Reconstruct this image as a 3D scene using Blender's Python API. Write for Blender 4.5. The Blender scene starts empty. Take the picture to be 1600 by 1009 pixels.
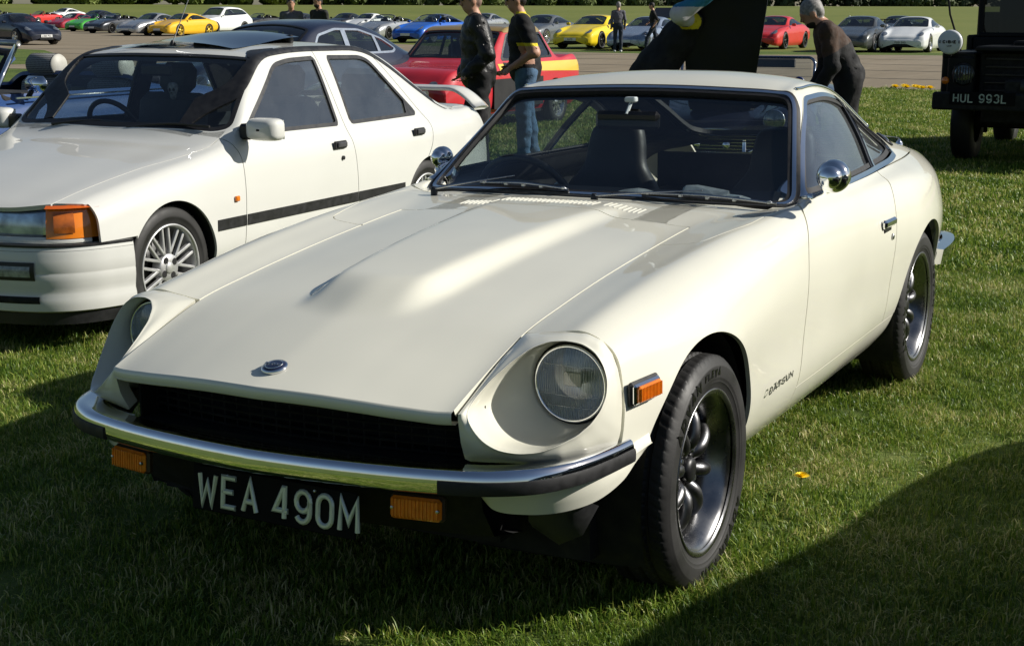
import bpy, bmesh, math
import numpy as np
from mathutils import Matrix, Vector

SC = bpy.context.scene
COL = SC.collection
RNG = np.random.default_rng(11)
R = math.radians

# ------------------------------------------------------------------ camera
CAM = np.array([3.26535, 1.93441, 1.4095])
CAM_R = np.array([[-0.46718, 0.88416, 0.00274], [-0.18444, -0.10049, 0.97769], [-0.86471, -0.45625, -0.21002]])
cd = bpy.data.cameras.new('camera')
cd.sensor_width = 36.0
cd.lens = 36.0 * 2258.2 / 1600.0
cd.clip_start = 0.05
cd.clip_end = 3000
co = bpy.data.objects.new('camera', cd)
COL.objects.link(co)
m = np.eye(4)
m[:3, 0] = CAM_R[0]; m[:3, 1] = CAM_R[1]; m[:3, 2] = -CAM_R[2]; m[:3, 3] = CAM
co.matrix_world = Matrix(m.tolist())
SC.camera = co

# ------------------------------------------------------------------ sky, sun, exposure
SUN_EL, SUN_AZ = R(31), R(30)          # azimuth measured from +y towards -x
sun_dir = Vector((-math.sin(SUN_AZ) * math.cos(SUN_EL), math.cos(SUN_AZ) * math.cos(SUN_EL), math.sin(SUN_EL)))
w = bpy.data.worlds.new('World')
SC.world = w
w.use_nodes = True
nt = w.node_tree
nt.nodes.clear()
sky = nt.nodes.new('ShaderNodeTexSky')
sky.sky_type = 'NISHITA'
sky.sun_disc = False
sky.sun_elevation = SUN_EL
sky.sun_rotation = -SUN_AZ
sky.altitude = 60
sky.air_density = 1.0
sky.dust_density = 0.8
sky.ozone_density = 1.6
bg = nt.nodes.new('ShaderNodeBackground')
bg.inputs['Strength'].default_value = 0.052
wo = nt.nodes.new('ShaderNodeOutputWorld')
nt.links.new(sky.outputs[0], bg.inputs['Color'])
nt.links.new(bg.outputs[0], wo.inputs['Surface'])
sl = bpy.data.lights.new('sun', 'SUN')
sl.energy = 5.0
sl.angle = R(0.53)
sl.color = (1.0, 0.955, 0.87)
so = bpy.data.objects.new('sun', sl)
so.rotation_euler = sun_dir.to_track_quat('Z', 'Y').to_euler()
so.location = (0, 0, 30)
COL.objects.link(so)
SC.view_settings.view_transform = 'Standard'
SC.view_settings.look = 'None'
SC.view_settings.exposure = 0.34
SC.view_settings.gamma = 1.0
SC.cycles.max_bounces = 8
SC.cycles.transparent_max_bounces = 24
SC.cycles.caustics_reflective = False
SC.cycles.caustics_refractive = False
SC.cycles.use_denoising = True

# ------------------------------------------------------------------ materials
MATS = {}
def mat(name, col, rough=0.5, metal=0.0, coat=0.0, ior=1.45, noise=None, bump=None, alpha=None, spec=None, sheen=0.0, emit=None, coat_rough=0.03):
    """principled material; noise=(scale, amount) varies the colour, bump=(scale, strength, distance) is fine relief"""
    if name in MATS:
        return MATS[name]
    ma = bpy.data.materials.new(name)
    ma.use_nodes = True
    nt = ma.node_tree
    b = nt.nodes['Principled BSDF']
    b.inputs['Base Color'].default_value = (*col, 1)
    b.inputs['Roughness'].default_value = rough
    b.inputs['Metallic'].default_value = metal
    b.inputs['Coat Weight'].default_value = coat
    b.inputs['Coat Roughness'].default_value = coat_rough
    b.inputs['IOR'].default_value = ior
    if spec is not None:
        b.inputs['Specular IOR Level'].default_value = spec
    if sheen:
        b.inputs['Sheen Weight'].default_value = sheen
    if emit:
        b.inputs['Emission Color'].default_value = (*emit[0], 1)
        b.inputs['Emission Strength'].default_value = emit[1]
    tc = None
    if noise or bump:
        tc = nt.nodes.new('ShaderNodeTexCoord')
    if noise:
        n = nt.nodes.new('ShaderNodeTexNoise')
        n.inputs['Scale'].default_value = noise[0]
        n.inputs['Detail'].default_value = 6
        nt.links.new(tc.outputs['Object'], n.inputs['Vector'])
        mr = nt.nodes.new('ShaderNodeMapRange')
        mr.inputs['From Min'].default_value = 0.3
        mr.inputs['From Max'].default_value = 0.7
        mr.inputs['To Min'].default_value = 1 - noise[1]
        mr.inputs['To Max'].default_value = 1 + noise[1]
        nt.links.new(n.outputs['Fac'], mr.inputs['Value'])
        mx = nt.nodes.new('ShaderNodeVectorMath')
        mx.operation = 'SCALE'
        mx.inputs[0].default_value = col
        nt.links.new(mr.outputs[0], mx.inputs['Scale'])
        nt.links.new(mx.outputs[0], b.inputs['Base Color'])
        if rough > 0.02:
            mr2 = nt.nodes.new('ShaderNodeMapRange')
            mr2.inputs['From Min'].default_value = 0.3
            mr2.inputs['From Max'].default_value = 0.7
            mr2.inputs['To Min'].default_value = rough * 0.8
            mr2.inputs['To Max'].default_value = min(1, rough * 1.2)
            nt.links.new(n.outputs['Fac'], mr2.inputs['Value'])
            nt.links.new(mr2.outputs[0], b.inputs['Roughness'])
    if bump:
        n = nt.nodes.new('ShaderNodeTexNoise')
        n.inputs['Scale'].default_value = bump[0]
        n.inputs['Detail'].default_value = 5
        nt.links.new(tc.outputs['Object'], n.inputs['Vector'])
        bp = nt.nodes.new('ShaderNodeBump')
        bp.inputs['Strength'].default_value = bump[1]
        bp.inputs['Distance'].default_value = bump[2]
        nt.links.new(n.outputs['Fac'], bp.inputs['Height'])
        nt.links.new(bp.outputs[0], b.inputs['Normal'])
    MATS[name] = ma
    return ma

def glass(name, tint=(0.6, 0.7, 0.72), rough=0.0, f0=1.5, streak=0.0):
    """thin window glass: tinted see-through plus Fresnel mirror"""
    if name in MATS:
        return MATS[name]
    ma = bpy.data.materials.new(name)
    ma.use_nodes = True
    nt = ma.node_tree
    nt.nodes.clear()
    o = nt.nodes.new('ShaderNodeOutputMaterial')
    t = nt.nodes.new('ShaderNodeBsdfTransparent')
    t.inputs['Color'].default_value = (*tint, 1)
    g = nt.nodes.new('ShaderNodeBsdfGlossy')
    g.inputs['Roughness'].default_value = rough
    g.inputs['Color'].default_value = (0.95, 0.97, 1, 1)
    lw = nt.nodes.new('ShaderNodeLayerWeight'); lw.inputs['Blend'].default_value = .5      # Schlick reflectance, same from both sides
    pw = nt.nodes.new('ShaderNodeMath'); pw.operation = 'POWER'; pw.inputs[1].default_value = 4.5
    nt.links.new(lw.outputs['Facing'], pw.inputs[0])
    r0 = 1.7 * ((f0 - 1) / (f0 + 1))**2
    fr = nt.nodes.new('ShaderNodeMath'); fr.operation = 'MULTIPLY_ADD'; fr.inputs[1].default_value = 1 - r0; fr.inputs[2].default_value = r0
    nt.links.new(pw.outputs[0], fr.inputs[0])
    mx = nt.nodes.new('ShaderNodeMixShader')
    nt.links.new(fr.outputs[0], mx.inputs[0])
    nt.links.new(t.outputs[0], mx.inputs[1])
    nt.links.new(g.outputs[0], mx.inputs[2])
    last = mx
    if streak > 0:                      # thin film of dust on the pane
        d = nt.nodes.new('ShaderNodeBsdfDiffuse')
        d.inputs['Color'].default_value = (0.55, 0.58, 0.6, 1)
        tc = nt.nodes.new('ShaderNodeTexCoord')
        n = nt.nodes.new('ShaderNodeTexNoise')
        n.inputs['Scale'].default_value = 5
        n.inputs['Detail'].default_value = 8
        nt.links.new(tc.outputs['Object'], n.inputs['Vector'])
        mm = nt.nodes.new('ShaderNodeMath'); mm.operation = 'MULTIPLY'
        mm.inputs[1].default_value = streak * 2
        nt.links.new(n.outputs['Fac'], mm.inputs[0])
        m2 = nt.nodes.new('ShaderNodeMixShader')
        nt.links.new(mm.outputs[0], m2.inputs[0])
        nt.links.new(mx.outputs[0], m2.inputs[1])
        nt.links.new(d.outputs[0], m2.inputs[2])
        last = m2
    nt.links.new(last.outputs[0], o.inputs['Surface'])
    MATS[name] = ma
    return ma

def paint(name, col, flake=0.0, rough=0.32, coat=1.0):
    return mat(name, col, rough=rough if flake else .55, metal=flake, coat=coat, noise=(3.0, 0.015), coat_rough=0.012, spec=.3)

CHROME = mat('chrome', (0.82, 0.83, 0.85), rough=0.05, metal=1.0, noise=(30, 0.03))
RUBBER = mat('black_rubber', (0.012, 0.012, 0.013), rough=0.6, noise=(40, 0.2))
TRIM = mat('black_trim', (0.010, 0.010, 0.011), rough=0.38, noise=(40, 0.2))
BLACK = mat('matt_black', (0.006, 0.006, 0.006), rough=0.8, noise=(20, 0.2))
VINYL = mat('dark_vinyl', (0.016, 0.017, 0.019), rough=0.5, noise=(15, 0.2), bump=(220, 0.2, 0.001))
TYRE = mat('tyre_rubber', (0.017, 0.0165, 0.016), rough=0.62, noise=(9, 0.25), bump=(180, 0.25, 0.0008))
AMBER = mat('amber_lens', (0.75, 0.19, 0.012), rough=0.12, coat=0.8, noise=(60, 0.15))
REDL = mat('red_lens', (0.45, 0.012, 0.01), rough=0.12, coat=0.8, noise=(60, 0.15))
STEEL = mat('steel', (0.45, 0.46, 0.47), rough=0.3, metal=1.0, noise=(30, 0.1))
LENS = glass('headlamp_glass', (0.86, 0.88, 0.88), f0=1.5)

# ------------------------------------------------------------------ mesh building
def mk(name, V, polys, mt=None, parent=None, smooth=True, loopn=None, mi=None):
    """V (n,3); polys: list of int arrays (m,k); loopn: custom normals per loop; mi: material index per polygon"""
    V = np.asarray(V, dtype=np.float32)
    polys = [np.asarray(p, dtype=np.int32) for p in polys if len(p)]
    me = bpy.data.meshes.new(name)
    nl = sum(p.size for p in polys)
    npoly = sum(len(p) for p in polys)
    me.vertices.add(len(V)); me.loops.add(nl); me.polygons.add(npoly)
    me.vertices.foreach_set('co', V.ravel())
    li = np.concatenate([p.ravel() for p in polys]) if polys else np.zeros(0, np.int32)
    me.loops.foreach_set('vertex_index', li)
    tot = np.concatenate([np.full(len(p), p.shape[1]) for p in polys]).astype(np.int32)
    st = np.concatenate([[0], np.cumsum(tot)[:-1]]).astype(np.int32)
    me.polygons.foreach_set('loop_start', st)
    try:
        me.polygons.foreach_set('loop_total', tot)
    except Exception:
        pass
    me.polygons.foreach_set('use_smooth', np.full(npoly, bool(smooth)))
    mts = mt if isinstance(mt, (list, tuple)) else [mt]
    for q in mts:
        if q:
            me.materials.append(q)
    if mi is not None:
        me.polygons.foreach_set('material_index', np.asarray(mi, np.int32))
    me.update(calc_edges=True)
    if loopn is not None:
        me.normals_split_custom_set(np.asarray(loopn, np.float32).tolist())
    ob = bpy.data.objects.new(name, me)
    COL.objects.link(ob)
    if parent is not None:
        ob.parent = parent
    return ob

def thing(name, label, cat, loc=(0, 0, 0), rz=0.0, group=None, mtx=None):
    o = bpy.data.objects.new(name, None)
    o.empty_display_size = 0.2
    COL.objects.link(o)
    o.location = loc
    o.rotation_euler = (0, 0, rz)
    if mtx is not None:
        o.matrix_world = mtx
    tag(o, label, cat, group)
    return o

def tag(o, label=None, cat=None, group=None, kind=None):
    if label: o['label'] = label
    if cat: o['category'] = cat
    if group: o['group'] = group
    if kind: o['kind'] = kind
    return o

def dup(ob, parent=None):
    c = ob.copy()
    COL.objects.link(c)
    c.parent = parent
    for ch in list(ob.children):
        dup(ch, c)
    return c

class MB:
    """collects shapes into one mesh"""
    def __init__(s):
        s.V = []; s.P = {3: [], 4: []}; s.n = 0; s.M = {3: [], 4: []}
    def add(s, V, polys, mi=0):
        V = np.asarray(V, float).reshape(-1, 3)
        s.V.append(V)
        for p in polys:
            p = np.asarray(p)
            if not len(p): continue
            s.P[p.shape[1]].append(p + s.n)
            s.M[p.shape[1]].append(np.full(len(p), mi))
        s.n += len(V)
        return s
    def tf(s, M):
        M = np.array(M)
        s.V = [v @ M[:3, :3].T + M[:3, 3] for v in s.V]
        return s
    def arr(s):
        V = np.concatenate(s.V); P = []; mi = []
        for k in (3, 4):
            if s.P[k]:
                P.append(np.concatenate(s.P[k])); mi.append(np.concatenate(s.M[k]))
        return V, P, np.concatenate(mi)
    def build(s, name, mt, parent=None, smooth=False, auto=None):
        V, P, mi = s.arr()
        o = mk(name, V, P, mt, parent, smooth or auto is not None, mi=mi)
        if auto is not None:
            autosmooth(o, auto)
        return o

def autosmooth(o, deg):
    me = o.data
    bm = bmesh.new(); bm.from_mesh(me)
    a = R(deg)
    for e in bm.edges:
        e.smooth = len(e.link_faces) == 2 and e.calc_face_angle(0) < a
    bm.to_mesh(me); bm.free()
    return o

def grid_polys(n, m, close_u=False, close_v=False, flip=False):
    """quads of an n x m vertex grid"""
    i = np.arange(n if close_u else n - 1)[:, None]
    j = np.arange(m if close_v else m - 1)[None, :]
    i2 = (i + 1) % n; j2 = (j + 1) % m
    q = np.stack(np.broadcast_arrays(i * m + j, i2 * m + j, i2 * m + j2, i * m + j2), -1).reshape(-1, 4)
    return q[:, ::-1] if flip else q

def box(mb, c, s, bev=0.0, rot=None, mi=0):
    c = np.asarray(c, float); h = np.asarray(s, float) / 2
    if bev <= 0:
        V = np.array([[x, y, z] for x in (-1, 1) for y in (-1, 1) for z in (-1, 1)]) * h
        F = [[0, 1, 3, 2], [4, 6, 7, 5], [0, 4, 5, 1], [2, 3, 7, 6], [0, 2, 6, 4], [1, 5, 7, 3]]
        P = [np.array(F)]
    else:
        b = min(bev, h.min() * 0.95)
        V = []; idx = {}
        for x in (-1, 1):
            for y in (-1, 1):
                for z in (-1, 1):
                    s3 = np.array([x, y, z])
                    for a in range(3):
                        p = s3 * (h - b); p[a] = s3[a] * h[a]
                        idx[(x, y, z, a)] = len(V); V.append(p)
        V = np.array(V); F4 = []; F3 = []
        for a in range(3):
            o1, o2 = [k for k in range(3) if k != a]
            for sg in (-1, 1):
                f = []
                for (p, q) in ((-1, -1), (1, -1), (1, 1), (-1, 1)):
                    t = [0, 0, 0]; t[a] = sg; t[o1] = p; t[o2] = q
                    f.append(idx[(*t, a)])
                F4.append(f)
            for p in (-1, 1):
                for q in (-1, 1):
                    t0 = [0, 0, 0]; t1 = [0, 0, 0]
                    t0[o1] = p; t0[o2] = q; t1[o1] = p; t1[o2] = q; t0[a] = -1; t1[a] = 1
                    F4.append([idx[(*t0, o1)], idx[(*t1, o1)], idx[(*t1, o2)], idx[(*t0, o2)]])
        for x in (-1, 1):
            for y in (-1, 1):
                for z in (-1, 1):
                    F3.append([idx[(x, y, z, a)] for a in range(3)])
        P = [np.array(F4), np.array(F3)]
        P = [np.array([f if np.dot(np.cross(V[f[1]] - V[f[0]], V[f[2]] - V[f[0]]), V[f].mean(0)) > 0 else f[::-1] for f in pp]) for pp in P]
    if rot is not None:
        V = V @ np.array(rot).T
    mb.add(V + c, P, mi)
    return mb

def rotm(ax, a):
    return np.array(Matrix.Rotation(a, 3, ax))

def frames(path, up=None):
    path = np.asarray(path, float)
    t = np.gradient(path, axis=0)
    t /= np.linalg.norm(t, axis=1)[:, None] + 1e-12
    n = np.zeros_like(t)
    if up is None:
        a = np.array([0, 0, 1.0]) if abs(t[0][2]) < 0.9 else np.array([1.0, 0, 0])
        for i in range(len(path)):
            a = a - t[i] * (a @ t[i]); a /= np.linalg.norm(a); n[i] = a
    else:
        up = np.asarray(up, float)
        n = up - t * (t @ up)[:, None]
        n /= np.linalg.norm(n, axis=1)[:, None]
    b = np.cross(t, n)
    return t, n, b

def tube(mb, path, r, n=8, caps=True, mi=0, up=None, flat=1.0):
    path = np.asarray(path, float)
    r = np.broadcast_to(np.asarray(r, float), (len(path),))
    t, nn, b = frames(path, up)
    a = np.arange(n) * 2 * np.pi / n
    V = path[:, None] + r[:, None, None] * (np.cos(a)[None, :, None] * nn[:, None] * flat + np.sin(a)[None, :, None] * b[:, None])
    L = len(path)
    P = [grid_polys(L, n, close_v=True, flip=True)]
    Vv = V.reshape(-1, 3)
    if caps:
        Vv = np.vstack([Vv, path[0], path[-1]])
        k = np.arange(n); k2 = (k + 1) % n
        P.append(np.stack([np.full(n, L * n), k, k2], 1))
        P.append(np.stack([np.full(n, L * n + 1), (L - 1) * n + k2, (L - 1) * n + k], 1))
    mb.add(Vv, P, mi)
    return mb

def sweep(mb, path, prof, up=(0, 0, 1), caps=True, mi=0, scale=None, closed=False):
    """closed 2D profile (n,2): first coordinate along side vector b (= t x up), second along up"""
    path = np.asarray(path, float); prof = np.asarray(prof, float)
    t, nn, b = frames(path, up)
    if closed:
        t = np.roll(path, -1, 0) - np.roll(path, 1, 0)
        t /= np.linalg.norm(t, axis=1)[:, None]
        upv = np.asarray(up, float)
        nn = upv - t * (t @ upv)[:, None]; nn /= np.linalg.norm(nn, axis=1)[:, None]
        b = np.cross(t, nn)
    sc = np.ones(len(path)) if scale is None else np.asarray(scale)
    V = path[:, None] + sc[:, None, None] * (prof[None, :, 0, None] * b[:, None] + prof[None, :, 1, None] * nn[:, None])
    L, n = len(path), len(prof)
    P = [grid_polys(L, n, close_u=closed, close_v=True)]
    Vv = V.reshape(-1, 3)
    if caps and not closed:
        Vv = np.vstack([Vv, V[0].mean(0), V[-1].mean(0)])
        k = np.arange(n); k2 = (k + 1) % n
        P.append(np.stack([np.full(n, L * n), k2, k], 1))
        P.append(np.stack([np.full(n, L * n + 1), (L - 1) * n + k, (L - 1) * n + k2], 1))
    mb.add(Vv, P, mi)
    return mb

def lathe(mb, prof, n=48, axis='y', c=(0, 0, 0), closed=False, mi=0):
    """prof (k,2) = (radius, position along axis)"""
    prof = np.asarray(prof, float)
    a = np.arange(n) * 2 * np.pi / n
    r = prof[:, 0][None]; h = prof[:, 1][None]
    ca, sa = np.cos(a)[:, None], np.sin(a)[:, None]
    if axis == 'y':
        V = np.stack([r * ca, h + 0 * ca, r * sa], -1)
    elif axis == 'x':
        V = np.stack([h + 0 * ca, r * ca, r * sa], -1)
    else:
        V = np.stack([r * ca, r * sa, h + 0 * ca], -1)
    P = grid_polys(n, len(prof), close_u=True, close_v=closed, flip=(axis == 'y'))
    mb.add(V.reshape(-1, 3) + np.asarray(c, float), [P], mi)
    return mb

def catmull(P, n):
    """chordal Catmull-Rom through P (k,d), n samples per segment"""
    P = np.asarray(P, float)
    d = np.linalg.norm(np.diff(P, axis=0), axis=1); d[d < 1e-9] = 1e-9
    t = np.r_[0, np.cumsum(np.sqrt(d))]
    tt = np.concatenate([np.linspace(t[i], t[i + 1], n, endpoint=False) for i in range(len(P) - 1)] + [[t[-1]]])
    return hermite(t, P, tt)

def hermite(t, P, tt, tens=1.0):
    """C1 cubic through (t, P) with non-uniform finite-difference tangents"""
    P = np.asarray(P, float)
    sh = (slice(None),) + (None,) * (P.ndim - 1)
    dt = np.diff(t)[sh]
    s = np.diff(P, axis=0) / dt
    m = np.empty_like(P)
    m[1:-1] = (s[:-1] * dt[1:] + s[1:] * dt[:-1]) / (dt[1:] + dt[:-1])
    m[0] = s[0]; m[-1] = s[-1]
    m *= tens
    i = np.clip(np.searchsorted(t, tt, side='right') - 1, 0, len(t) - 2)
    h = (t[i + 1] - t[i])[sh]
    x = ((tt - t[i]) / (t[i + 1] - t[i]))[sh]
    return (2 * x**3 - 3 * x**2 + 1) * P[i] + (x**3 - 2 * x**2 + x) * h * m[i] + (-2 * x**3 + 3 * x**2) * P[i + 1] + (x**3 - x**2) * h * m[i + 1]

def rpoly(pts, r, n=6):
    """polygon with rounded corners"""
    pts = np.asarray(pts, float); k = len(pts)
    r = np.broadcast_to(r, (k,))
    out = []
    for i in range(k):
        p0, p, p1 = pts[i - 1], pts[i], pts[(i + 1) % k]
        a = p0 - p; b = p1 - p
        la, lb = np.linalg.norm(a), np.linalg.norm(b)
        q = min(r[i], la * 0.48, lb * 0.48)
        A = p + a / la * q; B = p + b / lb * q
        for u in np.linspace(0, 1, n):
            out.append((1 - u)**2 * A + 2 * u * (1 - u) * p + u * u * B)
    return np.array(out)

def sd_poly(Q, poly):
    """signed distance of 2D points Q to a closed polygon, positive inside"""
    Q = np.asarray(Q, float); poly = np.asarray(poly, float)
    a = poly; b = np.roll(poly, -1, 0)
    best = np.full(len(Q), 1e9); ins = np.zeros(len(Q), bool)
    for p, q in zip(a, b):
        e = q - p; L = e @ e
        if L < 1e-14: continue
        t = np.clip(((Q - p) @ e) / L, 0, 1)
        d = Q - p - t[:, None] * e
        best = np.minimum(best, (d * d).sum(1))
        c = (p[1] > Q[:, 1]) != (q[1] > Q[:, 1])
        if c.any():
            xi = (q[0] - p[0]) * (Q[:, 1] - p[1]) / ((q[1] - p[1]) if abs(q[1] - p[1]) > 1e-12 else 1e-12) + p[0]
            ins ^= c & (Q[:, 0] < xi)
    best = np.sqrt(best)
    return np.where(ins, best, -best)

def sd_line(Q, line):
    """signed side of an open polyline (positive on its left), extended at both ends"""
    Q = np.asarray(Q, float); line = np.asarray(line, float)
    best = np.full(len(Q), 1e9); sg = np.ones(len(Q))
    n = len(line) - 1
    for i in range(n):
        p, q = line[i], line[i + 1]; e = q - p; L = e @ e
        t = ((Q - p) @ e) / L
        lo = -1e6 if i == 0 else 0; hi = 1e6 if i == n - 1 else 1
        t = np.clip(t, lo, hi)
        d = Q - p - t[:, None] * e
        dd = np.sqrt((d * d).sum(1))
        cr = e[0] * (Q[:, 1] - p[1]) - e[1] * (Q[:, 0] - p[0])
        upd = dd < best - 1e-12
        best = np.where(upd, dd, best); sg = np.where(upd, np.sign(cr), sg)
    return best * sg

# ---- surfaces that can be cut into panels
class Surf:
    def __init__(s, V, N, T):
        s.V, s.N, s.T = V, N, T
    def off(s, d):
        return Surf(s.V + s.N * d, s.N, s.T)
    def sub(s, *conds):
        """keep where every cond(surf) > 0"""
        q = s
        for c in conds:
            q = clip(q, c(q))
            if len(q.T) == 0: break
        return q
    def mirror(s):
        V = s.V * [1, -1, 1]; N = s.N * [1, -1, 1]
        return Surf(V, N, s.T[:, ::-1])

def compact(V, N, T):
    u, inv = np.unique(T, return_inverse=True)
    return Surf(V[u], N[u], inv.reshape(T.shape))

def clip(s, f):
    V, N, T = s.V, s.N, s.T
    f = np.where(np.abs(f) < 1e-6, 1e-6, f)
    pos = f > 0
    pt = pos[T]; c = pt.sum(1)
    out = [T[c == 3]]
    nv = len(V)
    eds = []; parts = []
    for cnt in (1, 2):
        tt = T[c == cnt]
        if not len(tt): continue
        k = np.argmax(pos[tt], 1) if cnt == 1 else np.argmin(pos[tt], 1)
        r = np.arange(len(tt))
        a, b, d = tt[r, k], tt[r, (k + 1) % 3], tt[r, (k + 2) % 3]
        eds.append(np.stack([a, b], 1)); eds.append(np.stack([a, d], 1))
        parts.append((cnt, a, b, d))
    if not parts:
        return compact(V, N, out[0])
    E = np.concatenate(eds); Es = np.sort(E, 1)
    key, inv = np.unique(Es, axis=0, return_inverse=True)
    inv = inv.ravel()
    fa, fb = f[key[:, 0]], f[key[:, 1]]
    t = (fa / (fa - fb))[:, None]
    NV = V[key[:, 0]] * (1 - t) + V[key[:, 1]] * t
    NN = N[key[:, 0]] * (1 - t) + N[key[:, 1]] * t
    NN /= np.linalg.norm(NN, axis=1)[:, None] + 1e-12
    o = 0
    for cnt, a, b, d in parts:
        m = len(a)
        ab = inv[o:o + m] + nv; ad = inv[o + m:o + 2 * m] + nv; o += 2 * m
        if cnt == 1:
            out.append(np.stack([a, ab, ad], 1))
        else:
            out.append(np.stack([ab, b, d], 1)); out.append(np.stack([ab, d, ad], 1))
    return compact(np.vstack([V, NV]), np.vstack([N, NN]), np.concatenate(out))

def surf_grid(G, smooth=0):
    """G (n,m,3) -> Surf with analytic-like normals"""
    G = G.copy()
    for _ in range(smooth):
        H = G.copy()
        H[1:-1] += 0.25 * (G[2:] + G[:-2] - 2 * G[1:-1])
        K = H.copy()
        K[:, 1:-1] += 0.25 * (H[:, 2:] + H[:, :-2] - 2 * H[:, 1:-1])
        G = K
    du = np.gradient(G, axis=0); dv = np.gradient(G, axis=1)
    N = np.cross(du, dv); N /= np.linalg.norm(N, axis=-1)[..., None] + 1e-12
    n, mm = G.shape[:2]
    q = grid_polys(n, mm)
    T = np.concatenate([q[:, [0, 1, 2]], q[:, [0, 2, 3]]])
    return Surf(G.reshape(-1, 3), N.reshape(-1, 3), T)

def panel(name, s, mt, parent, fl=0.012, fdir=None, keep=None):
    """sheet object from a Surf: smooth outer skin with folded-in edges"""
    V, N, T = s.V, s.N, s.T
    a = V[T]
    ar = np.linalg.norm(np.cross(a[:, 1] - a[:, 0], a[:, 2] - a[:, 0]), axis=1)
    T = T[ar > 1e-10]
    polys = [T]; ln = N[T].reshape(-1, 3); VV = V
    if fl:
        e = np.concatenate([T[:, [0, 1]], T[:, [1, 2]], T[:, [2, 0]]])
        k = e[:, 0].astype(np.int64) * len(V) + e[:, 1]
        kr = e[:, 1].astype(np.int64) * len(V) + e[:, 0]
        b = e[~np.isin(k, kr)]
        if keep is not None:
            b = b[keep((V[b[:, 0]] + V[b[:, 1]]) / 2)]
        if len(b):
            d = (-N * fl) if fdir is None else np.broadcast_to(np.asarray(fdir, float), V.shape)
            n0 = len(V)
            p0, p1 = V[b[:, 0]], V[b[:, 1]]
            q0, q1 = p0 + d[b[:, 0]], p1 + d[b[:, 1]]
            m = len(b)
            VV = np.vstack([V, p0, p1, q1, q0])
            r = np.arange(m) + n0
            Q = np.stack([r + m, r, r + 3 * m, r + 2 * m], 1)
            fn = np.cross(p0 - p1, q0 - p1); fn /= np.linalg.norm(fn, axis=1)[:, None] + 1e-12
            polys.append(Q); ln = np.vstack([ln, np.repeat(fn, 4, 0)])
    return mk(name, VV, polys, mt, parent, True, loopn=ln)

def loft(table, ns, nf, smooth=2, tu=None):
    """table (S,F,3) of stations x features -> dense grid"""
    A = np.asarray(table, float)
    S, F = A.shape[:2]
    dl = np.linalg.norm(np.diff(A, axis=0), axis=2).mean(1)
    ts = np.r_[0, np.cumsum(dl)]
    step = ts[-1] / ns
    uu = np.concatenate([np.linspace(ts[i], ts[i + 1], max(2, int(round(dl[i] / step))), endpoint=False) for i in range(S - 1)] + [[ts[-1]]])
    B = hermite(ts, A, uu)
    df = np.linalg.norm(np.diff(A, axis=1), axis=2).mean(0)
    tf = np.r_[0, np.cumsum(df)]
    stp = tf[-1] / nf
    vv = np.concatenate([np.linspace(tf[i], tf[i + 1], max(2, int(round(df[i] / stp))), endpoint=False) for i in range(F - 1)] + [[tf[-1]]])
    Cc = hermite(tf, np.swapaxes(B, 0, 1), vv)
    return np.swapaxes(Cc, 0, 1)

X = lambda s: s.V[:, 0]
Y = lambda s: s.V[:, 1]
Z = lambda s: s.V[:, 2]
XZ = lambda s: s.V[:, [0, 2]]
XY = lambda s: s.V[:, :2]

def sstep(a, b, x):
    t = np.clip((x - a) / (b - a), 0, 1)
    return t * t * (3 - 2 * t)

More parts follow.
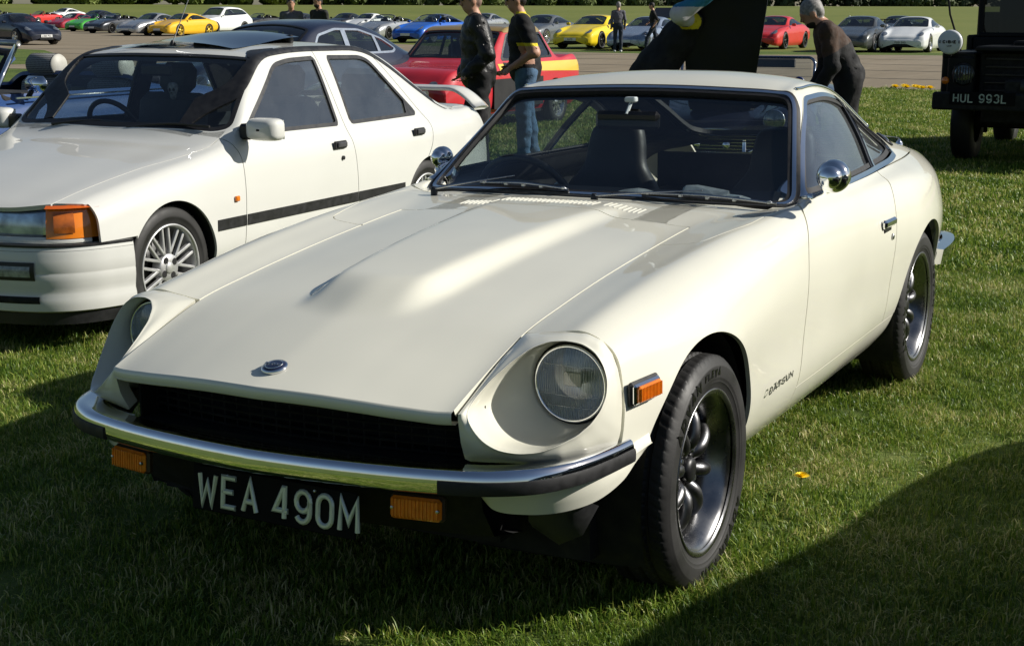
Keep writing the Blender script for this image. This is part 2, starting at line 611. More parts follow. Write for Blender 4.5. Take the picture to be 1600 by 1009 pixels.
# ---- stroke lettering for plates and signs (letters drawn on a 0..1 wide, 0..1 high cell)
def arc(cx, cy, rx, ry, a0, a1, n=9):
    a = np.radians(np.linspace(a0, a1, n))
    return [(cx + rx * math.cos(t), cy + ry * math.sin(t)) for t in a]
GLY = {
    'W': [[(0, 1), (.22, 0), (.5, .7), (.78, 0), (1, 1)]], 'E': [[(1, 1), (0, 1), (0, 0), (1, 0)], [(0, .52), (.8, .52)]],
    'A': [[(0, 0), (.5, 1), (1, 0)], [(.2, .32), (.8, .32)]], '4': [[(.72, 0), (.72, 1), (.62, 1), (0, .25), (1, .25)]],
    '9': [arc(.5, .68, .5, .32, 0, 360, 17), arc(.5, .5, .5, .5, 25, 0, 3) + arc(.5, .32, .5, .32, 0, -150, 8)],
    '0': [arc(.5, .7, .5, .3, 0, 180) + arc(.5, .3, .5, .3, 180, 360) + [(1, .7)]],
    'M': [[(0, 0), (0.06, 1), (.5, .3), (.94, 1), (1, 0)]], 'H': [[(0, 0), (0, 1)], [(1, 0), (1, 1)], [(0, .5), (1, .5)]],
    'U': [[(0, 1), (0, .3)] + arc(.5, .3, .5, .3, 180, 360) + [(1, 1)]], 'L': [[(0, 1), (0, 0), (1, 0)]],
    '3': [arc(.5, .73, .46, .27, 160, -90, 10), arc(.5, .27, .5, .27, 90, -160, 10)], 'P': [[(0, 0), (0, 1), (.6, 1)] + arc(.65, .74, .35, .26, 90, -90, 7) + [(0, .48)]],
    'G': [arc(.5, .7, .5, .3, 20, 180, 8) + arc(.5, .3, .5, .3, 180, 360, 8) + [(1, .48), (.55, .48)]], 'S': [arc(.5, .74, .48, .26, 20, 270, 9) + arc(.5, .26, .5, .26, 90, -160, 9)],
    'C': [arc(.5, .7, .5, .3, 20, 180, 8) + arc(.5, .3, .5, .3, 180, 340, 8)], 'I': [[(.5, 0), (.5, 1)]], 'B': [[(0, 0), (0, 1), (.6, 1)] + arc(.62, .76, .33, .24, 90, -90, 7) + [(0, .52)], [(.6, .52)] + arc(.64, .26, .36, .26, 90, -90, 7) + [(0, 0)]],
    'D': [[(0, 0), (0, 1), (.45, 1)] + arc(.5, .5, .5, .5, 90, -90, 11) + [(0, 0)]], 'V': [[(0, 1), (.5, 0), (1, 1)]], 'N': [[(0, 0), (0, 1), (1, 0), (1, 1)]], 'F': [[(1, 1), (0, 1), (0, 0)], [(0, .52), (.8, .52)]],
    '1': [[(.2, .8), (.5, 1), (.5, 0)]], '5': [[(.95, 1), (.1, 1), (.05, .55)] + arc(.48, .31, .5, .31, 120, -160, 11)], '6': [arc(.5, .32, .5, .32, 0, 360, 17), arc(.5, .62, .5, .38, 30, 180, 7) + [(0, .32)]], 'T': [[(0, 1), (1, 1)], [(.5, 1), (.5, 0)]],
    'R': [[(0, 0), (0, 1), (.6, 1)] + arc(.65, .74, .35, .26, 90, -90, 7) + [(0, .48)], [(.5, .48), (1, 0)]], 'O': [arc(.5, .7, .5, .3, 0, 180) + arc(.5, .3, .5, .3, 180, 360) + [(1, .7)]], 'J': [[(1, 1), (1, .3)] + arc(.5, .3, .5, .3, 0, -180)], '7': [[(0, 1), (1, 1), (.35, 0)]], '8': [arc(.5, .75, .44, .25, 0, 360, 15), arc(.5, .26, .5, .26, 0, 360, 15)], '2': [arc(.5, .7, .48, .3, 170, -30, 9) + [(0, 0), (1, 0)]],
    'Z': [[(0, 1), (1, 1), (0, 0), (1, 0)]], 'X': [[(0, 0), (1, 1)], [(0, 1), (1, 0)]], 'Y': [[(0, 1), (.5, .5), (1, 1)], [(.5, .5), (.5, 0)]], 'K': [[(0, 0), (0, 1)], [(1, 1), (0, .45)], [(.3, .6), (1, 0)]],
}
def stroke(mb, pts, w, d, ch=0.0, mi=0):
    """flat ribbon along 2D points in the (x,y) plane, raised by d along +z, optional chamfer"""
    p = np.asarray(pts, float)
    keep = np.r_[True, np.linalg.norm(np.diff(p, axis=0), axis=1) > 1e-6]
    p = p[keep]; n = len(p)
    closed = n > 3 and np.linalg.norm(p[0] - p[-1]) < 1e-4
    t = np.diff(p, axis=0); t /= np.linalg.norm(t, axis=1)[:, None]
    nr = np.stack([-t[:, 1], t[:, 0]], 1)
    mn = np.zeros((n, 2))
    for i in range(n):
        a = nr[i - 1] if i > 0 else (nr[-1] if closed else nr[0])
        b = nr[i] if i < n - 1 else (nr[0] if closed else nr[-1])
        s = a + b; L = np.linalg.norm(s)
        s = s / L if L > 0.2 else b
        k = min(1 / max(s @ b, 0.42), 2.2)
        mn[i] = s * k
    h = w / 2
    rows = [(h, 0), (h, d - ch), (h - ch, d), (-h + ch, d), (-h, d - ch), (-h, 0)] if ch else [(h, 0), (h, d), (-h, d), (-h, 0)]
    V = np.concatenate([np.c_[p + mn * r[0], np.full(n, r[1])] for r in rows])
    P = []
    for r in range(len(rows) - 1):
        k = np.arange(n - 1)
        P.append(np.stack([r * n + k, r * n + k + 1, (r + 1) * n + k + 1, (r + 1) * n + k], 1)[:, ::-1])
    if not closed:
        for e in (0, n - 1):
            idx = [r * n + e for r in range(len(rows))]
            f = [[idx[0], idx[i], idx[i + 1]] for i in range(1, len(rows) - 1)]
            P.append(np.array(f) if e == 0 else np.array(f)[:, ::-1])
    mb.add(V, P, mi)
    return mb

def letter(ch, w, h, sw, d, chf=0.0):
    """MB with one character, lower-left corner of its cell at the origin, in the x/y plane, facing +z"""
    mb = MB()
    for st in GLY[ch]:
        q = np.array(st) * [w - sw, h - sw] + sw / 2
        if ch in 'AVW M'.replace(' ', '') and len(q) > 2:
            pass
        stroke(mb, q, sw, d, chf)
    return mb

def text_mb(txt, w, h, sw, d, gap, chf=0.0, space=None, skew=0.0):
    mb = MB(); x = 0
    for c in txt:
        if c == ' ':
            x += (space or w * 0.6); continue
        cw = w * (0.35 if c in 'I1' else 1.12 if c in 'MW' else 1)
        L = letter(c, cw, h, sw, d, chf)
        for V in L.V:
            V[:, 0] += x + V[:, 1] * skew
        for k in (3, 4):
            for p in L.P[k]:
                mb.P[k].append(p + mb.n); mb.M[k].append(np.zeros(len(p)))
        mb.V += L.V; mb.n += L.n
        x += cw + gap
    return mb, x - gap

def basis(o, ex, ey, ez=None):
    ex = np.asarray(ex, float); ey = np.asarray(ey, float)
    ex = ex / np.linalg.norm(ex); ey = ey - ex * (ex @ ey); ey /= np.linalg.norm(ey)
    M = np.eye(4); M[:3, 0] = ex; M[:3, 1] = ey; M[:3, 2] = np.cross(ex, ey); M[:3, 3] = o
    return M
# ================================================================== ground, runway, far field, woodland
def ground_z(x, y):
    d = np.hypot(x - CAM[0], y - CAM[1])
    return 3.0 * sstep(110, 380, d)
def noise_col(name, cols, scale, rough=.95, bump=None, scale2=None, stretch=None):
    """surface colour from layered noise through a colour ramp"""
    ma = bpy.data.materials.new(name); ma.use_nodes = True
    nt = ma.node_tree; b = nt.nodes['Principled BSDF']
    b.inputs['Roughness'].default_value = rough
    b.inputs['Specular IOR Level'].default_value = .25
    tc = nt.nodes.new('ShaderNodeTexCoord')
    mp = nt.nodes.new('ShaderNodeMapping')
    if stretch: mp.inputs['Scale'].default_value = stretch
    nt.links.new(tc.outputs['Object'], mp.inputs['Vector'])
    n1 = nt.nodes.new('ShaderNodeTexNoise'); n1.inputs['Scale'].default_value = scale; n1.inputs['Detail'].default_value = 10; n1.inputs['Roughness'].default_value = .65
    n2 = nt.nodes.new('ShaderNodeTexNoise'); n2.inputs['Scale'].default_value = scale2 or scale * .08; n2.inputs['Detail'].default_value = 4
    nt.links.new(mp.outputs[0], n1.inputs['Vector']); nt.links.new(mp.outputs[0], n2.inputs['Vector'])
    ad = nt.nodes.new('ShaderNodeMath'); ad.operation = 'ADD'
    nt.links.new(n1.outputs['Fac'], ad.inputs[0]); nt.links.new(n2.outputs['Fac'], ad.inputs[1])
    hf = nt.nodes.new('ShaderNodeMath'); hf.operation = 'MULTIPLY'; hf.inputs[1].default_value = .5
    nt.links.new(ad.outputs[0], hf.inputs[0])
    rp = nt.nodes.new('ShaderNodeValToRGB')
    el = rp.color_ramp.elements
    while len(el) < len(cols): el.new(.5)
    for i, c in enumerate(cols):
        el[i].position = .32 + .36 * i / (len(cols) - 1); el[i].color = (*c, 1)
    nt.links.new(hf.outputs[0], rp.inputs['Fac']); nt.links.new(rp.outputs[0], b.inputs['Base Color'])
    if bump:
        bp = nt.nodes.new('ShaderNodeBump'); bp.inputs['Strength'].default_value = bump[0]; bp.inputs['Distance'].default_value = bump[1]
        nt.links.new(n1.outputs['Fac'], bp.inputs['Height']); nt.links.new(bp.outputs[0], b.inputs['Normal'])
    return ma
TURF = noise_col('turf', [(.034, .058, .012), (.066, .104, .018), (.105, .145, .028), (.15, .17, .05)], 9.0, bump=(.8, .04), scale2=.7)
FIELD = noise_col('field_grass', [(.10, .128, .022), (.135, .158, .030), (.165, .178, .042)], .6, scale2=.03)
rr = np.r_[np.linspace(0, 30, 16), np.linspace(36, 130, 20), np.linspace(150, 400, 26), 600, 1000, 1800]
aa = np.linspace(0, 2 * np.pi, 121)[:-1]
gx = CAM[0] + rr[:, None] * np.cos(aa); gy = CAM[1] + rr[:, None] * np.sin(aa)
gz = ground_z(gx, gy)
gV = np.stack([gx, gy, gz], -1)
ng = 121
q = grid_polys(len(rr), 120, close_v=True)
dist = np.hypot(gV.reshape(-1, 3)[q].mean(1)[:, 0] - CAM[0], gV.reshape(-1, 3)[q].mean(1)[:, 1] - CAM[1])
g = mk('ground', gV.reshape(-1, 3), [q], [TURF, FIELD], None, True, mi=(dist > 55).astype(int))
tag(g, kind='structure')
# runway: worn concrete/asphalt sheet
TAR = noise_col('runway_surface', [(.165, .135, .092), (.22, .18, .125), (.265, .22, .158)], 1.4, bump=(.25, .01), stretch=(.25, 1.6, 1), scale2=.25)
tp = np.array([(-24.6, 60), (-24.4, 10), (-24.7, -4), (-24.3, -14), (-23.5, -24), (-22.6, -30), (-20.0, -60), (-16, -120), (-96, -122), (-86, -95), (-80.0, -81), (-67.0, -57.2), (-56, -38.5), (-51.5, -32), (-46.5, -25.5), (-44.6, -21), (-44.0, -16), (-47.6, -10), (-48.5, -4), (-49, 10), (-50, 60)])
cen = np.array([-38, -30])
tv = np.c_[tp, np.full(len(tp), .006)]
bm = bmesh.new()
vs = [bm.verts.new(v) for v in tv]
bm.faces.new(vs); bmesh.ops.triangulate(bm, faces=bm.faces)
me = bpy.data.meshes.new('runway'); bm.to_mesh(me); bm.free(); me.materials.append(TAR)
o = bpy.data.objects.new('runway', me); COL.objects.link(o); tag(o, kind='structure')
gp = np.array([(-25.2, -28.2), (-26.5, -27.5), (-31.4, -32.6), (-36, -38), (-38, -43), (-34, -42), (-29, -36), (-26, -31)])
o = mk('grass_island', np.c_[gp, np.full(len(gp), .012)], [[list(range(len(gp)))]], TURF); tag(o, kind='structure')
# joints of the runway slabs: thin dark sealed lines
JT = mat('joint_sealant', (.05, .045, .04), rough=.9, noise=(6, .3))
mb = MB()
for x in (-29, -33.5, -38, -42.5):
    yy = np.linspace(-80, 40, 60); w_ = .05 + .03 * RNG.random(60); xo = x + .05 * RNG.standard_normal(60)
    mb.add(np.stack([np.c_[xo - w_, yy, np.full(60, .010)], np.c_[xo + w_, yy, np.full(60, .010)]], 1).reshape(-1, 3), [grid_polys(60, 2)])
o = mb.build('runway_joint', JT); tag(o, kind='structure')

# ---- grass blades near the camera (uncountable: one object, instanced tufts)
def grass_mat():
    ma = bpy.data.materials.new('grass_blade'); ma.use_nodes = True
    nt = ma.node_tree; nt.nodes.clear()
    o = nt.nodes.new('ShaderNodeOutputMaterial')
    ge = nt.nodes.new('ShaderNodeNewGeometry')
    rp = nt.nodes.new('ShaderNodeValToRGB'); el = rp.color_ramp.elements
    cols = [(0, (.056, .120, .010)), (.3, (.126, .212, .021)), (.65, (.222, .310, .038)), (.88, (.38, .40, .088)), (1, (.58, .53, .24))]
    while len(el) < len(cols): el.new(.5)
    for i, (p_, c) in enumerate(cols): el[i].position = p_; el[i].color = (*c, 1)
    tc = nt.nodes.new('ShaderNodeTexCoord')
    n = nt.nodes.new('ShaderNodeTexNoise'); n.inputs['Scale'].default_value = 2.3; n.inputs['Detail'].default_value = 5
    nt.links.new(ge.outputs['Position'], n.inputs['Vector'])
    m1 = nt.nodes.new('ShaderNodeMath'); m1.operation = 'MULTIPLY_ADD'; m1.inputs[1].default_value = 1.7; m1.inputs[2].default_value = -.85
    nt.links.new(n.outputs['Fac'], m1.inputs[0])
    ad = nt.nodes.new('ShaderNodeMath'); ad.operation = 'ADD'; ad.use_clamp = True
    nt.links.new(ge.outputs['Random Per Island'], ad.inputs[0]); nt.links.new(m1.outputs[0], ad.inputs[1])
    nt.links.new(ad.outputs[0], rp.inputs['Fac'])
    b = nt.nodes.new('ShaderNodeBsdfPrincipled'); b.inputs['Roughness'].default_value = .45; b.inputs['Specular IOR Level'].default_value = .35
    t = nt.nodes.new('ShaderNodeBsdfTranslucent')
    nt.links.new(rp.outputs[0], b.inputs['Base Color']); nt.links.new(rp.outputs[0], t.inputs['Color'])
    mx = nt.nodes.new('ShaderNodeMixShader'); mx.inputs[0].default_value = .32
    nt.links.new(b.outputs[0], mx.inputs[1]); nt.links.new(t.outputs[0], mx.inputs[2]); nt.links.new(mx.outputs[0], o.inputs['Surface'])
    return ma
GM = grass_mat()
def blades(n, size, hmin, hmax, wd, seed):
    r = np.random.default_rng(seed)
    p = np.c_[(r.random((n, 2)) - .5) * size, np.zeros(n)]
    h = hmin + (hmax - hmin) * r.random(n)**1.6
    a = r.random(n) * 2 * np.pi
    lean = .15 + 1.35 * r.random(n)**1.1
    d = np.stack([np.cos(a), np.sin(a), np.zeros(n)], 1)
    sd = np.stack([-np.sin(a), np.cos(a), np.zeros(n)], 1)
    tw = r.normal(0, .6, n)
    sd = sd * np.cos(tw)[:, None] + d * np.sin(tw)[:, None]
    w_ = wd * (.6 + .8 * r.random(n))
    rows = []
    for t, ws in ((0, 1), (.45, .9), (.8, .6), (1, .12)):
        bend = lean * t**1.7
        c = p + d * (h * np.sin(bend) * t * .9)[:, None] + np.array([0, 0, 1]) * (h * t * np.cos(bend * .82))[:, None]
        rows.append(c - sd * (w_ * ws / 2)[:, None]); rows.append(c + sd * (w_ * ws / 2)[:, None])
    V = np.stack(rows, 1).reshape(-1, 3)
    base = np.arange(n)[:, None, None] * 8
    q = np.array([[0, 1, 3, 2], [2, 3, 5, 4], [4, 5, 7, 6]])[None]
    return V, (base + q).reshape(-1, 4)
GC = bpy.data.collections.new('grass_tufts')
for k in range(6):
    V, Q = blades(680, .30, .010, .038, .0029, 100 + k)
    o = mk('tuft', V, [Q], GM, None, True); COL.objects.unlink(o); GC.objects.link(o)
GC2 = bpy.data.collections.new('grass_tufts_far')
for k in range(4):
    V, Q = blades(480, .62, .016, .050, .0075, 200 + k)
    o = mk('tuft', V, [Q], GM, None, True); COL.objects.unlink(o); GC2.objects.link(o)
def scatter(name, pts, coll, smin, smax, seed):
    me = bpy.data.meshes.new(name); me.vertices.add(len(pts)); me.vertices.foreach_set('co', np.asarray(pts, np.float32).ravel())
    o = bpy.data.objects.new(name, me); COL.objects.link(o)
    ng = bpy.data.node_groups.new(name, 'GeometryNodeTree')
    ng.interface.new_socket('Geometry', in_out='INPUT', socket_type='NodeSocketGeometry')
    ng.interface.new_socket('Geometry', in_out='OUTPUT', socket_type='NodeSocketGeometry')
    N = ng.nodes
    gi, go = N.new('NodeGroupInput'), N.new('NodeGroupOutput')
    ip = N.new('GeometryNodeInstanceOnPoints'); ci = N.new('GeometryNodeCollectionInfo')
    ci.inputs['Collection'].default_value = coll; ci.inputs['Separate Children'].default_value = True; ci.inputs['Reset Children'].default_value = True
    ip.inputs['Pick Instance'].default_value = True
    r1 = N.new('FunctionNodeRandomValue'); r1.data_type = 'FLOAT_VECTOR'
    r1.inputs[0].default_value = (-.08, -.08, 0); r1.inputs[1].default_value = (.08, .08, 6.283); r1.inputs['Seed'].default_value = seed
    r2 = N.new('FunctionNodeRandomValue'); r2.data_type = 'FLOAT'
    r2.inputs[2].default_value = smin; r2.inputs[3].default_value = smax; r2.inputs['Seed'].default_value = seed + 1
    r3 = N.new('FunctionNodeRandomValue'); r3.data_type = 'INT'
    r3.inputs[4].default_value = 0; r3.inputs[5].default_value = 50; r3.inputs['Seed'].default_value = seed + 2
    L = ng.links
    L.new(gi.outputs[0], ip.inputs['Points']); L.new(ci.outputs[0], ip.inputs['Instance'])
    L.new(r1.outputs[0], ip.inputs['Rotation']); L.new(r2.outputs[1], ip.inputs['Scale']); L.new(r3.outputs[2], ip.inputs['Instance Index'])
    L.new(ip.outputs[0], go.inputs[0])
    md = o.modifiers.new('scatter', 'NODES'); md.node_group = ng
    return o
def field_pts(step, dmin, dmax, jit, margin):
    """points on the ground inside the camera's view cone between two distances"""
    xs = np.arange(-26, 4.5, step); ys = np.arange(-26, 6, step)
    P = np.stack(np.meshgrid(xs, ys, indexing='ij'), -1).reshape(-1, 2)
    P = P + (RNG.random(P.shape) - .5) * jit
    q = np.c_[P, np.zeros(len(P))] - CAM
    qc = q @ CAM_R.T
    d = np.hypot(q[:, 0], q[:, 1])
    u = qc[:, 0] / np.maximum(qc[:, 2], .1); 
    ok = (qc[:, 2] > .5) & (np.abs(u) < .3545 + margin / d) & (d > dmin) & (d < dmax) & (P[:, 0] > -24.2)
    return np.c_[P[ok], np.zeros(ok.sum())]
o = scatter('lawn_grass', field_pts(.155, 0.6, 8.5, .15, .9), GC, .55, 1.30, 3)
tag(o, 'short mown grass around and in front of the parked cars', 'grass', kind='stuff')
o = scatter('distant_lawn_grass', field_pts(.24, 8.4, 29, .24, 1.0), GC2, .8, 1.3, 9)
tag(o, 'short grass further back between the parked cars and the runway', 'grass', kind='stuff')
# a few taller stray blades and seed stalks
V, Q = blades(40, .5, .05, .10, .0035, 77)
GC3 = bpy.data.collections.new('tall_blades'); t_ = mk('tuft', V, [Q], GM, None, True); COL.objects.unlink(t_); GC3.objects.link(t_)
fp_ = field_pts(.9, 1.0, 11, .9, .5)
o = scatter('tall_grass', fp_[RNG.random(len(fp_)) < .6], GC3, .7, 1.2, 21); tag(o, 'scattered longer grass blades standing above the lawn', 'grass', kind='stuff')

# grass standing up round the tyres where they press into the turf
V, Q = blades(260, .20, .026, .075, .0032, 78)
GC4 = bpy.data.collections.new('tyre_tufts'); t_ = mk('tuft', V, [Q], GM, None, True); COL.objects.unlink(t_); GC4.objects.link(t_)
tp_ = []
for cx, cy in ((0, .68), (-2.305, .68), (0, -.68), (-2.305, -.68), (-1.68, -2.50)):
    for k in range(11):
        a_ = -.6 + k * .34
        tp_.append((cx + .13 * math.cos(a_), cy + .13 * math.sin(a_) + (.02 if math.sin(a_) > 0 else 0), -.004))
o = scatter('tyre_grass', np.array(tp_), GC4, .8, 1.15, 31); tag(o, 'grass standing up against the tyres of the white cars', 'grass', kind='stuff')
# ---- dandelions
DAN = mat('dandelion_yellow', (.90, .66, .012), rough=.7, noise=(60, .15))
STEM = mat('stem_green', (.10, .16, .03), rough=.6, noise=(30, .2))
def dandelion(x, y, s, label, st=.055):
    t = thing('dandelion', label, 'flower', (x, y, 0), 0, 'dandelions in the grass')
    mb = MB()
    for ring, (n, r_, tilt) in enumerate(((16, 1.0, .25), (12, .75, .6), (8, .45, 1.0))):
        for k in range(n):
            a = 2 * np.pi * (k + .3 * ring) / n
            d = np.array([math.cos(a) * math.cos(tilt), math.sin(a) * math.cos(tilt), math.sin(tilt)]); sd = np.array([-math.sin(a), math.cos(a), 0])
            L_ = .019 * s * (r_ * .6 + .4); c = np.array([0, 0, st])
            mb.add([c - sd * .0018 * s, c + sd * .0018 * s, c + d * L_ + sd * .0024 * s, c + d * L_ - sd * .0024 * s], [[[0, 1, 2, 3]]])
    mb.build('petals', DAN, t)
    mb = MB(); tube(mb, [(0, 0, 0), (.004, 0, .03), (0, 0, st)], .0018, 5); mb.build('stem', STEM, t)
for x, y, s, l in ((-.79, .775, 1.25, 'yellow dandelion beside the coupe front wheel'), (-4.42, 1.04, 1.6, 'yellow dandelion in sunlit grass right of the coupe rear wheel'), (-1.75, 1.30, 1.0, 'yellow dandelion at the edge of the shadow, far right'), (-5.0, 1.13, .9, 'smaller yellow dandelion just behind another right of the rear wheel')):
    dandelion(x, y, s, l)
for k in range(7):
    dandelion(-24.2 + .2 * RNG.standard_normal(), -4.15 + (k - 3) * .11, 5.5, 'yellow dandelion in the clump at the runway edge, left of the dark off-roader')

# ---- woodland behind the field
def leaf_mat(name, c0, c1):
    ma = bpy.data.materials.new(name); ma.use_nodes = True
    nt = ma.node_tree; b = nt.nodes['Principled BSDF']; b.inputs['Roughness'].default_value = .7; b.inputs['Specular IOR Level'].default_value = .2
    ge = nt.nodes.new('ShaderNodeNewGeometry'); rp = nt.nodes.new('ShaderNodeValToRGB'); el = rp.color_ramp.elements
    el[0].color = (*c0, 1); el[1].color = (*c1, 1)
    n = nt.nodes.new('ShaderNodeTexNoise'); n.inputs['Scale'].default_value = .11; n.inputs['Detail'].default_value = 2
    nt.links.new(ge.outputs['Position'], n.inputs['Vector'])
    mm = nt.nodes.new('ShaderNodeMath'); mm.operation = 'MULTIPLY_ADD'; mm.inputs[1].default_value = .35
    m2 = nt.nodes.new('ShaderNodeMapRange'); m2.inputs[1].default_value = .35; m2.inputs[2].default_value = .65; m2.inputs[3].default_value = -.1; m2.inputs[4].default_value = .8
    nt.links.new(n.outputs['Fac'], m2.inputs[0])
    nt.links.new(ge.outputs['Random Per Island'], mm.inputs[0]); nt.links.new(m2.outputs[0], mm.inputs[2]); nt.links.new(mm.outputs[0], rp.inputs[0]); nt.links.new(rp.outputs[0], b.inputs['Base Color'])
    return ma
def wood(name, a0, a1, dist, h, n, c0, c1, seed, label, depth=24):
    """mass of leaf faces on overlapping rounded crowns and undergrowth that reach down to the field"""
    r = np.random.default_rng(seed)
    nc = int((a1 - a0) * dist / .8)
    ca = a0 + (a1 - a0) * r.random(nc); cdst = dist + r.random(nc) * depth
    rad = 1.1 + 2.6 * r.random(nc)**1.5; chz = rad * .6 + h * r.random(nc)**2.2
    cdst = cdst + chz * .6
    i = r.integers(0, nc, n)
    dv = r.normal(size=(n, 3)); dv /= np.linalg.norm(dv, axis=1)[:, None]
    rad_i = rad[i] * (.8 + .25 * r.random(n))
    base = 2.55
    C_ = np.stack([CAM[0] + cdst * np.cos(ca), CAM[1] + cdst * np.sin(ca), chz + base], 1)[i] + dv * rad_i[:, None] * [1, 1, .85]
    s = .35 + .55 * r.random(n)
    nrm = dv + r.normal(0, .45, (n, 3)); nrm /= np.linalg.norm(nrm, axis=1)[:, None]
    e1 = np.cross(nrm, r.normal(size=(n, 3))); e1 /= np.linalg.norm(e1, axis=1)[:, None]; e2 = np.cross(nrm, e1)
    V = np.stack([C_ - e1 * s[:, None], C_ - e2 * s[:, None] * .7, C_ + e1 * s[:, None], C_ + e2 * s[:, None] * .7], 1)
    V[..., 2] = np.maximum(V[..., 2], base - .3)
    o = mk(name, V.reshape(-1, 3), [np.arange(n * 4).reshape(n, 4)], leaf_mat(name + '_leaves', c0, c1), None, False)
    tag(o, label, 'woodland', kind='stuff')
    return o
ang = lambda u: math.atan2(*(lambda d: (d[1], d[0]))(CAM_R[2] + CAM_R[0] * (u - 800) / 2258.2)) % (2 * math.pi)
A = [ang(u) for u in (-900, 470, 1010, 1500, 2600)]
wood('far_wood', min(A[0], A[1]), max(A[0], A[1]), 340, 9, 110000, (.045, .070, .016), (.22, .27, .07), 1, 'mass of light and mid green trees behind the field, left')
wood('far_copse', min(A[1], A[2]), max(A[1], A[2]), 375, 9, 60000, (.030, .045, .016), (.14, .18, .055), 2, 'mass of darker green trees behind the field, centre')
wood('far_hedge', min(A[2], A[4]), max(A[2], A[4]), 440, 7, 60000, (.020, .028, .016), (.085, .11, .045), 3, 'long dark hedge and trees behind the field, right')
wood('surrounding_hedge', max(A), min(A) + 2 * math.pi, 420, 9, 60000, (.030, .045, .016), (.12, .16, .05), 4, 'distant trees on the far side of the airfield behind the viewer')
# ================================================================== white coupe in front
TILT = np.array([[0.99999, 0.00003, 0.00433], [0.00003, 0.99991, -0.01306], [-0.00433, 0.01306, 0.99991]])
PIV = np.array([-1.1, 0.74, 0.0])
ZM = np.eye(4); ZM[:3, :3] = TILT; ZM[:3, 3] = PIV - TILT @ PIV
ZP = paint('cream_white_paint', (0.72, 0.705, 0.60), rough=0.36)
zc = thing('coupe', 'cream white two-door coupe with long domed bonnet, nearest car, parked on the grass', 'car', mtx=Matrix(ZM.tolist()))
ZT = [  # x, F0 z, then (y, z) of the hood edge/pillar/roof edge, crown/belt, shoulder, widest, lower side, sill fold, sill bottom
    (.82, .607, (.24, .599), (.472, .562), (.60, .60), (.69, .57), (.71, .50), (.71, .42), (.69, .36), (.66, .32)),
    (.735, .634, (.24, .626), (.472, .600), (.60, .635), (.69, .60), (.712, .52), (.712, .42), (.69, .355), (.66, .31)),
    (.60, .674, (.24, .668), (.472, .648), (.60, .675), (.69, .64), (.715, .55), (.715, .44), (.69, .35), (.66, .30)),
    (.42, .718, (.24, .714), (.472, .703), (.615, .722), (.69, .686), (.718, .60), (.722, .47), (.71, .37), (.67, .29)),
    (.20, .752, (.24, .748), (.473, .738), (.625, .757), (.715, .712), (.757, .61), (.760, .47), (.745, .37), (.70, .27)),
    (.0, .778, (.24, .774), (.475, .763), (.635, .784), (.73, .738), (.777, .63), (.780, .47), (.765, .37), (.71, .26)),
    (-.3, .808, (.24, .804), (.48, .793), (.648, .812), (.735, .766), (.775, .66), (.773, .48), (.758, .355), (.695, .24)),
    (-.62, .832, (.25, .829), (.485, .818), (.66, .832), (.735, .79), (.768, .69), (.767, .48), (.754, .342), (.688, .225)),
    (-.82, .840, (.27, .838), (.54, .828), (.675, .839), (.735, .80), (.766, .70), (.767, .48), (.755, .338), (.686, .22)),
    (-.93, .842, (.30, .840), (.60, .831), (.686, .843), (.735, .806), (.765, .705), (.768, .48), (.756, .337), (.686, .218)),
    (-1.05, .919, (.36, .905), (.652, .836), (.695, .848), (.736, .81), (.766, .71), (.77, .48), (.757, .336), (.686, .217)),
    (-1.2, 1.016, (.34, 1.002), (.607, .950), (.699, .852), (.737, .812), (.768, .71), (.771, .48), (.757, .335), (.686, .216)),
    (-1.35, 1.112, (.32, 1.100), (.560, 1.063), (.697, .855), (.738, .813), (.772, .71), (.772, .48), (.757, .335), (.686, .215)),
    (-1.45, 1.172, (.30, 1.163), (.530, 1.138), (.694, .857), (.738, .814), (.774, .71), (.773, .48), (.757, .335), (.686, .215)),
    (-1.55, 1.199, (.29, 1.190), (.523, 1.150), (.691, .858), (.738, .814), (.777, .71), (.775, .48), (.757, .335), (.686, .215)),
    (-1.75, 1.212, (.28, 1.202), (.516, 1.150), (.684, .859), (.740, .815), (.783, .705), (.780, .48), (.758, .338), (.688, .215)),
    (-2.0, 1.190, (.27, 1.180), (.503, 1.117), (.668, .859), (.746, .814), (.792, .70), (.788, .48), (.762, .345), (.69, .22)),
    (-2.25, 1.140, (.26, 1.131), (.480, 1.062), (.650, .862), (.750, .810), (.801, .69), (.797, .48), (.768, .355), (.70, .235)),
    (-2.5, 1.062, (.25, 1.054), (.455, .990), (.632, .863), (.738, .803), (.790, .68), (.784, .48), (.755, .365), (.69, .25)),
    (-2.75, .968, (.25, .962), (.440, .918), (.612, .855), (.708, .790), (.752, .67), (.748, .48), (.72, .37), (.66, .27)),
    (-3.0, .888, (.25, .883), (.445, .864), (.590, .828), (.655, .77), (.692, .66), (.70, .49), (.67, .39), (.62, .30)),
    (-3.15, .852, (.25, .848), (.445, .835), (.570, .802), (.628, .74), (.662, .64), (.67, .49), (.64, .40), (.60, .33)),
    (-3.26, .78, (.25, .776), (.44, .765), (.55, .74), (.605, .685), (.635, .60), (.64, .49), (.61, .42), (.57, .36)),
]
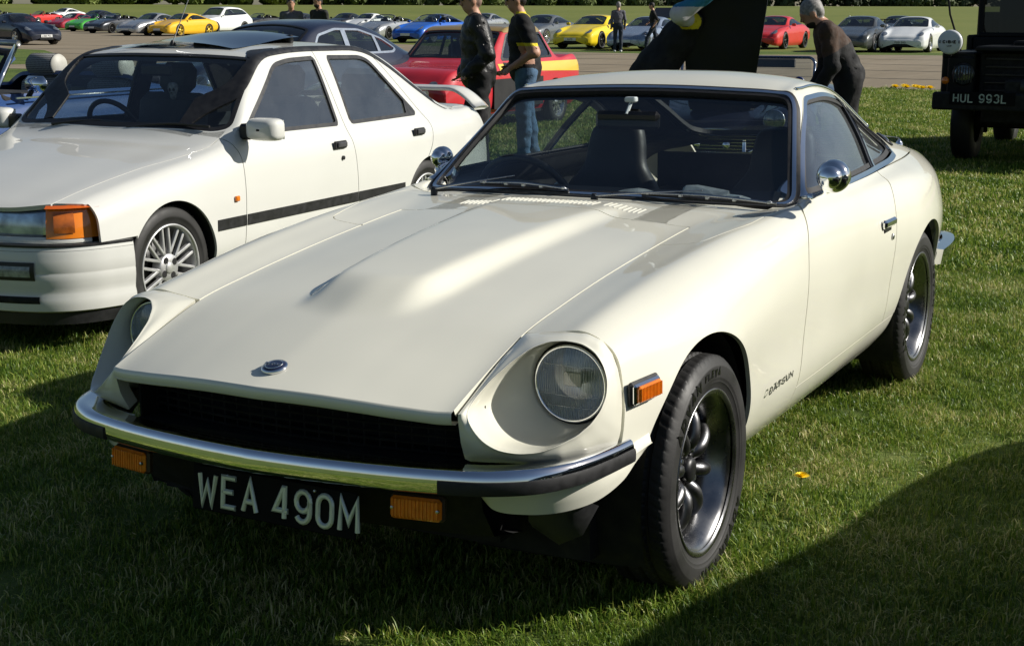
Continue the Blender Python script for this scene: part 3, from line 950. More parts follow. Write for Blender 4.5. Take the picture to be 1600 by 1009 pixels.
def z_table():
    rows = []
    for r in ZT:
        x = r[0]
        f1, f2 = np.array(r[2]), np.array(r[3])
        k = .80 if x < -1.4 else .5
        cab = .55 if x > -1.1 else .70
        f1b = np.array([f1[0] + (f2[0] - f1[0]) * cab, f1[1] + (f2[1] - f1[1]) * (cab if x > -1.3 else .42)])
        f = [(0, r[1])] + [r[2], tuple(f1b), r[3]]
        a, b = np.array(r[3]), np.array(r[4])
        bl = 0.006 if x < -1.0 else 0.0
        for t in (.33, .67):
            p = a + (b - a) * t; nrm = np.array([b[1] - a[1], a[0] - b[0]]) * -1
            nrm /= np.linalg.norm(nrm) + 1e-9
            f.append(tuple(p + nrm * bl))
        f += list(r[4:8])
        f += [r[8]]
        g = (np.array(r[8]) + np.array(r[9])) / 2 + [0.012, 0]
        f += [tuple(g), r[9]]
        half = [(x, y, z) for y, z in f]
        full = [(x, -y, z) for _, y, z in half[:0:-1]] + half
        rows.append(full)
    return np.array(rows)
def z_bulge(G):
    x, y = G[..., 0], np.abs(G[..., 1])
    wd = np.interp(x, [-.8, -.6, .3, .45], [.225, .222, .158, .15])
    h = np.interp(x, [-.95, -.8, -.62, -.2, .15, .3], [0.0, .010, .020, .033, .041, .043])
    front = sstep(.485, .27, x + 0.30 * np.maximum(0, y - .02))
    e = np.where(G[..., 1] < 0, sstep(.009, -.026, y - wd), sstep(.020, -.046, y - wd))
    e = np.where(x < -1.0, 0, e)
    G = G.copy(); G[..., 2] += h * front * e
    cr = 0.007 * np.clip(1 - y / .22, 0, 1) * sstep(.2, .5, x)      # faint centre crease of the nose
    G[..., 2] += cr
    return G
ZG = loft(z_table(), 420, 190)
ZG = z_bulge(ZG)
ZS = surf_grid(ZG, 3)
if ZS.N[np.argmax(ZS.V[:, 2])][2] < 0:
    ZS = Surf(ZS.V, -ZS.N, ZS.T[:, ::-1])
GAP = .0026
lipx = lambda y: .80 - .06 * np.abs(y) - .038 * (y / .466)**2
hoodrear = lambda y: -.617 + .02 * (y / .48)**2
seamy = lambda x: np.interp(x, [-.62, -.3, .0, .42, .74], [.485, .48, .475, .472, .470])
f_hood = lambda s: seamy(X(s)) - np.abs(Y(s))
# hood
hood_s = ZS.sub(lambda s: f_hood(s) - GAP, lambda s: X(s) - hoodrear(Y(s)) - GAP, lambda s: lipx(Y(s)) - X(s))
hood = panel('bonnet', hood_s, ZP, zc, fl=.016, keep=lambda P: P[:, 0] < lipx(P[:, 1]) - .004)
# front lip of the bonnet: folded-down edge
yy = np.linspace(-.467, .467, 60)
lp = []
for y in yy:
    i = np.argmin((hood_s.V[:, 1] - y)**2 + (hood_s.V[:, 0] - lipx(y))**2)
    lp.append((lipx(y), y, np.interp(0, [0, 1], [hood_s.V[i, 2], 0])))
lp = np.array(lp); lp[1:-1, 2] = (lp[:-2, 2] + lp[1:-1, 2] * 2 + lp[2:, 2]) / 4
mb = MB()
rowsv = [lp + [0, 0, .0005], lp + [.005, 0, -.004], lp + [.006, 0, -.013], lp + [.003, 0, -.027], lp + [-.010, 0, -.032], lp + [-.03, 0, -.028]]
mb.add(np.stack(rowsv, 1).reshape(-1, 3), [grid_polys(60, 6, flip=True)])
mb.build('bonnet_lip', ZP, hood, smooth=True)
# windscreen outline (plan view) and side glass outlines (side view)
WSP = rpoly([(-.958, -.3), (-.952, 0), (-.958, .3), (-.985, .52), (-1.045, .635), (-1.425, .512), (-1.418, .25), (-1.414, 0), (-1.418, -.25), (-1.425, -.512), (-1.045, -.635), (-.985, -.52)], [.1, .1, .1, .1, .05, .05, .1, .1, .1, .05, .05, .1])
f_ws = lambda s: np.where(Z(s) > .80, sd_poly(XY(s), WSP), -1)
HGP = rpoly([(-2.02, -.36), (-2.02, .36), (-2.86, .38), (-2.95, .32), (-2.95, -.32), (-2.86, -.38)], .08)
f_hg = lambda s: np.where(Z(s) > .80, sd_poly(XY(s), HGP), -1)
DLO = rpoly([(-1.085, .860), (-1.492, 1.130), (-1.75, 1.134), (-1.98, 1.105), (-2.14, 1.060), (-2.30, .985), (-2.415, .915), (-2.40, .878), (-2.25, .868), (-1.9, .866), (-1.5, .864)], [.012, .05, .1, .1, .1, .1, .035, .04, .1, .1, .1])
f_dlo = lambda s: np.where((np.abs(Y(s)) > .40) & (Z(s) > .84), sd_poly(XZ(s), DLO), -1)
BP0, BP1 = np.array([-1.945, .85]), np.array([-2.085, 1.10])      # pillar between door glass and quarter glass
bd = (BP1 - BP0) / np.linalg.norm(BP1 - BP0)
f_bp = lambda s: (XZ(s) - BP0) @ np.array([bd[1], -bd[0]])        # positive in front
# seams
DF = np.array([(-1.10, .875), (-1.03, .858), (-.975, .845), (-.915, .815), (-.865, .765), (-.83, .70), (-.81, .60), (-.795, .48), (-.785, .335), (-.78, .15)])
DR = np.array([(-1.97, .90), (-1.93, .84), (-1.875, .80), (-1.83, .72), (-1.80, .60), (-1.785, .48), (-1.795, .335), (-1.80, .15)])
DFs, DRs = catmull(DF, 6), catmull(DR, 6)
f_df = lambda s: sd_line(XZ(s), DFs)          # left of downward line = +x side?  sign fixed below
sgn = np.sign(sd_line(np.array([[-.3, .5]]), DFs))[0]
f_front = lambda s: sgn * sd_line(XZ(s), DFs)  # >0 in front of the door
sg2 = np.sign(sd_line(np.array([[-1.4, .5]]), DRs))[0]
f_dfr = lambda s: sg2 * sd_line(XZ(s), DRs)    # >0 ahead of the rear door seam
arch = lambda cx, cz, r: (lambda s: np.where(np.abs(Y(s)) > .5, np.hypot(X(s) - cx, (Z(s) - cz)) - r, 1))
a_f, a_r = arch(.008, .305, .347), arch(-2.305, .295, .343)
side = lambda sg: (lambda s: sg * Y(s))
sill_z = lambda s: Z(s) - np.interp(X(s), [-3, -2.6, -.3, .4], [.345, .333, .333, .36])
# bucket seam (fender front edge) in plan view: x as a function of height and y
f_bseam = lambda s: np.interp(Z(s), [.46, .484, .514, .565, .607, .648, .70, .72], [.436, .4345, .4285, .4215, .4165, .4135, .409, .4075]) - X(s)
LID = rpoly([(-.36, .483), (-.36, .60), (-.62, .652), (-.90, .652), (-.93, .60), (-.93, .40), (-.64, .40)], [.01, .05, .05, .02, .01, .01, .01])
for sg, nm in ((1, 'left'), (-1, 'right')):
    top = lambda s: np.where(Z(s) > .70, 1.0, 1.0)
    fender = ZS.sub(side(sg), lambda s: -f_hood(s) - GAP + np.where(X(s) < hoodrear(Y(s)), 1, 0), lambda s: f_bseam(s) - GAP, lambda s: f_front(s) - GAP,
                    a_f, lambda s: -sd_poly(XY(s) * [1, sg], LID) - GAP * .6 + np.where(Z(s) < .75, 1, 0),
                    lambda s: np.where((np.abs(Y(s)) > .655) | (Z(s) > .9), 1, X(s) + .995) + 0 * X(s), lambda s: -f_ws(s) - .034, lambda s: np.abs(Y(s)) - .3, lambda s: .857 - Z(s), lambda s: np.where(X(s) > .25, Z(s) - .462, 1))
    panel('front_wing', fender, ZP, zc)
    lid = ZS.sub(side(sg), lambda s: sd_poly(XY(s) * [1, sg], LID) - GAP * .6, lambda s: Z(s) - .75, lambda s: -f_hood(s) - GAP + np.where(X(s) < hoodrear(Y(s)) - .004, 1, 0), lambda s: -f_ws(s) - .034, lambda s: np.abs(Y(s)) - .435)
    panel('inspection_lid', lid, ZP, zc)
    door = ZS.sub(side(sg), lambda s: -f_front(s) - GAP, lambda s: f_dfr(s) - GAP, lambda s: .852 - Z(s), sill_z, lambda s: np.abs(Y(s)) - .6)
    dob = panel('door', door, ZP, zc)
    sill = ZS.sub(side(sg), lambda s: -sill_z(s) - .002, a_f, a_r, lambda s: -f_front(s), lambda s: X(s) + 2.6)
    panel('sill', sill, ZP, zc)
    quarter = ZS.sub(side(sg), lambda s: -f_dfr(s) - GAP, lambda s: .852 - Z(s) + np.where(X(s) < -2.42, .05, 0) * 0, a_r, lambda s: np.maximum(sill_z(s), -(X(s) + 2.3)), lambda s: np.abs(Y(s)) - np.where(X(s) > -2.9, .56, .50))
    panel('rear_wing', quarter, ZP, zc)
    # glass, frames
    gl = ZS.off(-.014)
    dg = gl.sub(side(sg), lambda s: f_dlo(s) - .004, lambda s: f_bp(s) - .008)
    panel('door_glass', dg, glass('side_glass', (.60, .69, .72), f0=2.0, streak=.06), zc, fl=0)
    qg = gl.sub(side(sg), lambda s: f_dlo(s) - .004, lambda s: -f_bp(s) - .008)
    panel('quarter_glass', qg, MATS['side_glass'], zc, fl=0)
    fr = ZS.off(.003).sub(side(sg), lambda s: f_dlo(s) + .010, lambda s: -f_dlo(s) + .004)
    panel('window_trim', fr, CHROME, zc, fl=.016)
    fr2 = ZS.off(-.006).sub(side(sg), lambda s: f_dlo(s) - .003, lambda s: -f_dlo(s) + .017)
    panel('window_seal', fr2, RUBBER, zc, fl=.012)
    # chrome-edged pillar between the two panes
    pb = ZS.off(.001).sub(side(sg), lambda s: f_dlo(s) - .002, lambda s: .009 - f_bp(s), lambda s: f_bp(s) + .009)
    panel('window_pillar', pb, CHROME, zc, fl=.016)
    pb2 = ZS.off(-.003).sub(side(sg), lambda s: f_dlo(s) - .002, lambda s: .030 - f_bp(s), lambda s: f_bp(s) - .008)
    panel('window_channel', pb2, TRIM, zc, fl=.012)
    # arch lips: black liner behind and painted return edge
    for cx, cz, r, yo in ((.008, .305, .347, .745), (-2.305, .295, .343, .765)):
        a = np.radians(np.linspace(-25, 205, 70))
        mb = MB()
        ring = []
        for yv, rr in ((yo - .005, r + .006), (yo - .02, r + .001), (yo - .09, r + .012), (yo - .30, r + .02), (.30, r + .02)):
            ring.append(np.stack([cx + rr * np.cos(a), np.full_like(a, sg * yv), cz + rr * np.sin(a)], 1))
        mb.add(np.stack(ring, 1).reshape(-1, 3), [grid_polys(70, 5)])
        mb.build('arch_liner', BLACK, zc, smooth=True)
# roof, pillars, tail
roof = ZS.sub(lambda s: Z(s) - .855, lambda s: -.95 - X(s) + 0 * X(s), lambda s: -f_ws(s) - .030, lambda s: -f_dlo(s) - .008, lambda s: -f_hg(s) - .02, lambda s: X(s) + 3.14)
panel('roof', roof, ZP, zc)
tail = ZS.sub(lambda s: np.maximum(-(X(s) + 2.6), -1), lambda s: np.where(np.abs(Y(s)) < .60, 1, .856 - Z(s)) - np.where(X(s) < -3.13, 0, .0), lambda s: np.maximum(Z(s) - .853, 0) * 0 + np.where((X(s) > -3.13), .853 - Z(s), 1.0) * -1 + np.where(X(s) < -3.13, 2, 0))
back = np.array([ZG[-1, j] for j in range(ZG.shape[1])])
mb = MB()
cen = back.mean(0)
inner = cen + (back - cen) * .9 + [-.015, 0, 0]
inn2 = cen + (back - cen) * .05 + [-.02, 0, 0]
nb = len(back)
mb.add(np.stack([back, inner, inn2], 0).reshape(-1, 3), [grid_polys(3, nb)])
mb.build('tail_panel', ZP, zc, smooth=True)
# windscreen: glass, black gasket, bright trim bead
ws = ZS.off(-.010).sub(lambda s: f_ws(s) + .004)
panel('windscreen', ws, glass('windscreen_glass', (.78, .83, .82), f0=1.52, streak=.006), zc, fl=0)
panel('windscreen_seal', ZS.off(.004).sub(lambda s: f_ws(s) + .034, lambda s: .006 - f_ws(s)), RUBBER, zc, fl=.02)
panel('windscreen_trim', ZS.off(.0065).sub(lambda s: f_ws(s) + .021, lambda s: -.008 - f_ws(s)), CHROME, zc, fl=.006)
panel('hatch_glass', ZS.off(-.010).sub(lambda s: f_hg(s) + .004), glass('hatch_glass', (.80, .84, .84), f0=1.5, streak=.01), zc, fl=0)
panel('hatch_seal', ZS.off(.003).sub(lambda s: f_hg(s) + .028, lambda s: .012 - f_hg(s)), RUBBER, zc, fl=.02)
panel('hatch_trim', ZS.off(-.012).sub(lambda s: f_hg(s) + .012, lambda s: .004 - f_hg(s)), CHROME, zc, fl=.008)
# cowl between bonnet and windscreen with louvres
cowl = ZS.sub(lambda s: .435 - np.abs(Y(s)), lambda s: hoodrear(Y(s)) - X(s) - GAP, lambda s: -f_ws(s) - .030, lambda s: X(s) + 1.0, lambda s: .87 - Z(s))
cow = panel('cowl_panel', cowl, ZP, zc)
def zsurf(x, y):
    d = (ZS.V[:, 0] - x)**2 + (ZS.V[:, 1] - y)**2
    d = np.where(ZS.V[:, 2] > .5, d, 9)
    i = np.argsort(d)[:4]; ww = 1 / (d[i] + 1e-7)
    p = (ZS.V[i] * ww[:, None]).sum(0) / ww.sum(); nn = (ZS.N[i] * ww[:, None]).sum(0)
    return np.array([x, y, p[2]]), nn / np.linalg.norm(nn)
for y0, y1, n in ((-.335, -.225, 8), (-.185, .125, 21), (.165, .275, 8)):
    for k in range(n):
        y = y0 + (y1 - y0) * k / (n - 1)
        mb = MB()
        pr = np.array([(-.0054, 0), (-.004, .0026), (.001, .0030), (.0054, .0)])
        Vv = []
        for x_, s_ in [(-.700, 0.2), (-.706, 1), (-.762, 1), (-.768, .2)]:
            q, _ = zsurf(x_, y)
            Vv.append(np.array([[x_, y + b_, q[2] + c_ * s_ - .0005] for b_, c_ in pr]))
        mb.add(np.array(Vv).reshape(-1, 3), [grid_polys(4, 4)])
        mb.build('louvre', ZP, cow, smooth=False)

# headlamp surrounds
SEAM = np.array([(.419, .477, .708), (.413, .516, .713), (.410, .572, .719), (.410, .629, .720), (.412, .667, .708), (.414, .691, .681), (.417, .706, .648), (.420, .716, .607), (.425, .720, .565), (.432, .720, .514), (.437, .716, .490), (.45, .712, .480),
                 (.53, .686, .478), (.594, .648, .478), (.640, .594, .479), (.667, .525, .480), (.687, .470, .481), (.713, .474, .528), (.729, .476, .594), (.67, .475, .617), (.601, .475, .645), (.522, .475, .675)])
CREST = np.array([(0.712, 0.486, 0.592), (0.722, 0.508, 0.564), (0.722, 0.532, 0.540), (0.710, 0.562, 0.522), (0.685, 0.598, 0.513), (0.652, 0.631, 0.512), (0.617, 0.658, 0.522), (0.580, 0.681, 0.534), (0.545, 0.700, 0.554), (0.517, 0.710, 0.578), (0.494, 0.713, 0.607), (0.478, 0.708, 0.637), (0.468, 0.694, 0.667), (0.464, 0.672, 0.694), (0.464, 0.640, 0.710), (0.470, 0.601, 0.714), (0.484, 0.566, 0.711), (0.512, 0.538, 0.699), (0.556, 0.514, 0.676), (0.614, 0.497, 0.649), (0.665, 0.488, 0.622), (0.701, 0.485, 0.601)])
LC = np.array([.436, .599, .608]); LR = .089
def ring_by_angle(P, n=120):
    """closed curve resampled by angle about the lamp axis seen from the front-outer side"""
    ax = np.array([.72, .48, .30]); ax /= np.linalg.norm(ax)
    ex = np.cross([0, 0, 1], ax); ex /= np.linalg.norm(ex); ey = np.cross(ax, ex)
    cen = np.array([.54, .60, .60])
    Q = np.vstack([P, P[:1]])
    D = np.concatenate([np.linspace(Q[i], Q[i + 1], 20, endpoint=False) for i in range(len(P))])
    d = D - cen
    an = np.arctan2(d @ ey, d @ ex)
    o = np.argsort(an); an = an[o]; D = D[o]
    t = np.linspace(-np.pi, np.pi, n, endpoint=False)
    ae = np.r_[an - 2 * np.pi, an, an + 2 * np.pi]; De = np.vstack([D, D, D])
    return np.stack([np.interp(t, ae, De[:, k]) for k in range(3)], 1)
def smooth_ring(P, k):
    for _ in range(k):
        P = .5 * P + .25 * (np.roll(P, 1, 0) + np.roll(P, -1, 0))
    return P
r_out = ring_by_angle(SEAM)
r_cr = smooth_ring(ring_by_angle(CREST), 3)
ax = np.array([.72, .48, .30]); ax /= np.linalg.norm(ax)
ex = np.cross([0, 0, 1], ax); ex /= np.linalg.norm(ex); ey = np.cross(ax, ex)
tt = np.linspace(-np.pi, np.pi, 120, endpoint=False)
dirs = np.cos(tt)[:, None] * ex + np.sin(tt)[:, None] * ey
def lamp_ring(r, x):
    d = dirs * [0, 1, 1]; d /= np.linalg.norm(d, axis=1)[:, None]
    P = LC + d * r; P[:, 0] = x
    return P
r_l0, r_l1 = lamp_ring(.0965, .440), lamp_ring(.094, .42)
def rings_surface(rings, steps):
    """smooth surface through a list of rings (Hermite across)"""
    A = np.array(rings)
    L = np.linalg.norm(np.diff(A, axis=0), axis=2).mean(1)
    t = np.r_[0, np.cumsum(L)]
    uu = np.concatenate([np.linspace(t[i], t[i + 1], steps[i], endpoint=False) for i in range(len(L))] + [[t[-1]]])
    return hermite(t, A, uu)
mid = r_cr * .45 + r_l0 * .55
axc = np.array([1, 0, 0])
depth = np.linalg.norm(r_cr - r_l0, axis=1)
mid = mid + (-ax * (depth * .17)[:, None])
rim_in = r_cr + (r_l0 - r_cr) * .05 - ax * .004
rim_out = r_cr + (r_out - r_cr) * .12 + ax * .001
push = np.minimum(.006, .16 * np.linalg.norm(r_out - rim_out, axis=1))[:, None]
S1 = rings_surface([r_out, r_out * .5 + rim_out * .5 + ax * push, rim_out], [10, 10])
S2 = rings_surface([rim_out, r_cr + ax * .0008, rim_in], [5, 5])
S3 = rings_surface([rim_in, mid, r_l0], [14, 14])
bk = np.concatenate([S1[:-1], S2[:-1], S3, [r_l1], [lamp_ring(.082, .395)]])
nb_, na_ = bk.shape[:2]
flr = r_out - ax * 0.0
back_edge = r_out + (np.array([.42, .56, .58]) - r_out) * np.array([.10]) + [-.012, 0, 0]
bk = np.concatenate([[back_edge], bk])
for sg in (1, -1):
    B = bk * [1, sg, 1]
    fl = sg > 0
    o = mk('headlamp_surround', B.reshape(-1, 3), [grid_polys(nb_ + 1, na_, close_v=True, flip=not fl)], ZP, zc, True)
    autosmooth(o, 50)
    lo = LC * [1, sg, 1]
    mb = MB()
    lathe(mb, [(.084, -.03), (.0885, -.02), (.0895, .0), (.0880, .004), (.0845, .0045), (.0825, .002), (.0822, -.004)], 64, 'x', lo)
    rim = mb.build('headlamp', CHROME, zc, smooth=True)
    mb = MB()
    lathe(mb, [(.0955, -.028), (.0955, -.008), (.0890, -.006)], 48, 'x', lo)
    mb.build('gasket', RUBBER, rim, smooth=True)
    mb = MB()   # reflector bowl with bulb shield
    lathe(mb, [(.082, -.004), (.076, -.022), (.059, -.046), (.038, -.06), (.012, -.066), (.0001, -.066)], 48, 'x', lo)
    mb.build('reflector', mat('reflector', (.74, .77, .82), rough=.34, metal=.9, noise=(25, .2)), rim, smooth=True)
    mb = MB()
    box(mb, lo + [-.012, 0, .008], (.006, .045, .034), .004)
    tube(mb, [lo + [-.06, 0, 0], lo + [-.03, 0, 0], lo + [-.014, 0, .006]], [.014, .012, .008], 10)
    mb.build('bulb_shield', mat('bulb_shield', (.30, .30, .28), rough=.35, metal=.6, noise=(40, .2)), rim)
    # fluted lens: domed glass with vertical ribs
    nrad, nang = 20, 96
    rr = np.linspace(0.0005, .0820, nrad); aa = np.arange(nang) * 2 * np.pi / nang
    yv = rr[:, None] * np.cos(aa); zv = rr[:, None] * np.sin(aa)
    xv = .013 * (1 - (rr[:, None] / .0820)**2) + 0 * yv
    mb = MB()
    mb.add(np.stack([lo[0] + xv + .001, lo[1] + yv, lo[2] + zv], -1).reshape(-1, 3), [grid_polys(nrad, nang, close_v=True)])
    mb.build('lens', LENS, rim, smooth=True)
    mb = MB()
    for k in range(-13, 14):
        y = k * .0060
        h = math.sqrt(max(0, .0808**2 - y * y))
        zz = np.linspace(-h, h, 9)
        zt = zz if k % 3 else zz
        pth = np.stack([lo[0] + .013 * (1 - (y * y + zt**2) / .0820**2) - .0012, np.full(9, lo[1] + y), lo[2] + zt], 1)
        tube(mb, pth, .0008, 5, caps=False)
    for k in (-2, -1, 1.6):
        z = k * .026
        h = math.sqrt(max(0, .0808**2 - z * z)); yv_ = np.linspace(-h, h, 9)
        pth = np.stack([lo[0] + .013 * (1 - (z * z + yv_**2) / .0820**2) - .0012, lo[1] + yv_, np.full(9, lo[2] + z)], 1)
        tube(mb, pth, .0009, 5, caps=False)
    mb.build('lens_ribs', mat('rib_glass', (.50, .53, .55), rough=.15, metal=.5, coat=1, noise=(30, .2)), rim, smooth=True)
# ---- wing edge under the bumper, corner apron, bumper, grille
GUN = mat('gunmetal', (.145, .145, .15), rough=.36, metal=1.0, noise=(20, .15))
POL = mat('polished_rim', (.26, .26, .265), rough=.28, metal=1.0, noise=(20, .1))
LETT = mat('letter_rubber', (.006, .006, .006), rough=.35, noise=(30, .2))
PLATEW = mat('plate_characters', (.62, .66, .60), rough=.35, metal=.35, noise=(20, .06))
for sg in (1, -1):
    top = catmull(np.array([(.324, .748, .464), (.4175, .724, .458), (.47, .715, .452), (.53, .697, .450), (.59, .66, .448), (.64, .598, .446), (.668, .52, .444), (.672, .49, .444)]), 8)
    bot = catmull(np.array([(.324, .748, .462), (.385, .738, .432), (.445, .730, .402), (.52, .700, .374), (.588, .648, .362), (.632, .585, .361), (.657, .52, .370), (.662, .49, .40)]), 8)
    n = len(top)
    mid1 = top * .62 + bot * .38 + np.c_[np.full(n, .006), np.full(n, .006), np.zeros(n)]
    mid2 = top * .25 + bot * .75 + np.c_[np.full(n, .003), np.full(n, .003), np.zeros(n)]
    under = bot + [-.03, -.025, -.004]
    A = np.stack([top + [-.01, -.01, .02], top, mid1, mid2, bot, under], 1) * [1, sg, 1]
    o = mk('corner_apron', A.reshape(-1, 3), [grid_polys(n, 6, flip=(sg < 0))], ZP, zc, True)
    autosmooth(o, 40)
    mb = MB()                       # black brake-duct flap hanging behind the apron
    fa = np.array([(.50, .68, .372), (.53, .66, .36), (.56, .62, .35), (.57, .56, .345)])
    fb = fa + [(-.04, 0, -.03), (-.05, -.01, -.085), (-.06, -.02, -.10), (-.06, -.02, -.06)]
    mb.add(np.stack([fa, (fa + fb) / 2 + [.012, 0, 0], fb], 1).reshape(-1, 3) * [1, sg, 1], [grid_polys(4, 3)])
    mb.build('duct_flap', mat('grey_plastic', (.03, .03, .032), rough=.55, noise=(30, .25)), zc, smooth=True)
# bumper blade
bh = np.array([(.845, 0), (.842, .07), (.835, .17), (.815, .33), (.789, .46), (.755, .565), (.695, .648), (.60, .700), (.49, .726), (.40, .738)])
bp = catmull(bh, 8)
bpath = np.vstack([np.c_[bp[::-1, 0], -bp[::-1, 1]][:-1], bp])
bpath3 = np.c_[bpath, np.full(len(bpath), .455)]
# profile: (outward, up); sweep side vector points inward/outward depending on direction -> test sign
prof = np.array([(-.070, .028), (-.030, .033), (-.012, .033), (-.004, .028), (.000, .019), (.002, .006), (.002, -.008), (-.001, -.016), (-.008, -.021), (-.02, -.019), (-.02, .02), (-.07, .02)])
mb = MB(); sweep(mb, bpath3, prof)
bump = mb.build('front_bumper', CHROME, zc, auto=35)
mb = MB()
for seg in (bpath3[bpath3[:, 1] > .449], bpath3[bpath3[:, 1] < -.449]):
    pr = np.array([(-.001, .013), (.004, .011), (.006, .005), (.006, -.012), (.004, -.018), (-.004, -.020), (-.004, .0)])
    m2 = MB(); sweep(m2, seg, pr); m2.build('rubber_strip', RUBBER, bump, auto=35)
# grille opening
mb = MB()
y_ = np.linspace(-.475, .475, 25)
for k, z in enumerate(np.linspace(.45, .60, 9)):
    pth = np.c_[np.full(25, .655) - .05 * (y_ / .475)**2, y_, np.full(25, z)]
    tube(mb, pth, .0035, 5)
for y in np.linspace(-.46, .46, 24):
    tube(mb, [(.648 - .05 * (y / .475)**2, y, .44), (.648 - .05 * (y / .475)**2, y, .605)], .0022, 4)
mb.build('grille', mat('grille_black', (.008, .008, .008), rough=.55, noise=(20, .2)), zc)
mb = MB()
box(mb, (.53, 0, .50), (.03, .90, .28)); box(mb, (.60, 0, .455), (.16, .93, .012)); 
for sg in (1, -1): box(mb, (.59, sg * .462, .53), (.14, .006, .14))
mb.build('grille_recess', BLACK, zc)
mb = MB()
yb = np.linspace(-.49, .49, 21)
ap = np.stack([np.c_[.735 - .07 * (yb / .49)**2, yb, np.full(21, .44)], np.c_[.72 - .07 * (yb / .49)**2, yb, np.full(21, .36)], np.c_[.66 - .06 * (yb / .49)**2, yb, np.full(21, .285)], np.c_[.45 + 0 * yb, yb, np.full(21, .25)]], 1)
mb.add(ap.reshape(-1, 3), [grid_polys(21, 4)])
mb.build('lower_apron', BLACK, zc, smooth=True)
mb = MB()
box(mb, (-1.25, 0, .23), (3.3, 1.26, .10)); box(mb, (.2, 0, .33), (.6, .9, .2)); box(mb, (-2.6, 0, .34), (1.1, 1.0, .2)); box(mb, (-1.2, 0, .3), (2.0, 1.36, .1))
mb.build('underbody', BLACK, zc)
# number plate with pressed characters
PM = basis((.800, -.192, .308), (.03, 1, 0), (-.12, 0, 1))
mb = MB(); box(mb, (.225, .054, -.004), (.46, .104, .006), .002); mb.tf(PM)
plate = mb.build('number_plate', mat('plate_black', (.003, .003, .0035), rough=.7, spec=.15, noise=(10, .2)), zc)
x = .012
for ch in 'WEA 490M':
    if ch == ' ':
        x += .030; continue
    cw = .060 if ch in 'WM' else .050
    L = letter(ch, cw, .080, .0125, .006, .0035)
    L.tf(np.array([[1, 0, 0, x], [0, 1, 0, .014], [0, 0, 1, 0], [0, 0, 0, 1]])).tf(PM)
    L.build('character', PLATEW, plate)
    x += cw + .0095
for q in ((.10, .092), (.345, .094)):
    mb = MB(); lathe(mb, [(.0001, .004), (.003, .003), (.0042, 0)], 10, 'z', (q[0], q[1], 0)); mb.tf(PM); mb.build('screw', STEEL, plate)
# indicators below the bumper: ribbed amber lenses
for sg in (1, -1):
    c = np.array([.772, sg * .398, .392])
    e = np.array([-.14 * sg * sg, 1 * 1.0, 0])
    M = basis(c, (-.15 * sg, 1, 0), (-.08, 0, 1))
    mb = MB(); box(mb, (0, 0, -.008), (.124, .056, .02), .006); mb.tf(M)
    ind = mb.build('indicator', mat('indicator_base', (.05, .03, .015), rough=.5, noise=(20, .2)), zc)
    mb = MB(); box(mb, (0, 0, .006), (.118, .050, .016), .007)
    for k in range(13):
        box(mb, (-.051 + k * .0085, 0, .0150), (.0045, .042, .003), .0012)
    mb.tf(M); mb.build('lens', AMBER, ind)
    for q in (-.052, .052):
        mb = MB(); lathe(mb, [(.0001, .018), (.0035, .017), (.0045, .012)], 10, 'z', (q, 0, 0)); mb.tf(M); mb.build('screw', STEEL, ind)
    # side marker on the wing
    c = np.array([.352, sg * .743, .590])
    M = basis(c, (-1, sg * .16, .02), (0, 0, 1)) if sg > 0 else basis(c, (1, .16, -.02), (0, 0, 1))
    mb = MB(); box(mb, (0, 0, -.004), (.118, .056, .016), .006); mb.tf(M); smk = mb.build('side_marker', RUBBER, zc)
    mb = MB(); box(mb, (0, 0, .004), (.108, .048, .012), .005); mb.tf(M); mb.build('bezel', CHROME, smk)
    mb = MB(); box(mb, (0, 0, .012), (.094, .038, .014), .005)
    for k in range(15):
        box(mb, (-.042 + k * .006, 0, .0195), (.003, .032, .002), .0008)
    mb.tf(M); mb.build('lens', AMBER, smk)

# ---- wheels
def tread_tyre(Rt, w, rim_r):
    """tyre grid with cut grooves; axis along y, outer face at +y"""
    hw = w / 2
    prof = [(rim_r - .006, -hw * .80), (rim_r + .012, -hw * .96), ((rim_r + Rt) / 2, -hw * 1.02), (Rt - .022, -hw * .96), (Rt - .008, -hw * .86)]
    ty = np.linspace(-hw * .80, hw * .80, 29)
    for y in ty:
        prof.append((Rt - .004 * (y / hw)**2, y))
    prof += [(Rt - .007, hw * .86), (Rt - .012, hw * .91), (Rt - .018, hw * .955), (Rt - .022, hw * .985), (Rt - .025, hw * 1.0), (Rt - .027, hw * 1.018), (Rt - .030, hw * 1.022), (rim_r + .034, hw * 1.022), (rim_r + .031, hw * 1.015), (rim_r + .029, hw * .998), (rim_r + .022, hw * .990), (rim_r + .020, hw * .965), (rim_r + .010, hw * .94), (rim_r + .004, hw * .91), (rim_r - .002, hw * .86), (rim_r - .006, hw * .80)]
    prof = np.array(prof)
    n = 396
    a = np.arange(n) * 2 * np.pi / n
    Rr = np.repeat(prof[None, :, 0], n, 0); Yy = np.repeat(prof[None, :, 1], n, 0)
    yn = Yy / hw
    tr = np.abs(yn) < .82
    g = np.zeros_like(Rr)
    for c in (-.42, 0.02, .44):
        g = np.maximum(g, (np.abs(yn - c) < .055) * .007)
    ph = (a[:, None] / (2 * np.pi) * 66 + np.abs(yn) * 1.6)
    g = np.maximum(g, ((np.mod(ph, 1) < .12) & (np.abs(yn) > .52) & (np.abs(yn) < .88)) * .0022)
    g = np.maximum(g, ((np.mod(ph * 1.0 + .5, 1) < .12) & (np.abs(yn) > .1) & (np.abs(yn) < .40)) * .005)
    Rr = Rr - g * (np.abs(yn) < .93) * (Rr > Rt - .02)
    V = np.stack([Rr * np.cos(a)[:, None], Yy, Rr * np.sin(a)[:, None]], -1)
    return V.reshape(-1, 3), grid_polys(n, len(prof), close_u=True, flip=True)
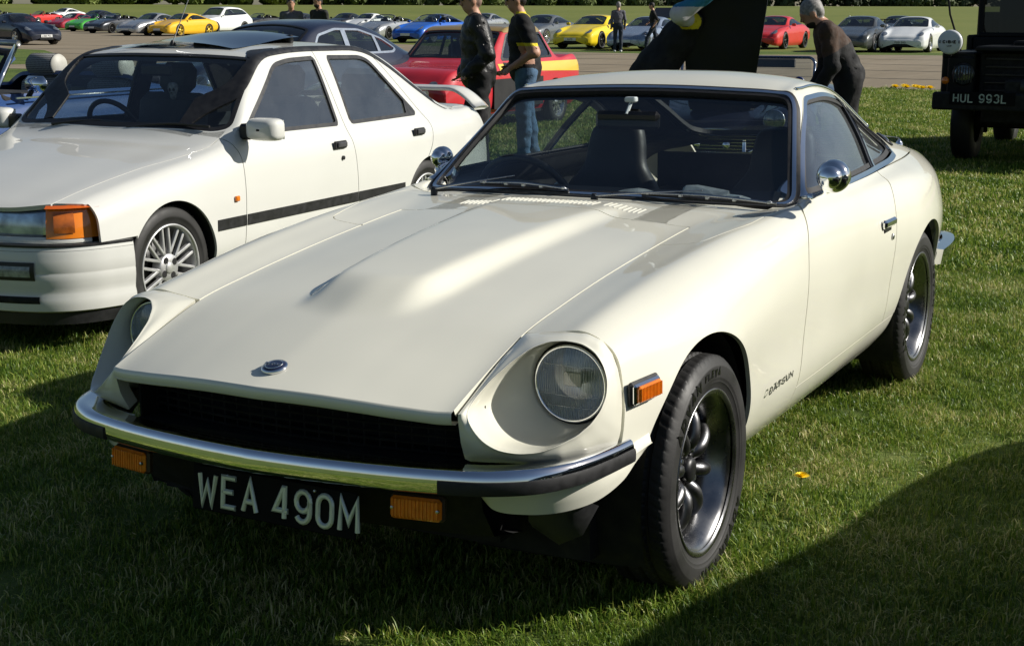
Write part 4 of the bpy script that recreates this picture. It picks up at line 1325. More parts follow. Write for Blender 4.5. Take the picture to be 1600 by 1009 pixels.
def wrap_text(txt, r0, h, w, sw, a0, yface, gap, mt, parent, name, skew=0.0):
    mb, L = text_mb(txt, w, h, sw, .0012, gap, .0, skew=skew)
    V, P, mi = mb.arr()
    ang = a0 + V[:, 0] / (r0 + h / 2)
    r = r0 + V[:, 1]
    W_ = np.stack([r * np.cos(ang), yface + V[:, 2] * 1.2, r * np.sin(ang)], 1)
    return mk(name, W_, [p[:, ::-1] for p in P], mt, parent, False)
def watanabe(loc, side, spin, lettering=0.0, name='wheel', Rt=.296, w=.178, rim_r=.205):
    e = bpy.data.objects.new(name, None); COL.objects.link(e); e.parent = zc
    V, P = tread_tyre(Rt, w, rim_r)
    ty = mk('tyre', V, [P], TYRE, e, True); autosmooth(ty, 38)
    hw = w / 2
    if side > 0:
        wrap_text('ADVAN', .2385, .030, .030, .0085, R(30 + lettering), hw * 1.0225, .0085, LETT, ty, 'lettering', skew=.12)
        wrap_text('FLEVA', .2430, .020, .0170, .005, R(78 + lettering), hw * 1.0225, .006, LETT, ty, 'lettering', skew=.12)
        wrap_text('ADVAN', .2385, .030, .030, .0085, R(210 + lettering), hw * 1.0225, .0085, LETT, ty, 'lettering', skew=.12)
        wrap_text('FLEVA', .2430, .020, .0170, .005, R(258 + lettering), hw * 1.0225, .006, LETT, ty, 'lettering', skew=.12)
    mb = MB()   # rim barrel and stepped lip
    lathe(mb, [(rim_r - .012, -hw * .9), (rim_r - .03, -hw * .7), (rim_r - .045, -hw * .1), (rim_r - .047, hw * .05), (rim_r - .042, hw * .25), (rim_r - .030, hw * .48), (rim_r - .026, hw * .62), (rim_r - .018, hw * .74), (rim_r - .013, hw * .82), (rim_r - .004, hw * .86), (rim_r + .004, hw * .90), (rim_r + .007, hw * .935), (rim_r + .003, hw * .955), (rim_r - .005, hw * .93), (rim_r - .009, hw * .88)], 72)
    rim = mb.build('rim', POL, e, smooth=True)
    mb = MB()   # centre disc
    lathe(mb, [(rim_r - .046, -.012), (.12, -.016), (.075, .0), (.066, .014), (.05, .018), (.0001, .018)], 48)
    mb.build('wheel_disc', GUN, rim, smooth=True)
    for k in range(8):
        a = spin + k * np.pi / 4
        ca, sa = math.cos(a), math.sin(a)
        mb = MB()
        pr = [(.052, .012, .019), (.075, .030, .020), (.105, .034, .018), (.135, .025, .018), (.156, .004, .020), (.166, -.014, .024)]
        path = np.array([(r * ca, y, r * sa) for r, y, _ in pr])
        tube(mb, catmull(path, 3), np.interp(np.linspace(0, 5, 16), range(6), [q[2] for q in pr]), 10, up=(0, 1, 0))
        mb.build('spoke', GUN, rim, smooth=True)
    mb = MB(); lathe(mb, [(.034, .015), (.034, .034), (.030, .042), (.018, .046), (.0001, .046)], 28)
    mb.build('centre_cap', TRIM, rim, smooth=True)
    for k in range(4):
        a = spin + np.pi / 8 + k * np.pi / 2
        mb = MB(); lathe(mb, [(.0105, .016), (.0105, .030), (.007, .034), (.0001, .034)], 6, c=(.056 * math.cos(a), 0, .056 * math.sin(a)))
        mb.build('wheel_nut', STEEL, rim)
    mb = MB(); lathe(mb, [(.128, -.035), (.128, -.025), (.05, -.025)], 40); mb.build('brake_disc', STEEL, rim, smooth=True)
    e.location = loc
    e.rotation_euler = (0, 0, 0 if side > 0 else math.pi)
    return e
for x, z in ((0, .298), (-2.305, .298)):
    watanabe((x, .684 + (.004 if x < -1 else 0), z), 1, .25 if x > -1 else .6, 0 if x > -1 else -62)
    watanabe((x, -.684, z), -1, .4)

# ---- small fittings
EMB = mat('emblem_blue', (.012, .016, .04), rough=.15, coat=1, noise=(30, .2))
p, nn = zsurf(.722, 0.0)
M = basis(p, (0, 1, 0), (-1, 0, .25)); M[:3, 2] = np.cross(M[:3, 0], M[:3, 1])
mb = MB(); lathe(mb, [(.030, 0), (.031, .004), (.029, .007), (.026, .008)], 40, 'z'); mb.tf(M); em = mb.build('bonnet_badge', CHROME, zc, smooth=True)
mb = MB(); lathe(mb, [(.0275, .006), (.0265, .009), (.018, .0105), (.0001, .0115)], 40, 'z'); mb.tf(M); mb.build('badge_face', EMB, em, smooth=True)
mb = MB(); lathe(mb, [(.0205, .0098), (.0205, .0108), (.0190, .0112), (.0190, .0100)], 40, 'z'); mb.tf(M); mb.build('badge_ring', CHROME, em, smooth=True)
mb, L = text_mb('DATSUN', .0064, .0075, .0014, .0015, .0014); mb.tf(np.array([[1, 0, 0, -L / 2], [0, 1, 0, -.0037], [0, 0, 1, .0112], [0, 0, 0, 1]])).tf(M); mb.build('badge_lettering', CHROME, em)
# wing script near the door: slanted chrome lettering
mb, L = text_mb('DATSUN', .028, .018, .0028, .0015, .009, skew=.6)
M = basis((-.455, .774, .388), (-1, .0, .02), (0, -.03, 1)); M[:3, 2] = (0, 1, 0); 
mb.tf(M); mb.build('wing_script', mat('dark_script', (.05, .05, .052), rough=.3, metal=.8, noise=(40, .2)), zc)
for sg in (1, -1):
    # recessed pull handle
    c = np.array([-1.70, sg * .790, .703])
    mb = MB(); box(mb, c, (.135, .022, .030), .008, rot=rotm('Z', -sg * .03)); hd = mb.build('door_handle', CHROME, zc)
    mb = MB(); box(mb, c + [0, -sg * .008, -.022], (.10, .012, .026), .006); mb.build('handle_recess', TRIM, hd)
    mb = MB(); lathe(mb, [(.011, -.004), (.011, .004), (.008, .006), (.0001, .006)], 16, 'y', (-1.755, sg * .790, .648)); mb.build('lock', STEEL, zc)
    # round body-side badge behind the quarter glass
    k = np.argmin((ZS.V[:, 0] + 2.52)**2 + (ZS.V[:, 2] - .912)**2 + np.where(sg * ZS.V[:, 1] > .4, 0, 9))
    p, nn = ZS.V[k], ZS.N[k]
    M = basis(p, np.cross([0, 0, 1], nn), np.cross(nn, np.cross([0, 0, 1], nn)))
    mb = MB(); lathe(mb, [(.040, -.002), (.040, .005), (.036, .007), (.033, .004)], 32, 'z'); mb.tf(M); bd_ = mb.build('pillar_badge', TRIM, zc, smooth=True)
    mb = MB(); lathe(mb, [(.033, .003), (.02, .004), (.0001, .0042)], 32, 'z'); mb.tf(M); mb.build('badge_face', ZP, bd_, smooth=True)
    mb = MB()
    for a in (90, 210, 330):
        tube(mb, [(0, 0, .006), (.03 * math.cos(R(a)), .03 * math.sin(R(a)), .006)], [.006, .002], 6)
    mb.tf(M); mb.build('badge_star', CHROME, bd_)
# door mirrors: chrome bullet housings
for c, base, sg in (((-.90, .806, .943), (-1.06, .705, .862), 1), ((-1.33, -.775, .905), (-1.20, -.70, .862), -1)):
    c = np.array(c)
    mb = MB()
    ms = 1.0 if sg > 0 else .82
    lathe(mb, [(r_ * ms, h_ * ms) for r_, h_ in [(.0001, .052), (.012, .051), (.024, .045), (.032, .034), (.0345, .020), (.0345, .016), (.040, .013), (.046, .004), (.049, -.008), (.049, -.026), (.047, -.032), (.043, -.033)]], 40, 'x', c)
    mi_ = mb.build('door_mirror', CHROME, zc, auto=40)
    mb = MB(); lathe(mb, [(.0435 * ms, -.030 * ms), (.0001, -.030 * ms)], 40, 'x', c); mb.build('mirror_glass', mat('mirror_silver', (.8, .82, .84), rough=.01, metal=1, noise=(3, .01)), mi_)
    mb = MB(); tube(mb, catmull([base, (np.array(base) + c) / 2 + [0, sg * .012, -.012], c + [-.01, -sg * .03, -.02]], 5), [.011] * 11, 8); mb.build('stalk', CHROME, mi_, smooth=True)
    mb = MB(); lathe(mb, [(.02, -.004), (.02, .004), (.014, .01), (.0001, .01)], 16, 'z', base); mb.build('foot', CHROME, mi_, smooth=True)
# wipers
wn = np.array([.541, 0, .841])
def wiper(piv, arm_end, b0, b1):
    piv, arm_end, b0, b1 = map(np.array, (piv, arm_end, b0, b1))
    mb = MB(); lathe(mb, [(.012, -.02), (.012, .012), (.008, .02), (.0001, .02)], 14, 'z', piv); w_ = mb.build('wiper', TRIM, zc, smooth=True)
    mb = MB(); pth = catmull([piv + [0, 0, .014], piv * .7 + arm_end * .3 + wn * .016, arm_end + wn * .008], 6); tube(mb, pth, np.linspace(.010, .004, len(pth)), 6, flat=.45); mb.build('wiper_arm', STEEL, w_, smooth=True)
    mb = MB(); tube(mb, catmull([b0 + wn * .001, b0 * .7 + b1 * .3 + wn * .009, b0 * .5 + b1 * .5 + wn * .012, b0 * .3 + b1 * .7 + wn * .009, b1 + wn * .001], 4), .0038, 5); mb.build('wiper_frame', STEEL, w_, smooth=True)
    mb = MB(); tube(mb, np.linspace(b0, b1, 8) - wn * .003, .004, 5); mb.build('wiper_rubber', RUBBER, w_)
    for t in (.05, .3, .5, .7, .95):
        mb = MB(); box(mb, b0 * (1 - t) + b1 * t + wn * .004, (.012, .012, .010), .002); mb.build('wiper_clip', STEEL, w_)
wiper((-.87, -.53, .838), (-.978, -.28, .888), (-.955, -.40, .868), (-.94, -.067, .862))
wiper((-.875, .055, .842), (-.953, .387, .872), (-.937, .19, .86), (-.925, .632, .852))
# rear bumper end, aerial
rb = catmull(np.array([(-2.80, .70), (-2.98, .695), (-3.14, .675), (-3.27, .63), (-3.33, .52), (-3.36, .25), (-3.37, 0)]), 6)
rbp = np.vstack([rb, np.c_[rb[::-1, 0], -rb[::-1, 1]][1:]])
mb = MB(); sweep(mb, np.c_[rbp, np.full(len(rbp), .415)], np.array([(-.06, .032), (-.01, .034), (.008, .022), (.012, 0), (.008, -.024), (-.006, -.034), (-.05, -.03)])[::-1] * [-1, 1]); mb.build('rear_bumper', CHROME, zc, auto=35)
p_, nn = zsurf(-3.05, .50)
mb = MB(); lathe(mb, [(.016, -.01), (.016, .008), (.009, .018), (.004, .026), (.0001, .028)], 16, 'z', p_); an = mb.build('aerial', CHROME, zc, smooth=True)
mb = MB(); tube(mb, [p_ + [0, 0, .03], p_ + [.05, -.10, .05], p_ + [.10, -.24, .055]], .0022, 6); mb.build('mast', STEEL, an)
# gutter trim over the side glass
for sg in (1, -1):
    pts = []
    for x, z in catmull(np.array([(-1.50, 1.156), (-1.62, 1.160), (-1.75, 1.158), (-2.0, 1.128), (-2.2, 1.06), (-2.36, .975)]), 6):
        d = (ZS.V[:, 0] - x)**2 + (ZS.V[:, 2] - z)**2 + np.where(sg * ZS.V[:, 1] > .42, 0, 9)
        i = np.argsort(d)[:3]
        pts.append(ZS.V[i].mean(0) + ZS.N[i].mean(0) * .003)
    pts = np.array(pts)
    for _ in range(4):
        pts[1:-1] = .5 * pts[1:-1] + .25 * (pts[2:] + pts[:-2])
    mb = MB(); tube(mb, pts, .006, 6); mb.build('rain_gutter', CHROME, zc, smooth=True)
# ---- cabin
lin = ZS.off(-.028)
panel('headliner', lin.sub(lambda s: Z(s) - .86, lambda s: -1.08 - X(s), lambda s: -f_ws(s) - .006, lambda s: -f_dlo(s) - .004, lambda s: -f_hg(s) - .004, lambda s: X(s) + 3.0), VINYL, zc, fl=.0)
for sg in (1, -1):
    panel('door_card', ZS.off(-.06).sub(side(sg), lambda s: .86 - Z(s), lambda s: Z(s) - .26, lambda s: -.95 - X(s), lambda s: X(s) + 2.9), VINYL, zc, fl=0)
mb = MB()
box(mb, (-1.9, 0, .27), (2.0, 1.34, .05)); box(mb, (-2.45, 0, .52), (.9, 1.0, .06)); box(mb, (-.95, 0, .52), (.06, 1.34, .5)); box(mb, (-1.7, 0, .36), (1.3, .22, .2), .03)
box(mb, (-2.55, 0, .62), (.95, 1.1, .03)); box(mb, (-3.02, 0, .66), (.03, 1.2, .26)); mb.build('cabin_floor', BLACK, zc)
for sg in (1, -1):
    panel('pillar_trim', ZS.off(-.022).sub(side(sg), lambda s: Z(s) - .80, lambda s: -f_ws(s) + .0, lambda s: -f_dlo(s), lambda s: -f_hg(s), lambda s: -1.0 - X(s), lambda s: X(s) + 3.05, lambda s: np.abs(Y(s)) - .36), BLACK, zc, fl=0)
ydash = np.linspace(-.66, .66, 31)
dp = [(-.96, .815), (-1.02, .832), (-1.12, .838), (-1.20, .825), (-1.235, .79), (-1.24, .70), (-1.20, .60)]
D = np.array([[(x + .10 * (y / .66)**2 * (-1) * (i < 3), y, z + (.022 * math.exp(-((y + .36) / .15)**2) if 1 <= i <= 4 else 0)) for i, (x, z) in enumerate(dp)] for y in ydash])
mk('dashboard', D.reshape(-1, 3), [grid_polys(31, 7)], VINYL, zc, True)
def seat(y, nm):
    c = np.array([-1.72, y, .0])
    s_ = bpy.data.objects.new('seat', None); COL.objects.link(s_); s_.parent = zc
    # backrest as lofted rounded sections
    def sec(w, t, cx, cz, tilt=0):
        a = np.linspace(0, 2 * np.pi, 20, endpoint=False)
        q = np.stack([np.sign(np.cos(a)) * np.abs(np.cos(a))**.6 * t, np.sign(np.sin(a)) * np.abs(np.sin(a))**.7 * w, 0 * a], 1)
        return q + [cx, 0, cz]
    rows = [sec(.20, .07, -1.76, .38), sec(.23, .075, -1.80, .50), sec(.225, .06, -1.845, .64), sec(.19, .05, -1.885, .76), sec(.13, .045, -1.91, .84), sec(.115, .045, -1.93, .93), sec(.095, .038, -1.94, .985), sec(.04, .02, -1.945, 1.0)]
    rows = catmull(np.array(rows).reshape(8, -1), 4).reshape(-1, 20, 3)
    mk('backrest', rows.reshape(-1, 3) + [0, y, 0], [grid_polys(len(rows), 20, close_v=True)], VINYL, s_, True)
    mb = MB(); box(mb, (-1.56, y, .38), (.46, .46, .14), .05); mb.build('cushion', VINYL, s_)
seat(-.33, 'driver'); seat(.34, 'passenger')
# steering wheel
sc_ = np.array([-1.22, -.36, .775]); n_ = np.array([-.90, 0, .43])
e1 = np.array([0, 1.0, 0]); e2 = np.cross(n_, e1)
a = np.linspace(0, 2 * np.pi, 49)
mb = MB(); tube(mb, sc_ + .178 * (np.cos(a)[:, None] * e1 + np.sin(a)[:, None] * e2), .0135, 10, caps=False); sw = mb.build('steering_wheel', TRIM, zc, smooth=True)
mb = MB()
for an_ in (90, 210, 330):
    tube(mb, [sc_ - n_ * .03, sc_ + .17 * (math.cos(R(an_)) * e1 + math.sin(R(an_)) * e2)], .009, 6)
tube(mb, [sc_ - n_ * .02, sc_ - n_ * .25], .025, 10)
mb.build('spokes', STEEL, sw)
# interior mirror and its holder
mb = MB(); box(mb, (-1.31, -.02, 1.060), (.03, .235, .062), .012); rv = mb.build('interior_mirror', TRIM, zc)
mb = MB(); tube(mb, [(-1.30, -.02, 1.08), (-1.345, -.02, 1.125)], .006, 6); box(mb, (-1.34, -.02, 1.128), (.03, .04, .018), .004); mb.build('mirror_bracket', mat('pale_grey_plastic', (.5, .55, .55), rough=.4, noise=(10, .1)), rv)
# crumpled clear bags and papers on the dash shelf / passenger side
for k, (x, y, z, s_) in enumerate(((-1.06, .13, .842, .03), (-1.08, .34, .842, .045), (-1.05, .45, .84, .028))):
    v = RNG.normal(size=(60, 3)) * [s_ * .5, s_ * .9, s_ * .22] + [x, y, z + s_ * .2]
    bm = bmesh.new()
    for q in v: bm.verts.new(q)
    bmesh.ops.convex_hull(bm, input=bm.verts)
    me = bpy.data.meshes.new('clear_bag'); bm.to_mesh(me); bm.free()
    me.materials.append(mat('clear_plastic_bag', (.35, .38, .40), rough=.15, coat=.5, noise=(30, .3)))
    o = bpy.data.objects.new('clear_bag', me); COL.objects.link(o)
    o.matrix_world = Matrix(ZM.tolist())
    tag(o, ('small crumpled clear bag on the coupe dashboard near its centre', 'larger crumpled clear bag on the coupe dashboard, passenger side', 'crumpled clear bag at the passenger end of the coupe dashboard')[k], 'plastic bag', 'bags on the coupe dashboard')
# ================================================================== white saloon beside it
SYAW = math.radians(2.0)
sc = thing('saloon', 'white four-door saloon with black side mouldings and a boot spoiler, parked left of the coupe', 'car', (-1.664, -3.15, 0), SYAW)
SP = paint('white_paint', (.60, .60, .56), rough=.36)
ST = [
    (.69, .588, (.3, .586), (.56, .574), (.66, .55), (.70, .52), (.715, .46), (.715, .38), (.70, .28), (.66, .20)),
    (.62, .622, (.3, .620), (.565, .608), (.665, .587), (.71, .55), (.728, .48), (.73, .39), (.718, .28), (.68, .20)),
    (.50, .655, (.3, .652), (.57, .640), (.675, .622), (.722, .58), (.742, .50), (.747, .40), (.737, .28), (.69, .20)),
    (.25, .705, (.3, .701), (.575, .689), (.69, .673), (.742, .63), (.762, .54), (.767, .42), (.757, .28), (.71, .19)),
    (.0, .745, (.3, .741), (.58, .728), (.697, .711), (.747, .667), (.770, .57), (.774, .44), (.762, .28), (.71, .19)),
    (-.25, .783, (.3, .779), (.587, .765), (.702, .746), (.748, .70), (.769, .59), (.772, .44), (.758, .28), (.70, .185)),
    (-.42, .822, (.32, .817), (.625, .798), (.705, .776), (.748, .73), (.768, .60), (.770, .44), (.756, .28), (.70, .185)),
    (-.55, .930, (.36, .915), (.690, .845), (.712, .812), (.749, .76), (.768, .61), (.770, .44), (.756, .28), (.70, .185)),
    (-.75, 1.090, (.36, 1.078), (.640, 1.020), (.719, .811), (.750, .76), (.768, .61), (.770, .44), (.756, .28), (.70, .185)),
    (-.93, 1.205, (.34, 1.198), (.592, 1.160), (.721, .807), (.751, .755), (.768, .61), (.770, .44), (.756, .28), (.70, .185)),
    (-1.10, 1.231, (.33, 1.226), (.572, 1.192), (.722, .803), (.752, .75), (.768, .61), (.770, .44), (.756, .28), (.70, .185)),
    (-1.6, 1.245, (.33, 1.240), (.562, 1.204), (.722, .798), (.752, .75), (.768, .61), (.770, .44), (.756, .28), (.70, .185)),
    (-2.0, 1.226, (.33, 1.221), (.556, 1.186), (.717, .800), (.752, .75), (.769, .61), (.772, .44), (.758, .28), (.70, .185)),
    (-2.2, 1.170, (.33, 1.165), (.562, 1.128), (.711, .806), (.751, .755), (.770, .61), (.773, .44), (.76, .28), (.71, .19)),
    (-2.5, 1.010, (.33, 1.006), (.588, .985), (.700, .815), (.745, .76), (.765, .61), (.768, .44), (.755, .28), (.70, .19)),
    (-2.72, .885, (.33, .883), (.612, .875), (.690, .820), (.735, .76), (.755, .61), (.757, .44), (.745, .28), (.69, .195)),
    (-2.88, .845, (.33, .845), (.615, .838), (.680, .818), (.722, .76), (.743, .61), (.745, .44), (.735, .28), (.68, .2)),
    (-3.12, .840, (.33, .840), (.59, .834), (.655, .812), (.695, .75), (.715, .61), (.72, .44), (.71, .28), (.66, .2)),
    (-3.22, .81, (.33, .81), (.57, .80), (.63, .78), (.67, .73), (.69, .60), (.695, .44), (.685, .28), (.64, .21)),
    (-3.27, .72, (.33, .72), (.55, .71), (.61, .70), (.65, .66), (.67, .57), (.675, .44), (.665, .29), (.62, .23)),
]
def car_table(T, cab0, cab1, bulge=.006):
    rows = []
    for r in T:
        x = r[0]
        f1, f2 = np.array(r[2]), np.array(r[3])
        incab = cab1 < x < cab0
        t = .70 if incab else .55
        f1b = np.array([f1[0] + (f2[0] - f1[0]) * t, f1[1] + (f2[1] - f1[1]) * (.42 if incab else t)])
        f = [(0, r[1]), r[2], tuple(f1b), r[3]]
        a, b = f2, np.array(r[4])
        for q in (.33, .67):
            p = a + (b - a) * q; nr = np.array([a[1] - b[1], b[0] - a[0]]); nr /= np.linalg.norm(nr) + 1e-9
            f.append(tuple(p + nr * (bulge if incab else 0)))
        f += list(r[4:])
        half = [(x, y, z) for y, z in f]
        rows.append([(x, -y, z) for _, y, z in half[:0:-1]] + half)
    return np.array(rows)
def car_surf(T, ns, nf, cab0, cab1, smooth=2):
    s = surf_grid(loft(car_table(T, cab0, cab1), ns, nf), smooth)
    if s.N[np.argmax(s.V[:, 2])][2] < 0:
        s = Surf(s.V, -s.N, s.T[:, ::-1])
    return s
SS = car_surf(ST, 330, 150, -.6, -2.6, 5)
G2 = .0024
s_hoody = lambda x: np.interp(x, [-.42, 0, .25, .5, .64], [.655, .60, .592, .585, .575])
sf_hood = lambda s: s_hoody(X(s)) - np.abs(Y(s))
s_lip = lambda y: .655 - .02 * (y / .5)**2 - .07 * np.clip(np.abs(y) / .58, 0, 1)**6
SWS = rpoly([(-.475, 0), (-.485, .3), (-.535, .60), (-.575, .655), (-.925, .567), (-.905, .3), (-.90, 0), (-.905, -.3), (-.925, -.567), (-.575, -.655), (-.535, -.60), (-.485, -.3)], [.1, .1, .06, .03, .03, .1, .1, .1, .03, .03, .06, .1])
sf_ws = lambda s: np.where(Z(s) > .70, sd_poly(XY(s), SWS), -1)
SRW = rpoly([(-2.08, -.50), (-2.08, .50), (-2.66, .55), (-2.66, -.55)], .06)
sf_rw = lambda s: np.where(Z(s) > .70, sd_poly(XY(s), SRW), -1)
SD1 = rpoly([(-.60, .832), (-1.03, 1.150), (-1.18, 1.172), (-1.43, 1.178), (-1.445, .822)], [.015, .06, .06, .02, .02])
SD2 = rpoly([(-1.565, .822), (-1.555, 1.178), (-1.90, 1.170), (-1.985, 1.145), (-2.30, .845), (-2.28, .826)], [.02, .02, .05, .04, .02, .02])
onside = lambda s: (np.abs(Y(s)) > .45) & (Z(s) > .76)
sf_d1 = lambda s: np.where(onside(s), sd_poly(XZ(s), SD1), -1)
sf_d2 = lambda s: np.where(onside(s), sd_poly(XZ(s), SD2), -1)
SDF = catmull(np.array([(-.40, .90), (-.46, .85), (-.50, .81), (-.525, .74), (-.535, .62), (-.53, .45), (-.52, .30), (-.51, .15)]), 5)
SDB = catmull(np.array([(-1.42, 1.3), (-1.445, 1.205), (-1.50, .82), (-1.535, .65), (-1.545, .45), (-1.545, .30), (-1.545, .15)]), 5)
SDR = catmull(np.array([(-1.97, 1.22), (-2.08, 1.14), (-2.34, .86), (-2.40, .78), (-2.385, .66), (-2.30, .56), (-2.20, .46), (-2.14, .36), (-2.13, .15)]), 5)
def sideof(line, ref):
    sg = np.sign(sd_line(np.array([ref]), line))[0]
    return lambda s: sg * sd_line(XZ(s), line)
s_df, s_db, s_dr = sideof(SDF, (0, .5)), sideof(SDB, (-1, .5)), sideof(SDR, (-1.8, .5))
GUT = catmull(np.array([(-.50, .872), (-.75, 1.045), (-.95, 1.178), (-1.15, 1.208), (-1.6, 1.214), (-1.95, 1.198), (-2.15, 1.13), (-2.45, .97), (-2.70, .845), (-2.9, .80)]), 5)
s_gut = sideof(GUT, (-1.6, .9))     # >0 below the roof line
sa_f, sa_r = arch(0, .285, .300), arch(-2.36, .285, .300)
SW_R = .281
SBLK = mat('satin_black_plastic', (.014, .014, .015), rough=.45, noise=(30, .2))
SG = glass('saloon_glass', (.66, .76, .77), f0=1.95, streak=.05)
bon = panel('bonnet', SS.sub(lambda s: sf_hood(s) - G2, lambda s: X(s) + .47 + .10 * (np.abs(Y(s)) / .64)**3, lambda s: s_lip(Y(s)) - X(s), lambda s: .86 - Z(s), lambda s: -sf_ws(s) - .02), SP, sc, fl=.02)
for sg in (1, -1):
    low = lambda s: Z(s) - .19
    panel('front_wing', SS.sub(side(sg), lambda s: -sf_hood(s) - G2, lambda s: s_df(s) - G2, sa_f, lambda s: .60 - X(s), lambda s: np.where(X(s) > .25, Z(s) - .463, 1), lambda s: -sf_ws(s) - .02,
                               lambda s: np.where((X(s) > .40) & (Z(s) < .64), .46 - X(s) + (Z(s) - .625) * 0 + np.maximum(0, Z(s) - .622) * 20, 1), lambda s: np.abs(Y(s)) - .4, lambda s: X(s) + .62), SP, sc)
    panel('front_door', SS.sub(side(sg), lambda s: -s_df(s) - G2, lambda s: s_db(s) - G2, lambda s: -sf_d1(s) - .004, lambda s: s_gut(s) - .012, lambda s: -sf_ws(s) - .008, low, lambda s: np.abs(Y(s)) - .4), SP, sc)
    panel('rear_door', SS.sub(side(sg), lambda s: -s_db(s) - G2, lambda s: s_dr(s) - G2, lambda s: -sf_d2(s) - .004, lambda s: s_gut(s) - .012, sa_r, low, lambda s: np.abs(Y(s)) - .4), SP, sc)
    panel('rear_wing', SS.sub(side(sg), lambda s: -s_dr(s) - G2, sa_r, low, lambda s: np.where(X(s) > -2.70, s_gut(s) - .012, .832 - Z(s)), lambda s: np.abs(Y(s)) - .4), SP, sc)
    panel('front_door_glass', SS.off(-.008).sub(side(sg), lambda s: sf_d1(s) - .010), SG, sc, fl=0)
    panel('rear_door_glass', SS.off(-.008).sub(side(sg), lambda s: sf_d2(s) - .010, lambda s: X(s) + 2.20 - (Z(s) - .82) * 0.0), SG, sc, fl=0)
    panel('window_frame', SS.off(.001).sub(side(sg), lambda s: sf_d1(s) + .004, lambda s: .016 - sf_d1(s)), SBLK, sc, fl=.012)
    panel('window_frame', SS.off(.001).sub(side(sg), lambda s: sf_d2(s) + .004, lambda s: .016 - sf_d2(s)), SBLK, sc, fl=.012)
    panel('window_corner_trim', SS.off(.0005).sub(side(sg), lambda s: sf_d2(s) - .012, lambda s: -2.185 - X(s) - (Z(s) - .82) * .28), SBLK, sc, fl=.01)
    panel('mirror_base', SS.off(.0015).sub(side(sg), lambda s: sf_d1(s) - .012, lambda s: X(s) + .70 + (Z(s) - .83) * .35), SBLK, sc, fl=.01)
    panel('roof_strip', SS.off(.003).sub(side(sg), lambda s: .009 - s_gut(s), lambda s: s_gut(s) + .016, lambda s: -.52 - X(s), lambda s: X(s) + 2.62, lambda s: np.abs(Y(s)) - .4), SBLK, sc, fl=.01)
    # moulding with end cap, in three lengths
    for x0, x1 in ((-.305, -.530), (-.540, -1.540), (-1.550, -2.04)):
        xs = np.linspace(x0, x1, 12)
        pts = []
        for x in xs:
            k = np.argmin((SS.V[:, 0] - x)**2 + (SS.V[:, 2] - .435)**2 + np.where(sg * SS.V[:, 1] > .3, 0, 9))
            pts.append((x, SS.V[k, 1], .435))
        mb = MB(); sweep(mb, np.array(pts), np.array([(-.004, .026), (.010, .022), (.014, .006), (.010, .002), (.014, -.004), (.013, -.020), (-.004, -.026)]) * [(-sg), 1])
        mb.build('side_moulding', SBLK, sc)
    mb = MB(); box(mb, (-.455, sg * .777, .545), (.03, .014, .026), .004); mb.build('side_repeater', AMBER, sc)
    for x, z in ((-1.375, .725), (-2.22, .735)):
        mb = MB(); box(mb, (x, sg * .768, z), (.115, .014, .042), .005); h = mb.build('door_handle', SBLK, sc)
        mb = MB(); box(mb, (x - .004, sg * .779, z + .001), (.088, .012, .026), .004); mb.build('handle_grip', mat('dark_grey_plastic', (.05, .05, .053), rough=.4, noise=(30, .2)), h)
    mb = MB(); lathe(mb, [(.011, -.006), (.011, .004), (.0001, .005)], 14, 'y', (-1.40, sg * .771, .655)); mb.build('lock', SBLK, sc)
    # door mirror
    c = np.array([-.60, sg * .845, .862])
    mb = MB()
    a = np.linspace(0, 2 * np.pi, 32, endpoint=False)
    sq = np.stack([np.sign(np.cos(a)) * np.abs(np.cos(a))**.45, np.sign(np.sin(a)) * np.abs(np.sin(a))**.45], 1)
    rings = [(-.035, .094, .052), (-.02, .098, .055), (.02, .096, .053), (.045, .085, .045), (.058, .06, .03), (.062, .01, .005)]
    Vm = np.array([[(c[0] + dx, c[1] + q[0] * w_ * .92, c[2] + q[1] * h_) for q in sq] for dx, w_, h_ in rings])
    mb.add(Vm.reshape(-1, 3), [grid_polys(len(rings), 32, close_v=True)])
    mo = mb.build('door_mirror', SP, sc, smooth=True)
    mb = MB(); box(mb, c + [-.008, -sg * .108, -.014], (.06, .07, .075), .012); mb.build('mirror_arm', SBLK, mo)
    mb = MB(); box(mb, c + [-.036, 0, 0], (.004, .168, .092), .0015); mb.build('mirror_glass', mat('mirror_silver', (.8, .82, .84), rough=.01, metal=1, noise=(3, .01)), mo)
    # arch liners
    for cx in (0, -2.36):
        aa = np.radians(np.linspace(-15, 195, 50)); mb = MB()
        rg = [np.stack([cx + rr * np.cos(aa), np.full_like(aa, sg * yv), .285 + rr * np.sin(aa)], 1) for yv, rr in ((.758, .303), (.74, .299), (.65, .31), (.35, .31))]
        mb.add(np.stack(rg, 1).reshape(-1, 3), [grid_polys(50, 4)]); mb.build('arch_liner', BLACK, sc, smooth=True)
panel('roof', SS.sub(lambda s: np.maximum(-s_gut(s) - .002, np.where((np.abs(Y(s)) < .50) & (X(s) > -2.80), 1, -1)), lambda s: Z(s) - .80, lambda s: -sf_ws(s) - .008, lambda s: -sf_rw(s) - .01, lambda s: -.46 - X(s), lambda s: X(s) + 2.80), SP, sc)
panel('boot_lid', SS.sub(lambda s: -2.805 - X(s), lambda s: Z(s) - .834 + np.where(np.abs(Y(s)) < .60, .3, 0)), SP, sc)
panel('windscreen', SS.off(-.004).sub(lambda s: sf_ws(s)), glass('saloon_screen', (.74, .79, .79), f0=1.5, streak=.006), sc, fl=0)
panel('windscreen_seal', SS.off(.001).sub(lambda s: sf_ws(s) + .012, lambda s: .012 - sf_ws(s)), SBLK, sc, fl=.012)
panel('rear_window', SS.off(-.004).sub(lambda s: sf_rw(s)), SG, sc, fl=0)
